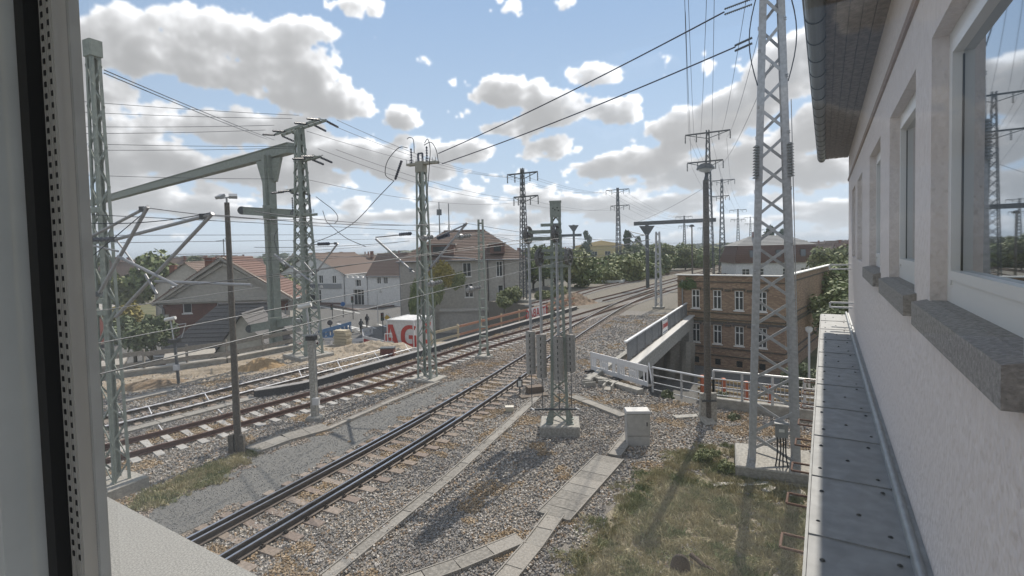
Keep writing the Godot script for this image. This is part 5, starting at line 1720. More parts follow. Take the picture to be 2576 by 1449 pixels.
func greenery():
	var r := RandomNumberGenerator.new()
	r.seed = 21
	var at := func(px: float, z: float, y: float) -> Vector3:
		var p := D(px, 630, z)
		return Vector3(p.x, y, p.z)
	tree(0, "big round green tree rising behind the sheds at the window frame", at.call(392, 88.0, -4), 5.0, 12.8)
	tree(1, "broad green tree left of the big round one", at.call(318, 92.0, -4), 4.6, 9.2)
	tree(3, "yellow leaved bush before the big round tree", at.call(305, 62.0, -4), 2.1, 5.6, "", "tree")
	tree(4, "round green tree standing over the flat garages", at.call(366, 37.0, -4), 1.9, 6.7, "", "tree", 1.0)
	tree(4, "dark green hedge tree behind the flat garages", at.call(325, 46.0, -4), 2.6, 6.0, "", "tree", 2.0)
	tree(1, "green tree between the portal column and the service shop", at.call(712, 80.0, -4), 2.8, 8.0, "", "tree", .5)
	for q in [[1395, 82, 3.4, 10.2, 0], [1430, 78, 3.6, 10.0, 1], [1462, 80, 3.2, 8.6, 0], [1340, 76, 3.0, 9.6, 0], [1365, 88, 3.4, 10.4, 4]]:
		tree(q[4], "dark leafy tree in the clump behind the tensioning mast", at.call(q[0], q[1], -2.5), q[2], q[3], "tree clump behind the tensioning mast", "tree", r.randf() * 6)
	for q in [[1570, 92, 4.6, 8.4, 1], [1612, 98, 4.6, 8.4, 0], [1530, 88, 3.2, 5.8, 1], [1640, 108, 4.4, 9.0, 4], [1545, 104, 4.2, 8.0, 0], [1590, 112, 4.6, 10.0, 4], [1625, 120, 4.6, 10.6, 1], [1665, 125, 4.4, 10.0, 0], [1500, 92, 2.6, 4.8, 0], [1660, 112, 3.6, 7.6, 1]]:
		tree(q[4], "dense rounded bush on the slope left of the curving tracks", at.call(q[0], q[1], -2.0), q[2], q[3], "bushes on the slope by the curve", "tree", r.randf() * 6)
	for q in [[1575, 125, 4.4, 14.0], [1608, 132, 3.8, 12.5], [1492, 118, 2.6, 8.5], [1478, 210, 5, 17.0]]:
		tree(2, "dark pointed conifer above the bushes", at.call(q[0], q[1], -4.0), q[2], q[3], "conifers above the bushes", "tree", r.randf() * 6)
	for i in 40:                                               # embankment right of the curve and behind
		var z := r.randf_range(115, 330)
		var px := r.randf_range(1650, 1862) - (330 - z) * .03
		var e := D(px, 630, z)
		var ke: int = [0, 1, 4, 1][r.randi() % 4]
		tree(ke, "%s leafy tree on the long green embankment beside the far tracks" % ["mid green", "pale green", "", "", "dark green"][ke], Vector3(e.x, -2.5, e.z), r.randf_range(3.2, 5.0), r.randf_range(6.5, 10.5), "trees on the far embankment", "tree", r.randf() * 6)
	for q in [[2108, 46, 2.6, 7.4, 0], [2124, 40, 2.4, 6.4, 4], [2098, 62, 2.8, 8.6, 1], [2130, 52, 3.0, 8.8, 0], [2090, 85, 4, 11.0, 1], [2085, 72, 2.2, 8.0, 0], [2150, 60, 3.2, 9.4, 4]]:
		tree(q[4], "leafy tree lining the dirt lane beside the signal box wall", at.call(q[0], q[1], -4), q[2], q[3], "trees along the dirt lane", "tree", r.randf() * 6)
	tree(2, "dark pointed conifer beside the mansard roof", at.call(1935, 112.0, -4), 4.0, 14.0)
	tree(2, "second dark conifer behind the mansard roof", at.call(1965, 120.0, -4), 3.8, 13.4)
	for i in 70:
		var z := r.randf_range(110, 480)
		var px := r.randf_range(170, 1460) if i < 56 else r.randf_range(1862, 2140)
		var e := D(px, 630, z)
		if e.x > -4 and px < 1460 and z < 150: continue
		var kt: int = [0, 1, 4, 5, 5][r.randi() % 5]
		tree(kt, "far %s tree between the town's rooftops" % ["mid green", "pale green", "", "", "dark green", "dull green"][kt], Vector3(e.x, -4.2, e.z), r.randf_range(2.8, 4.8), r.randf_range(7.5, 11.5), "far town trees", "tree", r.randf() * 6)
	for i in 36:
		var e := D(r.randf_range(-50, 2200), 630, r.randf_range(520, 900))
		var o := put(self, numbered("tree_belt"), tree_mesh(5), tinted("leaf", .7), Transform3D(Basis().scaled(Vector3(26, 7.5, 12)), Vector3(e.x, 1, e.z)))
		tag(o, "far belt of trees on the skyline", "tree belt", "far tree belts")
	for q in [[1365, 762, 1.2, .9], [1390, 757, 1.0, .8], [1285, 772, 1.6, 1.4], [1268, 782, 1.0, 1.0], [1410, 748, 1.2, .8]]:
		var e := G(q[0], q[1], -.5)
		tree(1, "low green shrub beside the orange guard rail and the grey house", e, q[2], q[3] + q[2], "shrubs by the guard rail", "shrub", r.randf() * 6)
	for q in [[1770, 1165, .32, .5], [1830, 1190, .30, .46], [1800, 1150, .2, .3]]:
		tree(1, "small bright green weed bush by the tower's base", G(q[0], q[1]), q[2], q[3], "weed bushes by the tower base", "shrub", r.randf() * 6)
	tree(4, "round bush in the yard below the brick building's side wall", at.call(2012, 33, -4.2), 1.3, 3.0, "", "shrub")
	for q in [[1815, 1010, .35, .5], [1850, 1055, .3, .3], [1680, 1000, .3, .4]]:
		tree(5, "straggly dry weed on the gravel before the railing", G(q[0], q[1]), q[2], q[3], "dry weeds before the railing", "shrub", r.randf() * 6)
# ---------------------------------------------------------------- bridge, railings, barriers
func barrier(label: String, a: Vector3, b: Vector3, h: float, m, slot_m, grp := "", feet := true):
	var t := thing("barrier_panel", label, "barrier", a.lerp(b, .5), 0, grp)
	var d := (b - a)
	var l := d.length()
	d /= l
	var at := func(s: float, y: float) -> Vector3: return a + d * s + Vector3(0, y, 0)
	var fr := MB.new()
	fr.bar(at.call(0, h * .86), at.call(l, h * .86), .05, h * .28)
	fr.bar(at.call(0, h * .2), at.call(l, h * .2), .05, h * .22)
	for s in [0.025, l - .025]: fr.bar(at.call(s, .04), at.call(s, h), .06, .06)
	putw(t, "frame", fr, m)
	var n := int(l / .14)
	for k in n:
		if k % 7 in [3, 4]: continue
		var sl := MB.new()
		sl.bar(at.call(.1 + k * (l - .2) / n, h * .3), at.call(.1 + k * (l - .2) / n, h * .73), .05, .055, d)
		putw(t, "slat", sl, slot_m)
	var pl := MB.new()
	pl.bar(at.call(l * .42, h * .52), at.call(l * .6, h * .52), .04, h * .2)
	putw(t, "plate", pl, m)
	if feet:
		for s in [.12, l - .12]:
			var ft := MB.new()
			var nn := Vector3(-d.z, 0, d.x)
			ft.bar(at.call(s, .05) - nn * .4, at.call(s, .05) + nn * .4, .3, .1)
			putw(t, "foot", ft, plain("rubber", Color(.03, .028, .028), .9))
	return t
func bridge():
	var conc := M("concrete", Color(.22, .21, .19), Color(.36, .35, .32), 1.2, .95, 0, .3)
	var p0 := Vector3(6.1, 0, -27.4)
	var p1 := Vector3(15.2, 0, -44.6)
	var t := thing("bridge_parapet", "grey panelled parapet with a white handrail along the rail bridge over the underpass", "parapet", p0)
	var n := 10
	var d := (p1 - p0).normalized()
	var side := Vector3(-d.z, 0, d.x)
	for k in n:
		var a := p0.lerp(p1, float(k) / n)
		var b := p0.lerp(p1, float(k + 1) / n)
		var c := MB.new()
		c.bar(a + Vector3(0, .62, 0) + d * .03, b + Vector3(0, .62, 0) - d * .03, .05, .95)
		putw(t, "panel", c, M("parapet", Color(.13, .135, .145), Color(.18, .185, .195), 1.5, .7))
		c = MB.new()
		c.bar(a + Vector3(0, .1, 0) + side * .05, a + Vector3(0, 1.14, 0) + side * .05, .07, .09)
		putw(t, "post", c, M("parapetpost", Color(.16, .165, .175), Color(.21, .215, .225), 1.5, .7))
	var c := MB.new()
	c.bar(p0 + Vector3(0, 1.16, 0) - d * .3, p1 + Vector3(0, 1.16, 0), .16, .08)
	putw(t, "handrail", c, plain("railwhite", Color(.55, .56, .57), .4, .2))
	var sg := thing("site_sign", "white construction company sign with red letters on the bridge parapet", "sign", p0.lerp(p1, .49) + side * .1 + Vector3(0, .65, 0), atan2(-d.z, d.x))
	c = MB.new()
	c.box(Vector3.ZERO, Vector3(1.7, 1.15, .04))
	put(sg, "board", c, plain("signwhite", Color(.72, .72, .70), .5))
	var red := plain("signred", Color(.42, .03, .025), .5)
	text(sg, "STRABAG", .30, red, Transform3D(Basis(), Vector3(0, 0, .03)), .01)
	for y in [-.42, .42]:
		c = MB.new()
		c.box(Vector3(0, y, .025), Vector3(1.4, .07, .01))
		put(sg, "stripe", c, plain("signblue", Color(.03, .05, .12), .5))
	t = thing("bridge_girder", "pale concrete edge girder of the rail bridge", "girder", p0 + side * .3)
	c = MB.new()
	c.bar(p0 + side * .32 + Vector3(0, -.42, 0) - d * .5, p1 + side * .32 + Vector3(0, -.42, 0), .5, .95)
	putw(t, "girder", c, conc)
	c = MB.new()
	c.bar(p0 + side * .45 + Vector3(0, .09, 0) - d * .5, p1 + side * .45 + Vector3(0, .09, 0), .45, .08)
	putw(t, "ledge", c, plain("ledgepale", Color(.48, .475, .46), .8))
	c = MB.new()
	c.bar(p0 - side * .5 + Vector3(0, .12, 0) - d * 5, p1 - side * .5 + Vector3(0, .12, 0), .3, .24)
	putw(t, "kerb", c, conc)
	t = thing("bridge_abutment", "shadowed concrete abutment under the far end of the rail bridge", "abutment", Vector3(14, -4.5, -44))
	c = MB.new()
	c.box(Vector3(12.4, -2.75, -46.2), Vector3(7.5, 3.6, 1.0), Basis(Vector3.UP, -.694))
	c.box(Vector3(14.0, -2.75, -44.1), Vector3(1.0, 3.6, 2.6), Basis(Vector3.UP, -.694))
	putw(t, "abutment_wall", c, conc)
	# grey tarpaulin hung in the underpass
	c = MB.new()
	var ta := Vector3(10.2, -1.0, -40.4)
	var tx := Vector3(.769, 0, .639)
	for i in 14:
		for j in 5:
			var f := func(u: int, v: int) -> Vector3: return ta + tx * (u * .3) + Vector3(0, -v * .62, 0) + Vector3(-.639, 0, .769) * (sin(u * 1.7 + v * .4) * .12 + v * .05)
			c.quad(f.call(i, j + 1), f.call(i + 1, j + 1), f.call(i + 1, j), f.call(i, j))
	one("tarpaulin", "creased grey tarpaulin hanging under the rail bridge", "tarpaulin", c, M("tarp", Color(.16, .15, .13), Color(.24, .23, .205), 1.0))
	# shored trench behind the railing
	var om := plain("orange_steel", Color(.42, .10, .035), .6)
	for k in 8:
		var q := Vector3(12.2, -4.0, -33.0) + tx * (k * 1.35)
		var pt := MB.new()
		pt.bar(q, q + Vector3(0, 1.75, 0), .2, .2)
		one("shoring_post", "orange steel post of the trench shoring behind the railing", "post", pt, om, "trench shoring posts")
	for k in 5:
		var pt := MB.new()
		var q := Vector3(12.1, -3.9 + k * .34, -33.5)
		pt.bar(q, q + tx * 10.4, .08, .16)
		one("shoring_plank", "yellowish wooden plank of the trench shoring behind the railing", "plank", pt, M("planks", Color(.28, .21, .10), Color(.40, .31, .17), .8), "trench shoring planks")
	# railing
	var r0 := G(1642, 986)
	var r1 := G(1795, 1022)
	var r2 := G(2110, 1064)
	for seg in [[r0, r1, 0.0, "galvanised tube railing at the white barrier end of the underpass edge"], [r1, r2, .34, "galvanised railing with upright bars on the concrete upstand before the tower"]]:
		var a: Vector3 = seg[0]
		var b: Vector3 = seg[1]
		var y0: float = seg[2]
		t = thing("railing", seg[3], "railing", a)
		var l := a.distance_to(b)
		var nn := maxi(2, roundi(l / 1.15))
		for k in nn + 1:
			c = MB.new()
			var q := a.lerp(b, float(k) / nn)
			c.bar(q + Vector3(0, y0, 0), q + Vector3(0, y0 + 1.05, 0), .07, .07)
			putw(t, "post", c, galv)
		for y in [1.07, .74, .42, .12]:
			c = MB.new()
			c.tube(a + Vector3(0, y0 + y, 0), b + Vector3(0, y0 + y, 0), .04 if y > 1 else .022, -1, 8)
			putw(t, "rail", c, plain("railwhite", Color(.55, .56, .57), .4, .2) if y > 1 else galv)
		if y0 > 0:
			var m2 := int(l / .13)
			for k in m2:
				c = MB.new()
				var q := a.lerp(b, (k + .5) / m2)
				c.bar(q + Vector3(0, y0 + .14, 0), q + Vector3(0, y0 + .74, 0), .018, .018)
				putw(t, "bar", c, galv)
			c = MB.new()
			c.bar(a + Vector3(0, .1, 0), b + Vector3(0, .1, 0), .3, .5)
			putw(t, "upstand", c, conc)
	# white barriers before the bridge
	var wh := plain("barrier_white", Color(.62, .62, .63), .5)
	var b0 := G(1487, 934)
	var b1 := G(1555, 955)
	var b2 := G(1630, 978)
	barrier("white plastic barrier panel at the bridge end, the one beside the parapet", b0, b1, 1.0, wh, wh)
	barrier("white plastic barrier panel at the bridge end, the one beside the tube railing", b1 + (b2 - b1) * .02, b2, 1.0, wh, wh)
	var lp := MB.new()
	lp.bar(b2 + Vector3(.1, 0, .5), b2 + Vector3(.05, 1.15, 0), .05, .05)
	one("prop_board", "thin white board leaning at the end of the white barrier", "board", lp, wh)
	t = thing("concrete_beam", "long low concrete kerb lying in front of the white barrier", "kerb", G(1560, 972))
	c = MB.new()
	c.bar(G(1480, 952) + Vector3(0, .1, 0), G(1612, 992) + Vector3(0, .1, 0), .35, .22)
	putw(t, "kerb", c, conc2)
	for q in [[1492, 958, .5], [1520, 968, -.3], [1540, 972, .9], [1482, 972, .2], [1530, 980, 1.2]]:
		t = thing("duct_trough", "short U shaped concrete duct piece dumped before the white barrier", "trough", G(q[0], q[1]), q[2], "dumped duct pieces")
		c = MB.new()
		c.box(Vector3(0, .03, 0), Vector3(.5, .06, .42))
		put(t, "floor_slab", c, conc2)
		for s in [-1, 1]:
			c = MB.new()
			c.box(Vector3(0, .15, s * .18), Vector3(.5, .18, .06))
			put(t, "side_slab", c, conc2)
	# dwarf point lantern
	t = thing("point_lantern", "small black point lantern with a white face beside the near track", "lantern", G(1308, 992))
	c = MB.new()
	c.tube(Vector3(0, 0, 0), Vector3(0, .35, 0), .03, -1, 8)
	put(t, "stem", c, darkst)
	c = MB.new()
	c.box(Vector3(0, .5, 0), Vector3(.24, .34, .24))
	c.tube(Vector3(0, .67, 0), Vector3(0, .78, 0), .07, .05, 8)
	var ln := put(t, "housing", c, plain("black2", Color(.025, .025, .028), .6))
	c = MB.new()
	c.box(Vector3(0, .5, .122), Vector3(.14, .24, .01))
	put(ln, "face", c, plain("plate", Color(.65, .65, .62), .5))
	t = thing("point_machine", "weathered point machine box with planks beside the point lantern", "point machine", G(1345, 990), .3)
	c = MB.new()
	c.box(Vector3(0, .18, 0), Vector3(.7, .3, .4))
	put(t, "case", c, M("rustbox", Color(.10, .075, .055), Color(.17, .13, .10), .4))
	for k in 3:
		c = MB.new()
		c.box(Vector3(-.2, .05, .3 + k * .14), Vector3(1.2, .06, .12))
		put(t, "plank", c, M("oldplank", Color(.12, .095, .075), Color(.2, .165, .135), .4))
	t = thing("track_box", "small cream track contact box on the ballast right of the near track", "box", G(1282, 1036))
	c = MB.new()
	c.box(Vector3(0, .1, 0), Vector3(.3, .16, .2))
	put(t, "case", c, plain("creambox", Color(.5, .46, .36), .6))
	c = MB.new()
	c.box(Vector3(0, .2, 0), Vector3(.33, .04, .23))
	put(t, "lid", c, plain("creamlid", Color(.55, .52, .45), .6))
	# cabinet
	t = thing("cabinet", "pale grey switch cabinet standing on the gravel at the end of the cable duct", "cabinet", G(1607, 1124), -.05)
	c = MB.new()
	c.box(Vector3(0, .16, -.2), Vector3(.70, .34, .40))
	var cg := M("cabinet", Color(.38, .37, .35), Color(.46, .45, .43), 1.5, .6)
	put(t, "plinth", c, cg)
	c = MB.new()
	c.box(Vector3(0, .7, -.2), Vector3(.72, .72, .40))
	put(t, "body", c, cg)
	c = MB.new()
	c.box(Vector3(0, .7, .006), Vector3(.64, .66, .02))
	var dr := put(t, "door", c, cg)
	c = MB.new()
	c.box(Vector3(.26, .72, .025), Vector3(.03, .12, .02))
	put(dr, "handle", c, plain("black2", Color(.025, .025, .028), .6))
	c = MB.new()
	c.hexa([Vector3(-.39, 1.06, .05), Vector3(.39, 1.06, .05), Vector3(.39, 1.06, -.44), Vector3(-.39, 1.06, -.44), Vector3(-.36, 1.13, .02), Vector3(.36, 1.13, .02), Vector3(.36, 1.13, -.41), Vector3(-.36, 1.13, -.41)])
	put(t, "lid", c, M("cabinetlid", Color(.45, .445, .43), Color(.53, .52, .5), 1.5, .6))
	# stump and branch in the grass
	t = thing("tree_stump", "dark weathered stump lying in the grass", "stump", G(1712, 1432))
	c = MB.new()
	c.lathe(Vector3(0, -.05, 0), [[.22, 0], [.2, .1], [.17, .22], [.1, .3], [.0, .32]], 9)
	put(t, "wood", c, M("stump", Color(.03, .02, .018), Color(.10, .07, .055), .15, 1, 0, 1.0))
	t = thing("broken_branch", "broken dark branch lying beside the stump", "branch", G(1760, 1425))
	c = MB.new()
	c.tube(Vector3(-.1, .12, -.2), Vector3(.05, .08, .1), .05, .04, 7)
	c.tube(Vector3(.05, .08, .1), Vector3(.35, .04, .3), .03, .015, 6)
	put(t, "wood", c, M("stump", Color(.03, .02, .018), Color(.10, .07, .055), .15, 1, 0, 1.0))
	for q in [[1895, 1222, .9, .1, 0.1], [1990, 1222, .8, .12, -.25], [2000, 1245, .5, .18, .1], [1935, 1235, .4, .12, .6], [1820, 1222, .6, .1, .1]]:
		var mb := MB.new()
		mb.box(Vector3(0, .03, 0), Vector3(q[2], .06, q[3] * 1.5))
		var o := put(self, numbered("loose_board"), mb, M("palewood", Color(.33, .31, .28), Color(.46, .44, .40), .5))
		o.position = G(q[0], q[1])
		o.rotation.y = q[4]
		tag(o, "pale loose board lying in the grass at the foot of the tower base", "board", "loose boards by the tower base")
	mound("flat_stone", "pale flat rock in the weeds beside the gravel walkway", "rock", G(555, 1190), .28, .14, .08, conc2, .6, 3)
# ---------------------------------------------------------------- street
func street():
	var conc := M("concrete", Color(.22, .21, .19), Color(.36, .35, .32), 1.2, .95, 0, .3)
	var sand := M("sand", Color(.22, .18, .13), Color(.36, .31, .25), 1.1, 1.0, 0, .8)
	var m := MB.new()
	m.prism(gpoly([[230, 1010], [400, 978], [560, 955], [690, 935], [760, 918], [860, 905], [950, 890], [985, 880], [985, 868], [940, 862], [770, 872], [735, 886], [560, 915], [400, 940], [240, 962]]), 0, .02)
	struct("sand_strip", m, sand)
	mound("sand_heap", "low heap of orange sand on the strip behind the strain pylon's foot", "sand heap", G(655, 926), 1.5, 1.0, .55, M("sand2", Color(.24, .16, .085), Color(.36, .26, .15), .8, 1.0, 0, .8), .4, 4)
	mound("sand_heap", "pale rumpled sand bank next to the container", "sand heap", G(930, 876) + Vector3(0, -.05, 0), 2.6, 1.3, .5, sand, .5, 6)
	mound("sand_heap", "flat ridge of light sand along the retaining wall", "sand heap", G(540, 935), 3.4, .9, .3, sand, .6, 8)
	mound("sand_heap", "brown earth ridge at the near end of the sandy strip", "sand heap", G(370, 972), 2.2, 1.0, .32, M("earth", Color(.14, .10, .065), Color(.25, .19, .13), .8, 1.0, 0, .8), .6, 9)
	mound("earth_heap", "big heap of reddish earth beside the far end of the orange guard rail", "earth heap", G(1438, 764), 3.6, 2.2, 1.15, M("earth2", Color(.17, .12, .085), Color(.27, .20, .145), 1.2, 1.0, 0, .8), .5, 12)
	# traffic island
	m = MB.new()
	var isl := gpoly([[806, 765], [899, 782], [990, 770], [960, 756], [886, 756], [830, 758]], -4)
	m.prism(isl, -4.1, -3.86)
	struct("pavement", m, M("paving", Color(.26, .23, .21), Color(.34, .31, .285), 1.5, .95))
	m = MB.new()
	for i in isl.size():
		var a := isl[i]
		var b := isl[(i + 1) % isl.size()]
		m.bar(Vector3(a.x, -3.93, a.y), Vector3(b.x, -3.93, b.y), .5, .3)
	struct("kerb", m, M("kerbbrick", Color(.11, .075, .065), Color(.17, .12, .10), .8))
	var wp := plain("roadpaint", Color(.6, .6, .58), .8)
	m = MB.new()
	for q in [[800, 770, 905, 788], [868, 818, 907, 827], [905, 816, 945, 826], [849, 814, 858, 816], [864, 819, 874, 822], [880, 824, 890, 827], [897, 829, 906, 831], [950, 815, 972, 822], [720, 790, 735, 796], [700, 800, 716, 806]]:
		var a := G(q[0], q[1], -3.99)
		var b := G(q[2], q[3], -3.99)
		m.bar(a, b, .35, .008)
	struct("road_marking", m, wp)
	# container
	var cp := D(1008, 840, 41.0)
	var t := thing("site_container", "white site container with big red letters beside the sand bank", "container", Vector3(cp.x, -1.85, cp.z), -.36)
	m = MB.new()
	m.box(Vector3(0, 1.3, -1.6), Vector3(2.44, 2.6, 3.2))
	put(t, "shell", m, M("containerwhite", Color(.55, .55, .55), Color(.65, .65, .64), 1.5, .6))
	m = MB.new()
	for x in [-1.22, 1.22]:
		for z in [0.0, -3.2]: m.box(Vector3(x, 1.3, z), Vector3(.12, 2.66, .12))
	for y in [.06, 2.58]:
		m.box(Vector3(0, y, .0), Vector3(2.32, .12, .1))
		for x in [-1.22, 1.22]: m.box(Vector3(x, y, -1.6), Vector3(.1, .12, 3.08))
	put(t, "corner_frame", m, plain("contframe", Color(.6, .6, .6), .5))
	var red := plain("signred2", Color(.42, .04, .03), .5)
	text(t, "AG", 1.75, red, Transform3D(Basis(), Vector3(-.05, 1.28, .03)), .02)
	text(t, "S", 1.75, red, Transform3D(Basis(Vector3.UP, PI / 2), Vector3(1.25, 1.28, -2.2)), .02)
	for k in 12:
		m = MB.new()
		m.box(Vector3(1.235, 1.3, -.15 - k * .26), Vector3(.03, 2.4, .1))
		put(t, "rib", m, plain("contframe", Color(.6, .6, .6), .5))
	m = MB.new()
	m.prism(poly([[-14, -34.4], [-9, -34.2], [-5.4, -32.4], [-3.4, -36.5], [-5.0, -45.5], [-11.5, -45], [-14.5, -39]]), -4.2, -1.86)
	struct("site_terrace", m, sand)
	# container ladder frame
	t = thing("steel_gate", "small white steel frame gate at the container's left corner", "gate", D(968, 850, 40) * Vector3(1, 0, 1) + Vector3(0, -1.86, 0))
	for q in [[0, 0, 0, 1.7], [.55, 0, .55, 1.7], [0, 1.7, .55, 1.7], [0, 1.1, .55, 1.1], [0, .5, .55, .5]]:
		m = MB.new()
		m.tube(Vector3(q[0], q[1], 0), Vector3(q[2], q[3], 0), .035, -1, 6)
		put(t, "bar", m, plain("barrier_white", Color(.62, .62, .63), .5))
	# barriers around the site
	var wh := plain("barrier_white", Color(.62, .62, .63), .5)
	var rd := plain("barrier_red", Color(.35, .04, .04), .5)
	var bl := M("barrier_blue", Color(.03, .09, .20), Color(.05, .13, .27), 1.0, .6)
	var pts := [[938, 842, -4], [912, 850, -4], [915, 868, -4], [950, 880, -3.2], [985, 893, -2.2], [1020, 905, -1.8], [1052, 912, -1.8]]
	for i in pts.size() - 1:
		var a := G(pts[i][0], pts[i][1], pts[i][2])
		var b := G(pts[i + 1][0], pts[i + 1][1], pts[i + 1][2])
		barrier("white barrier panel with dark red slats ringing the container site" if i > 1 else "plain white barrier panel on the street side of the container site", a, b, 1.05, wh, rd if i > 1 else wh, "red slatted barriers at the container" if i > 1 else "plain barriers at the street", false)
	for q in [[802, 862, 840, 850], [840, 850, 884, 836]]:
		barrier("blue plastic barrier panel on the street before the crossing", G(q[0], q[1], -4), G(q[2], q[3], -4), 1.4, bl, bl, "blue barriers on the street", true)
	for q in [[800, 876, 850, 874], [870, 880, 915, 876]]:
		barrier("low white barrier panel behind the stacked timber", G(q[0], q[1], -3.2), G(q[2], q[3], -3.2), 1.0, wh, wh, "low white barriers behind the timber", false)
	t = thing("timber_stack", "stack of pale squared timbers on the sand near the strain pylon", "timber", D(862, 880, 35) * Vector3(1, 0, 1), -.4)
	for k in 5:
		m = MB.new()
		m.box(Vector3((k % 2) * .08, .1 + k * .2, 0), Vector3(1.1 - k * .03, .17, .6))
		put(t, "timber", m, M("timber", Color(.36, .31, .22), Color(.5, .44, .33), .5))
	# poles, signs and signals: [base px, base py, top py, kind, label]
	var P := [[836.7, 803, 763, "signal", "traffic light pole at the kerb before the service sign"], [864, 798, 760, "blue", "pole with a round blue traffic sign before the glass door"], [888.6, 803, 745, "signal", "taller traffic light with three lamps before the traffic island"], [831.5, 834, 806, "round", "pole with a dark round sign behind the blue barriers"],
		[964, 846, 786, "signal", "traffic light pole beside the container"], [975, 826, 793, "diamond", "pole with a yellow diamond priority sign beside the container"], [951.5, 817, 735, "lamp", "white street lamp before the white house's end wall"], [805, 798, 722, "lamp", "white street lamp beside the strain pylon before the shop"], [714, 772, 700, "lamp", "white street lamp seen right of the green portal column"], [735, 770, 740, "round", "pole with a small red sign at the side street"]]
	for q in P:
		var b := G(q[0], q[1], -4)
		var h: float = D(q[0], q[2], -b.z).y + 4
		t = thing("street_lamp" if q[3] == "lamp" else "traffic_sign" if q[3] != "signal" else "traffic_light", q[4], "street lamp" if q[3] == "lamp" else "sign" if q[3] != "signal" else "traffic light", b)
		m = MB.new()
		m.tube(Vector3.ZERO, Vector3(0, h, 0), .07, .05, 8)
		put(t, "pole", m, plain("polewhite", Color(.45, .46, .46), .5) if q[3] == "lamp" else plain("poledark", Color(.08, .08, .085), .5))
		m = MB.new()
		if q[3] == "signal":
			m.box(Vector3(0, h - .5, .14), Vector3(.34, .95, .2))
			var hd := put(t, "signal_head", m, plain("black2", Color(.025, .025, .028), .6))
			for k in 3:
				m = MB.new()
				m.disc(Vector3(0, h - .2 - k * .3, .25), .1, Vector3.BACK, .02, 12)
				put(hd, "lens", m, plain(["lens_r", "lens_y", "lens_g"][k], [Color(.12, .02, .02), Color(.12, .09, .02), Color(.02, .1, .06)][k], .3))
		elif q[3] == "lamp":
			m.tube(Vector3(0, h, 0), Vector3(.5, h + .3, .2), .04, -1, 6)
			m.lathe(Vector3(.5, h - .1, .2), [[.26, 0], [.2, .2], [.08, .42], [.0, .45]], 12)
			put(t, "lamp_head", m, plain("opal", Color(.5, .5, .48), .3))
		elif q[3] == "diamond":
			m.box(Vector3(0, h - .3, .07), Vector3(.85, .85, .03), Basis(Vector3.BACK, PI / 4))
			var bd := put(t, "sign_plate", m, plain("signwhite", Color(.72, .72, .70), .5))
			m = MB.new()
			m.box(Vector3(0, h - .3, .09), Vector3(.55, .55, .02), Basis(Vector3.BACK, PI / 4))
			put(bd, "yellow_field", m, plain("signyellow", Color(.55, .35, .03), .5))
		else:
			m.disc(Vector3(0, h - .3, .08), .36, Vector3.BACK, .03, 18)
			put(t, "sign_plate", m, plain("blue_sign", Color(.03, .12, .32), .5) if q[3] == "blue" else plain("back_sign", Color(.07, .07, .08), .6))
	# fences
	var old := M("boardgrey", Color(.20, .18, .155), Color(.31, .285, .25), .8, .95)
	t = thing("board_fence", "grey wooden board fence on top of the retaining wall", "fence", Vector3(-20, .3, -27))
	var fl := [Vector3(-30, .3, -19.9), Vector3(-24.5, .3, -23.3), Vector3(-21.6, .3, -26.3), Vector3(-16.9, .3, -29.9), Vector3(-14.6, .3, -33.9)]
	for i in fl.size() - 1:
		var n := maxi(1, roundi(fl[i].distance_to(fl[i + 1]) / 2.2))
		for k in n:
			var a: Vector3 = fl[i].lerp(fl[i + 1], float(k) / n)
			var b: Vector3 = fl[i].lerp(fl[i + 1], float(k + 1) / n)
			m = MB.new()
			m.bar(a - Vector3(0, .3, 0), a + Vector3(0, 1.05, 0), .1, .1)
			putw(t, "post", m, old)
			for y in [.25, .82]:
				m = MB.new()
				m.bar(a + Vector3(0, y + rng.randf_range(-.04, .04), .07), b + Vector3(0, y + rng.randf_range(-.04, .04), .07), .035, .24)
				putw(t, "board", m, old)
	var orange := M("guardorange", Color(.36, .16, .10), Color(.48, .24, .15), 1.0, .9)
	var fresh := M("freshwood", Color(.42, .33, .20), Color(.55, .45, .3), .6, .9)
	t = thing("guard_rail_fence", "orange wooden guard rail with pale posts along the town edge of the bridge", "fence", Vector3(-5.2, 0, -32.2))
	var f0 := Vector3(-5.0, 0, -32.1)
	var f1 := Vector3(6.4, 0, -52.0)
	for k in 9:
		var a := f0.lerp(f1, k / 8.0)
		m = MB.new()
		m.bar(a - Vector3(.2, .9, 0), a + Vector3(-.2, 1.25, 0), .12, .12)
		putw(t, "post", m, fresh)
		if k < 8:
			var b := f0.lerp(f1, (k + 1) / 8.0)
			for y in [.55, 1.1]:
				m = MB.new()
				m.bar(a + Vector3(-.1, y, .06), b + Vector3(-.1, y, .06), .05, .16)
				putw(t, "rail_board", m, orange if k > 0 else fresh)
	var fd := (f1 - f0).normalized()
	var bp := f0.lerp(f1, .62)
	t = thing("site_banner", "white banner on the orange guard rail with its red lettering seen from behind", "banner", bp + Vector3(0, .25, .12), atan2(-fd.z, fd.x))
	m = MB.new()
	m.box(Vector3(0, .45, .0), Vector3(3.4, .95, .02))
	put(t, "cloth", m, plain("signwhite", Color(.72, .72, .70), .5))
	text(t, "STRABAG", .7, plain("signred", Color(.42, .03, .025), .5), Transform3D(Basis(Vector3(-1, 0, 0), Vector3.UP, Vector3.BACK), Vector3(0, .45, .03)), .004)
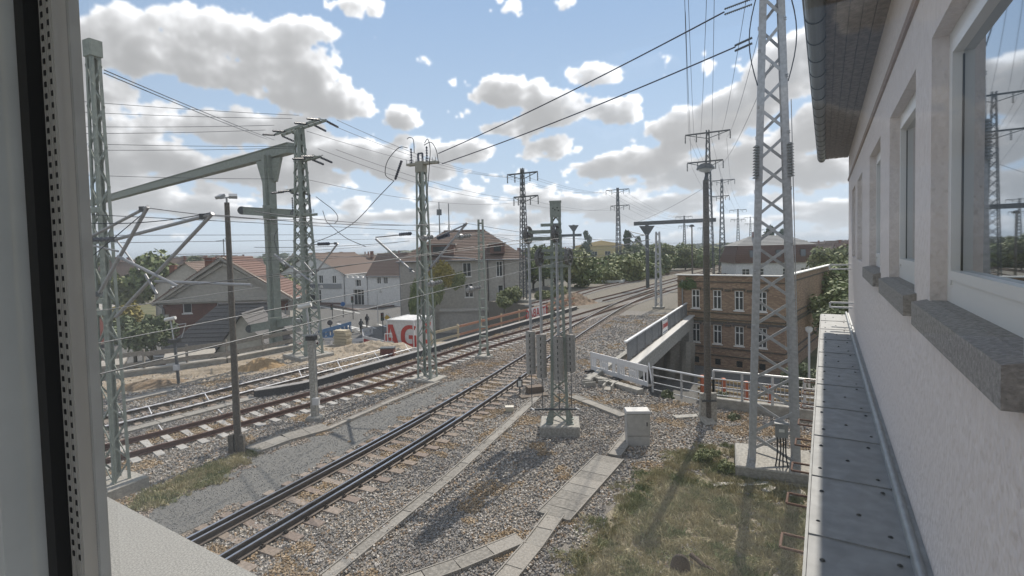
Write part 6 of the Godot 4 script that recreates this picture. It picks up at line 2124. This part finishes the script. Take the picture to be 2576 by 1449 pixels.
	for q in [[1008, 902, .9, "rusty red skip edge in front of the container barriers"]]:
		t = thing("steel_bin", "small rusty red steel bin in front of the container barriers", "bin", G(976, 896))
		m = MB.new()
		m.box(Vector3(0, .25, 0), Vector3(.8, .5, .5))
		put(t, "tub", m, M("redbin", Color(.13, .04, .035), Color(.19, .07, .055), .5))
		m = MB.new()
		m.box(Vector3(0, .52, 0), Vector3(.88, .05, .58))
		put(t, "rim", m, darkst)
	# yard behind the tower: lamp, stair, lane
	var lb := D(2035, 620, 30)
	lb.y = -4.2
	t = thing("yard_lamp", "white post top lamp in the yard below the brick building's side", "lamp post", lb)
	m = MB.new()
	m.tube(Vector3.ZERO, Vector3(0, D(2045, 835, 30).y + 4.2, 0), .07, .06, 8)
	put(t, "pole", m, plain("polewhite", Color(.45, .46, .46), .5))
	m = MB.new()
	m.lathe(Vector3(0, D(2045, 835, 30).y + 4.15, 0), [[.08, 0], [.18, .12], [.2, .3], [.12, .36], [.0, .38]], 12)
	put(t, "lamp_head", m, plain("opal", Color(.5, .5, .48), .3))
	t = thing("outdoor_stair", "dark steel stair climbing beside the ledge", "stair", Vector3(17.2, -4.2, -26.5), -.6)
	for k in 9:
		m = MB.new()
		m.box(Vector3(0, .3 + k * .24, -k * .28), Vector3(1.2, .05, .28))
		put(t, "tread", m, darkst)
	for s in [-.6, .6]:
		m = MB.new()
		m.bar(Vector3(s, .15, .1), Vector3(s, 2.4, -2.4), .05, .2)
		m.bar(Vector3(s, 1.1, .1), Vector3(s, 3.35, -2.4), .05, .05)
		put(t, "stringer", m, galv)
	barrier("red and white barrier panel in the yard beyond the railing", Vector3(14.6, -4.2, -25.0), Vector3(16.2, -4.2, -26.4), 1.1, plain("barrier_white", Color(.62, .62, .63), .5), rd)
	m = MB.new()
	m.prism(poly([[24, -32], [30, -34], [50, -66], [66, -95], [60, -97], [43, -68]]), -4.3, -4.0, false)
	struct("lane", m, M("lane", Color(.24, .21, .17), Color(.35, .31, .26), 2.0, 1.0))
# ---------------------------------------------------------------- people (one continuous skin from tapered bones)
func body_mesh(bones: Array, cell: float) -> Array:
	var lo := Vector3(1e9, 1e9, 1e9)
	var hi := -lo
	for b in bones:
		for k in 2:
			var rr: float = maxf(b[2], b[3]) + cell * 2
			lo = lo.min(b[k] - Vector3.ONE * rr); hi = hi.max(b[k] + Vector3.ONE * rr)
	var n := Vector3i(((hi - lo) / cell).ceil()) + Vector3i.ONE
	var f := PackedFloat32Array()
	f.resize(n.x * n.y * n.z)
	for z in n.z:
		for y in n.y:
			for x in n.x:
				var p := lo + Vector3(x, y, z) * cell
				var acc := 0.0
				for b in bones:
					var ab: Vector3 = b[1] - b[0]
					var t := clampf((p - b[0]).dot(ab) / ab.length_squared(), 0, 1)
					acc += exp(-((p - b[0] - ab * t).length() - lerpf(b[2], b[3], t)) * 38.0)
				f[x + n.x * (y + n.y * z)] = -log(maxf(acc, 1e-30)) / 38.0
	var ids := {}
	var vs := PackedVector3Array()
	var step := [1, n.x, n.x * n.y]
	var mb := MB.new()
	var vert := func(c: int) -> Vector3:
		if ids.has(c): return vs[ids[c]]
		var cx := c % n.x
		var cy := (c / n.x) % n.y
		var cz := c / (n.x * n.y)
		var sum := Vector3.ZERO
		var cnt := 0
		for e in [[0, 1], [2, 3], [4, 5], [6, 7], [0, 2], [1, 3], [4, 6], [5, 7], [0, 4], [1, 5], [2, 6], [3, 7]]:
			var ia: int = e[0]
			var ib: int = e[1]
			var fa := f[c + (ia & 1) + ((ia >> 1) & 1) * n.x + (ia >> 2) * n.x * n.y]
			var fb := f[c + (ib & 1) + ((ib >> 1) & 1) * n.x + (ib >> 2) * n.x * n.y]
			if (fa < 0) != (fb < 0):
				var t := fa / (fa - fb)
				sum += Vector3(ia & 1, (ia >> 1) & 1, ia >> 2).lerp(Vector3(ib & 1, (ib >> 1) & 1, ib >> 2), t)
				cnt += 1
		ids[c] = vs.size()
		vs.append(lo + (Vector3(cx, cy, cz) + sum / maxi(cnt, 1)) * cell)
		return vs[ids[c]]
	for z in range(1, n.z - 1):
		for y in range(1, n.y - 1):
			for x in range(1, n.x - 1):
				var i := x + n.x * (y + n.y * z)
				for ax in 3:
					var a: float = f[i]
					var b: float = f[i + step[ax]]
					if (a < 0) == (b < 0): continue
					var u: int = step[(ax + 1) % 3]
					var w: int = step[(ax + 2) % 3]
					if a < 0: mb.quad(vert.call(i - u - w), vert.call(i - w), vert.call(i), vert.call(i - u))
					else: mb.quad(vert.call(i - u), vert.call(i), vert.call(i - w), vert.call(i - u - w))
	return [mb]
func people():
	var v := func(x, y, z): return Vector3(x, y, z)
	# riding: hips on the saddle, hands on the bar
	var bn := [[v.call(0, .98, 0), v.call(0, 1.2, -.08), .15, .16], [v.call(0, 1.2, -.08), v.call(0, 1.42, -.18), .16, .15], [v.call(-.17, 1.42, -.18), v.call(.17, 1.42, -.18), .07, .07], [v.call(0, 1.42, -.18), v.call(0, 1.58, -.22), .06, .055], [v.call(0, 1.64, -.23), v.call(0, 1.74, -.24), .095, .1], [v.call(0, 1.66, -.3), v.call(0, 1.66, -.335), .03, .015]]
	for s in [-1, 1]:
		bn.append_array([[v.call(.2 * s, 1.42, -.18), v.call(.26 * s, 1.2, -.3), .055, .045], [v.call(.26 * s, 1.2, -.3), v.call(.24 * s, 1.06, -.5), .042, .032]])
		bn.append_array([[v.call(.09 * s, .96, 0), v.call(.11 * s, .72 + .12 * s, -.36), .09, .065], [v.call(.11 * s, .72 + .12 * s, -.36), v.call(.11 * s, .3 + .14 * s, -.2), .06, .045], [v.call(.11 * s, .27 + .14 * s, -.2), v.call(.11 * s, .25 + .14 * s, -.36), .045, .035]])
		for k in 4: bn.append([v.call((.225 + k * .012) * s, 1.05, -.5), v.call((.222 + k * .013) * s, 1.0, -.54), .011, .009])
		bn.append([v.call(.21 * s, 1.05, -.5), v.call(.195 * s, 1.02, -.52), .012, .01])
	var mesh: ArrayMesh = body_mesh(bn, .035)[0].mesh()
	var head: ArrayMesh
	var hb := MB.new()
	for i in 10: hb.tube(v.call(0, 1.69 + i * .012, -.225), v.call(0, 1.702 + i * .012, -.225), .112 * sqrt(1 - pow(i / 10.5, 2)), .112 * sqrt(1 - pow((i + 1) / 10.5, 2)), 12)
	head = hb.mesh()
	var jk := MB.new()
	for s in [[0, .93, 0, .17, .10], [0, 1.08, -.04, .17, .18], [0, 1.25, -.1, .185, .19], [0, 1.42, -.18, .2, .14]]: pass
	var places := [[909, 838, Color(.03, .035, .04), "person in dark clothes riding a bicycle along the barriers"], [924, 824, Color(.02, .02, .025), "person in black riding a bicycle ahead toward the crossing"]]
	for q in places:
		var b := G(q[0], q[1], -4)
		var bk := thing("bicycle", "dark bicycle under the " + ("rider in dark clothes" if q[0] < 915 else "rider in black ahead"), "bicycle", b, .25)
		for z in [-.52, .5]:
			var w := MB.new()
			for k in 18:
				var a0 := TAU * k / 18
				var a1 := TAU * (k + 1) / 18
				w.tube(v.call(0, .34 + sin(a0) * .33, z + cos(a0) * .33), v.call(0, .34 + sin(a1) * .33, z + cos(a1) * .33), .02, -1, 5, false)
			put(bk, "wheel", w, plain("rubber", Color(.03, .028, .028), .9))
		var fr := MB.new()
		for e in [[0, .34, .5, 0, .3, 0], [0, .3, 0, 0, .9, .12], [0, .3, 0, 0, .8, -.42], [0, .8, -.42, 0, .82, .08], [0, 1.02, -.48, 0, .34, -.52], [-.27, 1.03, -.48, .27, 1.03, -.48]]: fr.tube(v.call(e[0], e[1], e[2]), v.call(e[3], e[4], e[5]), .018, -1, 6)
		fr.box(v.call(0, .92, .12), v.call(.16, .05, .26))
		put(bk, "frame", fr, darkst)
		var t := thing("person", q[3], "person", b, .25)
		put(t, "body", mesh, M("cloth%d" % q[0], q[2], q[2] * 1.8, .3, .95))
		put(t, "hair", head, plain("hairdark", Color(.02, .015, .012), .8))
	# walker on the far pavement
	var bw := [[v.call(0, .92, 0), v.call(0, 1.2, 0), .14, .15], [v.call(0, 1.2, 0), v.call(0, 1.42, 0), .15, .13], [v.call(-.17, 1.42, 0), v.call(.17, 1.42, 0), .07, .07], [v.call(0, 1.42, 0), v.call(0, 1.55, 0), .06, .055], [v.call(0, 1.6, .01), v.call(0, 1.7, 0), .09, .095], [v.call(0, 1.62, .1), v.call(0, 1.62, .12), .025, .012]]
	for s in [-1, 1]:
		bw.append_array([[v.call(.21 * s, 1.4, 0), v.call(.24 * s, 1.14, .05 * s), .052, .043], [v.call(.24 * s, 1.14, .05 * s), v.call(.23 * s, .88, .14 * s), .04, .03], [v.call(.09 * s, .9, 0), v.call(.1 * s, .5, -.1 * s), .085, .06], [v.call(.1 * s, .5, -.1 * s), v.call(.1 * s, .09, -.2 * s), .055, .04], [v.call(.1 * s, .05, -.22 * s), v.call(.1 * s, .04, -.08 - .2 * s + .22), .042, .03]])
		for k in 4: bw.append([v.call((.215 + k * .012) * s, .87, .14 * s), v.call((.215 + k * .012) * s, .78, .16 * s), .011, .009])
		bw.append([v.call(.205 * s, .86, .15 * s), v.call(.195 * s, .81, .19 * s), .012, .01])
	var wb := thing("person", "person in black walking on the side street beside the green column", "person", G(746, 776, -4), .3)
	put(wb, "body", body_mesh(bw, .035)[0].mesh(), M("cloth_walk", Color(.015, .015, .018), Color(.03, .03, .035), .3, .95))
# ---------------------------------------------------------------- signal box: facade, ledge and the window the view is taken from
func signal_box():
	var bs := Basis(WN, Vector3.UP, -WD)
	var turn := bs.get_euler().y
	var plas := M("boxplaster", Color(.575, .525, .505), Color(.65, .60, .58), .9, .95, 0, .45, .05)
	plas.uv1_scale = Vector3(1.1, .4, 1.1)                    # rain has drawn the dirt out lengthwise
	var t := thing("signal_box", "pale plastered signal box facade with deep windows running away on the right", "building", Vector3.ZERO, turn)
	var gm := StandardMaterial3D.new()
	gm.albedo_color = Color(.66, .69, .72)
	gm.roughness = .02
	gm.metallic = 1.0
	gm.metallic_specular = 1.0
	var fm := plain("pvc", Color(.62, .62, .61), .35)
	var stone := M("sillstone", Color(.17, .16, .155), Color(.33, .315, .30), .35, .95, 0, .9, .04)
	# openings along the facade: [near s, far s, bottom, top]; only the first sits before the nearest pillar
	var op := [[2.48, 4.4, 5.87, 7.62], [5.1, 7.0, 5.87, 7.62], [8.1, 10.0, 5.87, 7.62], [11.9, 13.6, 5.87, 7.6], [14.6, 16.2, 5.87, 7.6]]
	var ws := []
	for q in op: ws.append([-(q[0] + q[1]) / 2, q[2], q[1] - q[0], q[3] - q[2]])
	# wall built along x and looking at +z, then turned so that it looks at -u
	var tr := Transform3D(Basis(Vector3(0, 0, 1), Vector3.UP, Vector3(-1, 0, 0)), Vector3(.6, 0, 0))
	var b := MB.new()
	holed(b, -18.6, -.9, -4.3, 8.85, -.42, 0, ws)
	put(t, "wall", b, plas, tr)
	b = MB.new()
	b.box(Vector3(3.2, 2.3, -18.3), Vector3(4.4, 13.1, .5))
	put(t, "end_wall", b, plas)
	b = MB.new()
	b.box(Vector3(3.4, 2.3, -9.6), Vector3(.3, 13.1, 17.2))
	put(t, "inner_wall", b, plas)
	for i in op.size():
		var q = op[i]
		var w: float = q[1] - q[0]
		var h: float = q[3] - q[2]
		var f := MB.new()
		var cx = -(q[0] + q[1]) / 2.0
		for e in [[cx - w / 2 + .05, q[2] + h / 2, .1, h], [cx + w / 2 - .05, q[2] + h / 2, .1, h], [cx, q[2] + .08, w - .2, .16], [cx, q[3] - .05, w - .2, .1]]:
			f.box(Vector3(e[0], e[1], -.13), Vector3(e[2], e[3], .08))
		for e in [[cx - w / 2 + .13, q[2] + h / 2, .06, h - .26], [cx + w / 2 - .13, q[2] + h / 2, .06, h - .26], [cx, q[2] + .19, w - .32, .06], [cx, q[3] - .13, w - .32, .06]]:
			f.box(Vector3(e[0], e[1], -.115), Vector3(e[2], e[3], .07))
		var o := put(t, "window", f, fm, tr)
		var g := MB.new()
		g.box(Vector3(cx, q[2] + h / 2, -.14), Vector3(w - .3, h - .3, .012))
		put(o, "pane", g, gm)
		f = MB.new()
		f.box(Vector3(cx - w / 2 + .165, q[2] + h / 2, -.133), Vector3(.014, h - .36, .008))
		put(o, "gasket", f, plain("black2", Color(.025, .025, .028), .6))
		f = MB.new()
		f.box(Vector3(cx - .0, q[2] + h / 2, -.3), Vector3(.12, h, .05))
		put(o, "inner_post", f, plain("tan_post", Color(.26, .23, .20), .8))
		if i < 3:
			f = MB.new()
			var y := q[2] as float
			f.hexa([Vector3(cx - w / 2 - .12, y - .17, .085), Vector3(cx + w / 2 + .12, y - .17, .085), Vector3(cx + w / 2 + .12, y - .17, -.02), Vector3(cx - w / 2 - .12, y - .17, -.02), Vector3(cx - w / 2 - .12, y - .012, .085), Vector3(cx + w / 2 + .12, y - .012, .085), Vector3(cx + w / 2 + .12, y + .012, -.02), Vector3(cx - w / 2 - .12, y + .012, -.02)])
			f.box(Vector3(cx, y - .012, -.06), Vector3(w - .02, .05, .1))
			put(t, "window_sill", f, stone, tr)
		else:
			for y in [6.15, 6.6, 7.1, 7.4]:
				f = MB.new()
				f.box(Vector3(cx + w / 2 - .1, y, -.05), Vector3(.16, .14, .12))
				put(o, "shutter_hinge", f, plas)
	b = MB.new()
	b.tube(Vector3(.585, 8.12, -.9), Vector3(.585, 8.12, -18.6), .02, -1, 6)
	b.bar(Vector3(.59, 8.1, -.9), Vector3(.59, 8.1, -18.6), .03, .05)
	put(t, "facade_moulding", b, M("mould", Color(.26, .20, .17), Color(.33, .26, .22), .5))
	# eaves
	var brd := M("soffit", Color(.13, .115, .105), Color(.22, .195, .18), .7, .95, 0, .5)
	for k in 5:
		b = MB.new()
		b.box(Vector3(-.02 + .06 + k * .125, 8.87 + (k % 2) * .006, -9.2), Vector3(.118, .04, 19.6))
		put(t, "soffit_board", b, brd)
	b = MB.new()
	b.box(Vector3(1.5, 9.15, -9.2), Vector3(3.0, .5, 19.6))
	put(t, "roof", b, M("felt2", Color(.06, .06, .06), Color(.1, .1, .1), 1.5))
	b = MB.new()
	var gz := plain("gutterzinc", Color(.17, .19, .20), .45, .4)
	for k in 10:
		var a0 := PI + PI * k / 10
		var a1 := PI + PI * (k + 1) / 10
		var c := Vector3(-.1, 8.86, 0)
		var p0 := c + Vector3(cos(a0), sin(a0), 0) * .1
		var p1 := c + Vector3(cos(a1), sin(a1), 0) * .1
		b.quad(p0 + Vector3(0, 0, .6), p1 + Vector3(0, 0, .6), p1 + Vector3(0, 0, -19), p0 + Vector3(0, 0, -19))
	b.tube(Vector3(-.2, 8.865, .6), Vector3(-.2, 8.865, -19), .014, -1, 8)
	b.quad(Vector3(-.2, 8.86, -19), Vector3(0, 8.86, -19), Vector3(-.03, 8.79, -19), Vector3(-.17, 8.79, -19))
	var gt := put(t, "gutter", b, gz)
	for k in 26:
		b = MB.new()
		for j in 8:
			var a0 := PI + PI * j / 8
			var a1 := PI + PI * (j + 1) / 8
			b.bar(Vector3(-.1 + cos(a0) * .106, 8.86 + sin(a0) * .106, -.2 - k * .74), Vector3(-.1 + cos(a1) * .106, 8.86 + sin(a1) * .106, -.2 - k * .74), .02, .008)
		put(gt, "gutter_bracket", b, darkst)
	# ledge of overlapping sheets
	var sh := [M("sheet1", Color(.165, .175, .18), Color(.235, .245, .25), 1.4, .6, .0), M("sheet2", Color(.175, .185, .19), Color(.245, .255, .26), 1.1, .6, .0)]
	var ld := thing("ledge_roof", "long grey sheet metal ledge roof below the signal box windows", "ledge", Vector3.ZERO, turn)
	var edges := [1.0, 2.15, 3.3, 4.45, 5.6, 6.8, 8.0, 9.3, 10.6, 12.0, 13.6, 15.2, 16.8, 18.4]
	for i in edges.size() - 1:
		b = MB.new()
		var z0: float = -edges[i]
		var z1: float = -edges[i + 1]
		var n := 8
		for k in n:                                            # slight waves in the sheet
			var u0 := -.11 + .62 * k / n
			var u1 := -.11 + .62 * (k + 1) / n
			for j in 6:
				var f := func(u: float, e: float) -> Vector3: return Vector3(u, 4.05 + .012 * (1 - e) + .004 * sin(u * 17 + i) * sin(e * 9), lerpf(z0, z1, e))
				b.quad(f.call(u0, j / 6.0), f.call(u1, j / 6.0), f.call(u1, (j + 1) / 6.0), f.call(u0, (j + 1) / 6.0))
		b.quad(Vector3(-.11, 4.062, z0), Vector3(-.11, 4.0, z0), Vector3(.5, 4.0, z0), Vector3(.5, 4.062, z0))
		var o := put(ld, "cover_sheet", b, sh[i % 2])
		for q in [[-.02, .2], [-.02, .75], [.22, .45], [.42, .15], [.42, .85]]:
			b = MB.new()
			var p := Vector3(q[0] + rng.randf_range(-.03, .03), 4.058, lerpf(z0, z1, q[1] + rng.randf_range(-.05, .05)))
			b.lathe(p, [[.019, 0], [.015, .007], [.007, .011], [.0, .012]], 8)
			put(o, "fastener", b, plain("fast", Color(.05, .055, .06), .6))
	b = MB.new()
	b.box(Vector3(-.125, 3.955, -9.7), Vector3(.02, .16, 17.4))
	b.box(Vector3(.2, 3.9, -9.7), Vector3(.6, .18, 17.4))
	put(ld, "fascia", b, M("fascia", Color(.13, .14, .145), Color(.18, .19, .195), 1.0, .6, .2))
	b = MB.new()
	b.box(Vector3(.555, 4.08, -9.7), Vector3(.09, .07, 17.4))
	b.tube(Vector3(.535, 4.12, -1), Vector3(.535, 4.12, -18.4), .03, -1, 8)
	put(ld, "wall_flashing", b, M("flash", Color(.24, .26, .27), Color(.33, .35, .36), 1.0, .5, .3))
	b = MB.new()
	for q in [[-.06, 1.0], [.54, 18.3]]: pass
	b.box(Vector3(.2, -.1, -9.7), Vector3(.5, 7.8, 17.0))
	put(ld, "lower_wall", b, M("lowerwall", Color(.30, .29, .28), Color(.38, .37, .355), 1.2))
	# bars and brackets on the wall
	for q in [[15.4, 4.6], [17.0, 5.5]]:
		t = thing("wall_bracket", "white steel bracket frame sticking out of the signal box wall " + ("just above the ledge" if q[1] < 5 else "below the far windows"), "bracket", WD * q[0] + WN * .6 + Vector3(0, q[1], 0), turn)
		for e in [[0, 0, -.5, 0], [0, .12, -.5, .12], [-.5, 0, -.5, .12]]:
			b = MB.new()
			b.bar(Vector3(e[0], e[1], 0), Vector3(e[2], e[3], 0), .05, .04)
			put(t, "bar", b, plain("railwhite", Color(.55, .56, .57), .4, .2))
	for k in 9:
		var z := 3.6 + k * .78
		t = thing("rebar_loop", "rusty bent reinforcing bar sticking out below the ledge edge", "rebar", WD * z - WN * .14 + Vector3(0, 3.93 - .0, 0), turn, "rusty bars along the ledge")
		for e in [[0, 0, -.16, 0, 0], [-.16, 0, -.16, 0, -.22], [0, -.22, -.16, -.22, 1]]:
			b = MB.new()
			if e[4] == 0: b.tube(Vector3(e[0], 0, e[1]), Vector3(e[2], 0, e[3]), .011, -1, 6)
			elif e[4] == 1: b.tube(Vector3(0, 0, -.22), Vector3(-.16, 0, -.22), .011, -1, 6)
			else: b.tube(Vector3(-.16, 0, 0), Vector3(-.16, 0, -.22), .011, -1, 6)
			put(t, "bar", b, M("rebar", Color(.09, .05, .035), Color(.15, .085, .06), .2))
	# the window of the bay that the view is taken from (its plane lies across WD, 0.3 m ahead)
	t = thing("bay_window", "half open looking window frame at the left with grey sash, black gasket and drilled spacer", "window", Vector3(0, 0, 0), turn)
	var sash := M("sash", Color(.46, .47, .455), Color(.52, .53, .515), .6, .5)
	b = MB.new()
	b.box(Vector3(-1.30, 6.75, -.27), Vector3(.55, 2.6, .06))
	b.box(Vector3(-1.06, 6.75, -.245), Vector3(.08, 2.6, .03))
	put(t, "sash_post", b, sash)
	b = MB.new()
	b.box(Vector3(-.992, 6.75, -.285), Vector3(.036, 2.6, .02))
	put(t, "gasket", b, plain("black", Color(.012, .012, .012), .9))
	b = MB.new()
	b.box(Vector3(-.949, 6.75, -.3), Vector3(.048, 2.6, .016))
	for u in [-.966, -.952, -.945, -.931]: b.box(Vector3(u, 6.75, -.2915), Vector3(.003, 2.6, .002))
	var sp := put(t, "spacer_bar", b, plain("spacer", Color(.42, .40, .37), .45, .3))
	for k in 78:
		for u in [-.960, -.937]:
			b = MB.new()
			b.box(Vector3(u, 5.86 + k * .0165, -.2918), Vector3(.006, .007, .003))
			put(sp, "hole", b, plain("black", Color(.012, .012, .012), .9))
	b = MB.new()
	b.box(Vector3(-.926, 6.75, -.313), Vector3(.022, 2.6, .010))
	b.box(Vector3(-.932, 6.75, -.321), Vector3(.012, 2.6, .006))
	put(t, "outer_frame", b, M("outerframe", Color(.30, .30, .29), Color(.36, .36, .35), .5, .6))
	b = MB.new()
	b.box(Vector3(-.4, 7.95, -.3), Vector3(2.2, .3, .08))
	b.box(Vector3(.62, 6.75, -.3), Vector3(.12, 2.6, .08))
	b.box(Vector3(-.4, 5.62, -.28), Vector3(2.2, .16, .08))
	put(t, "frame", b, sash)
	var pane := StandardMaterial3D.new()
	pane.albedo_color = Color(.9, .95, .95, .018)
	pane.transparency = BaseMaterial3D.TRANSPARENCY_ALPHA
	pane.roughness = .0
	b = MB.new()
	b.quad(Vector3(-.92, 5.7, -.3), Vector3(.56, 5.7, -.3), Vector3(.56, 7.8, -.3), Vector3(-.92, 7.8, -.3))
	put(t, "pane", b, pane)
	b = MB.new()
	b.hexa([Vector3(-1.95, 5.60, -.33), Vector3(.58, 5.60, -.33), Vector3(.58, 5.60, -.545), Vector3(-1.95, 5.60, -.545), Vector3(-1.95, 5.715, -.33), Vector3(.58, 5.715, -.33), Vector3(.58, 5.695, -.545), Vector3(-1.95, 5.695, -.545)])
	put(t, "stone_sill", b, M("granite", Color(.16, .16, .155), Color(.40, .40, .385), .06, .8, 0, .3, .05))
	# the room round the viewer
	var rm := plain("roomwall", Color(.72, .71, .69), .9)
	for q in [[Vector3(-.4, 4.9, 1.4), Vector3(4.2, .1, 3.6), "room_floor"], [Vector3(-.4, 8.2, 1.4), Vector3(4.2, .1, 3.6), "room_ceiling"], [Vector3(-1.75, 6.55, 1.3), Vector3(.14, 3.2, 3.2), "room_wall"], [Vector3(1.5, 5.35, 1.3), Vector3(.14, .8, 3.2), "room_side_wall"], [Vector3(-.4, 5.35, 3.1), Vector3(4.2, .8, .14), "room_back_wall"], [Vector3(-.4, 7.95, 3.1), Vector3(4.2, .4, .14), "room_back_lintel"], [Vector3(-.3, 5.22, -.26), Vector3(2.6, .62, .2), "room_parapet"], [Vector3(-1.66, 6.5, -.2), Vector3(.2, 3.2, .3), "room_pier"]]:
		b = MB.new()
		b.box(q[0], q[1])
		var o := struct(q[2], b, rm)
		o.rotation.y = turn
func _ready():
	rng.seed = 1234
	ready_light()
	setting()
	mats_masts()
	tracks()
	stones()
	grass()
	town()
	bridge()
	street()
	greenery()
	tower()
	tension_mast()
	pole_lamp()
	flood_pole()
	signals()
	pylons()
	cantilevers()
	wires()
	people()
	signal_box()
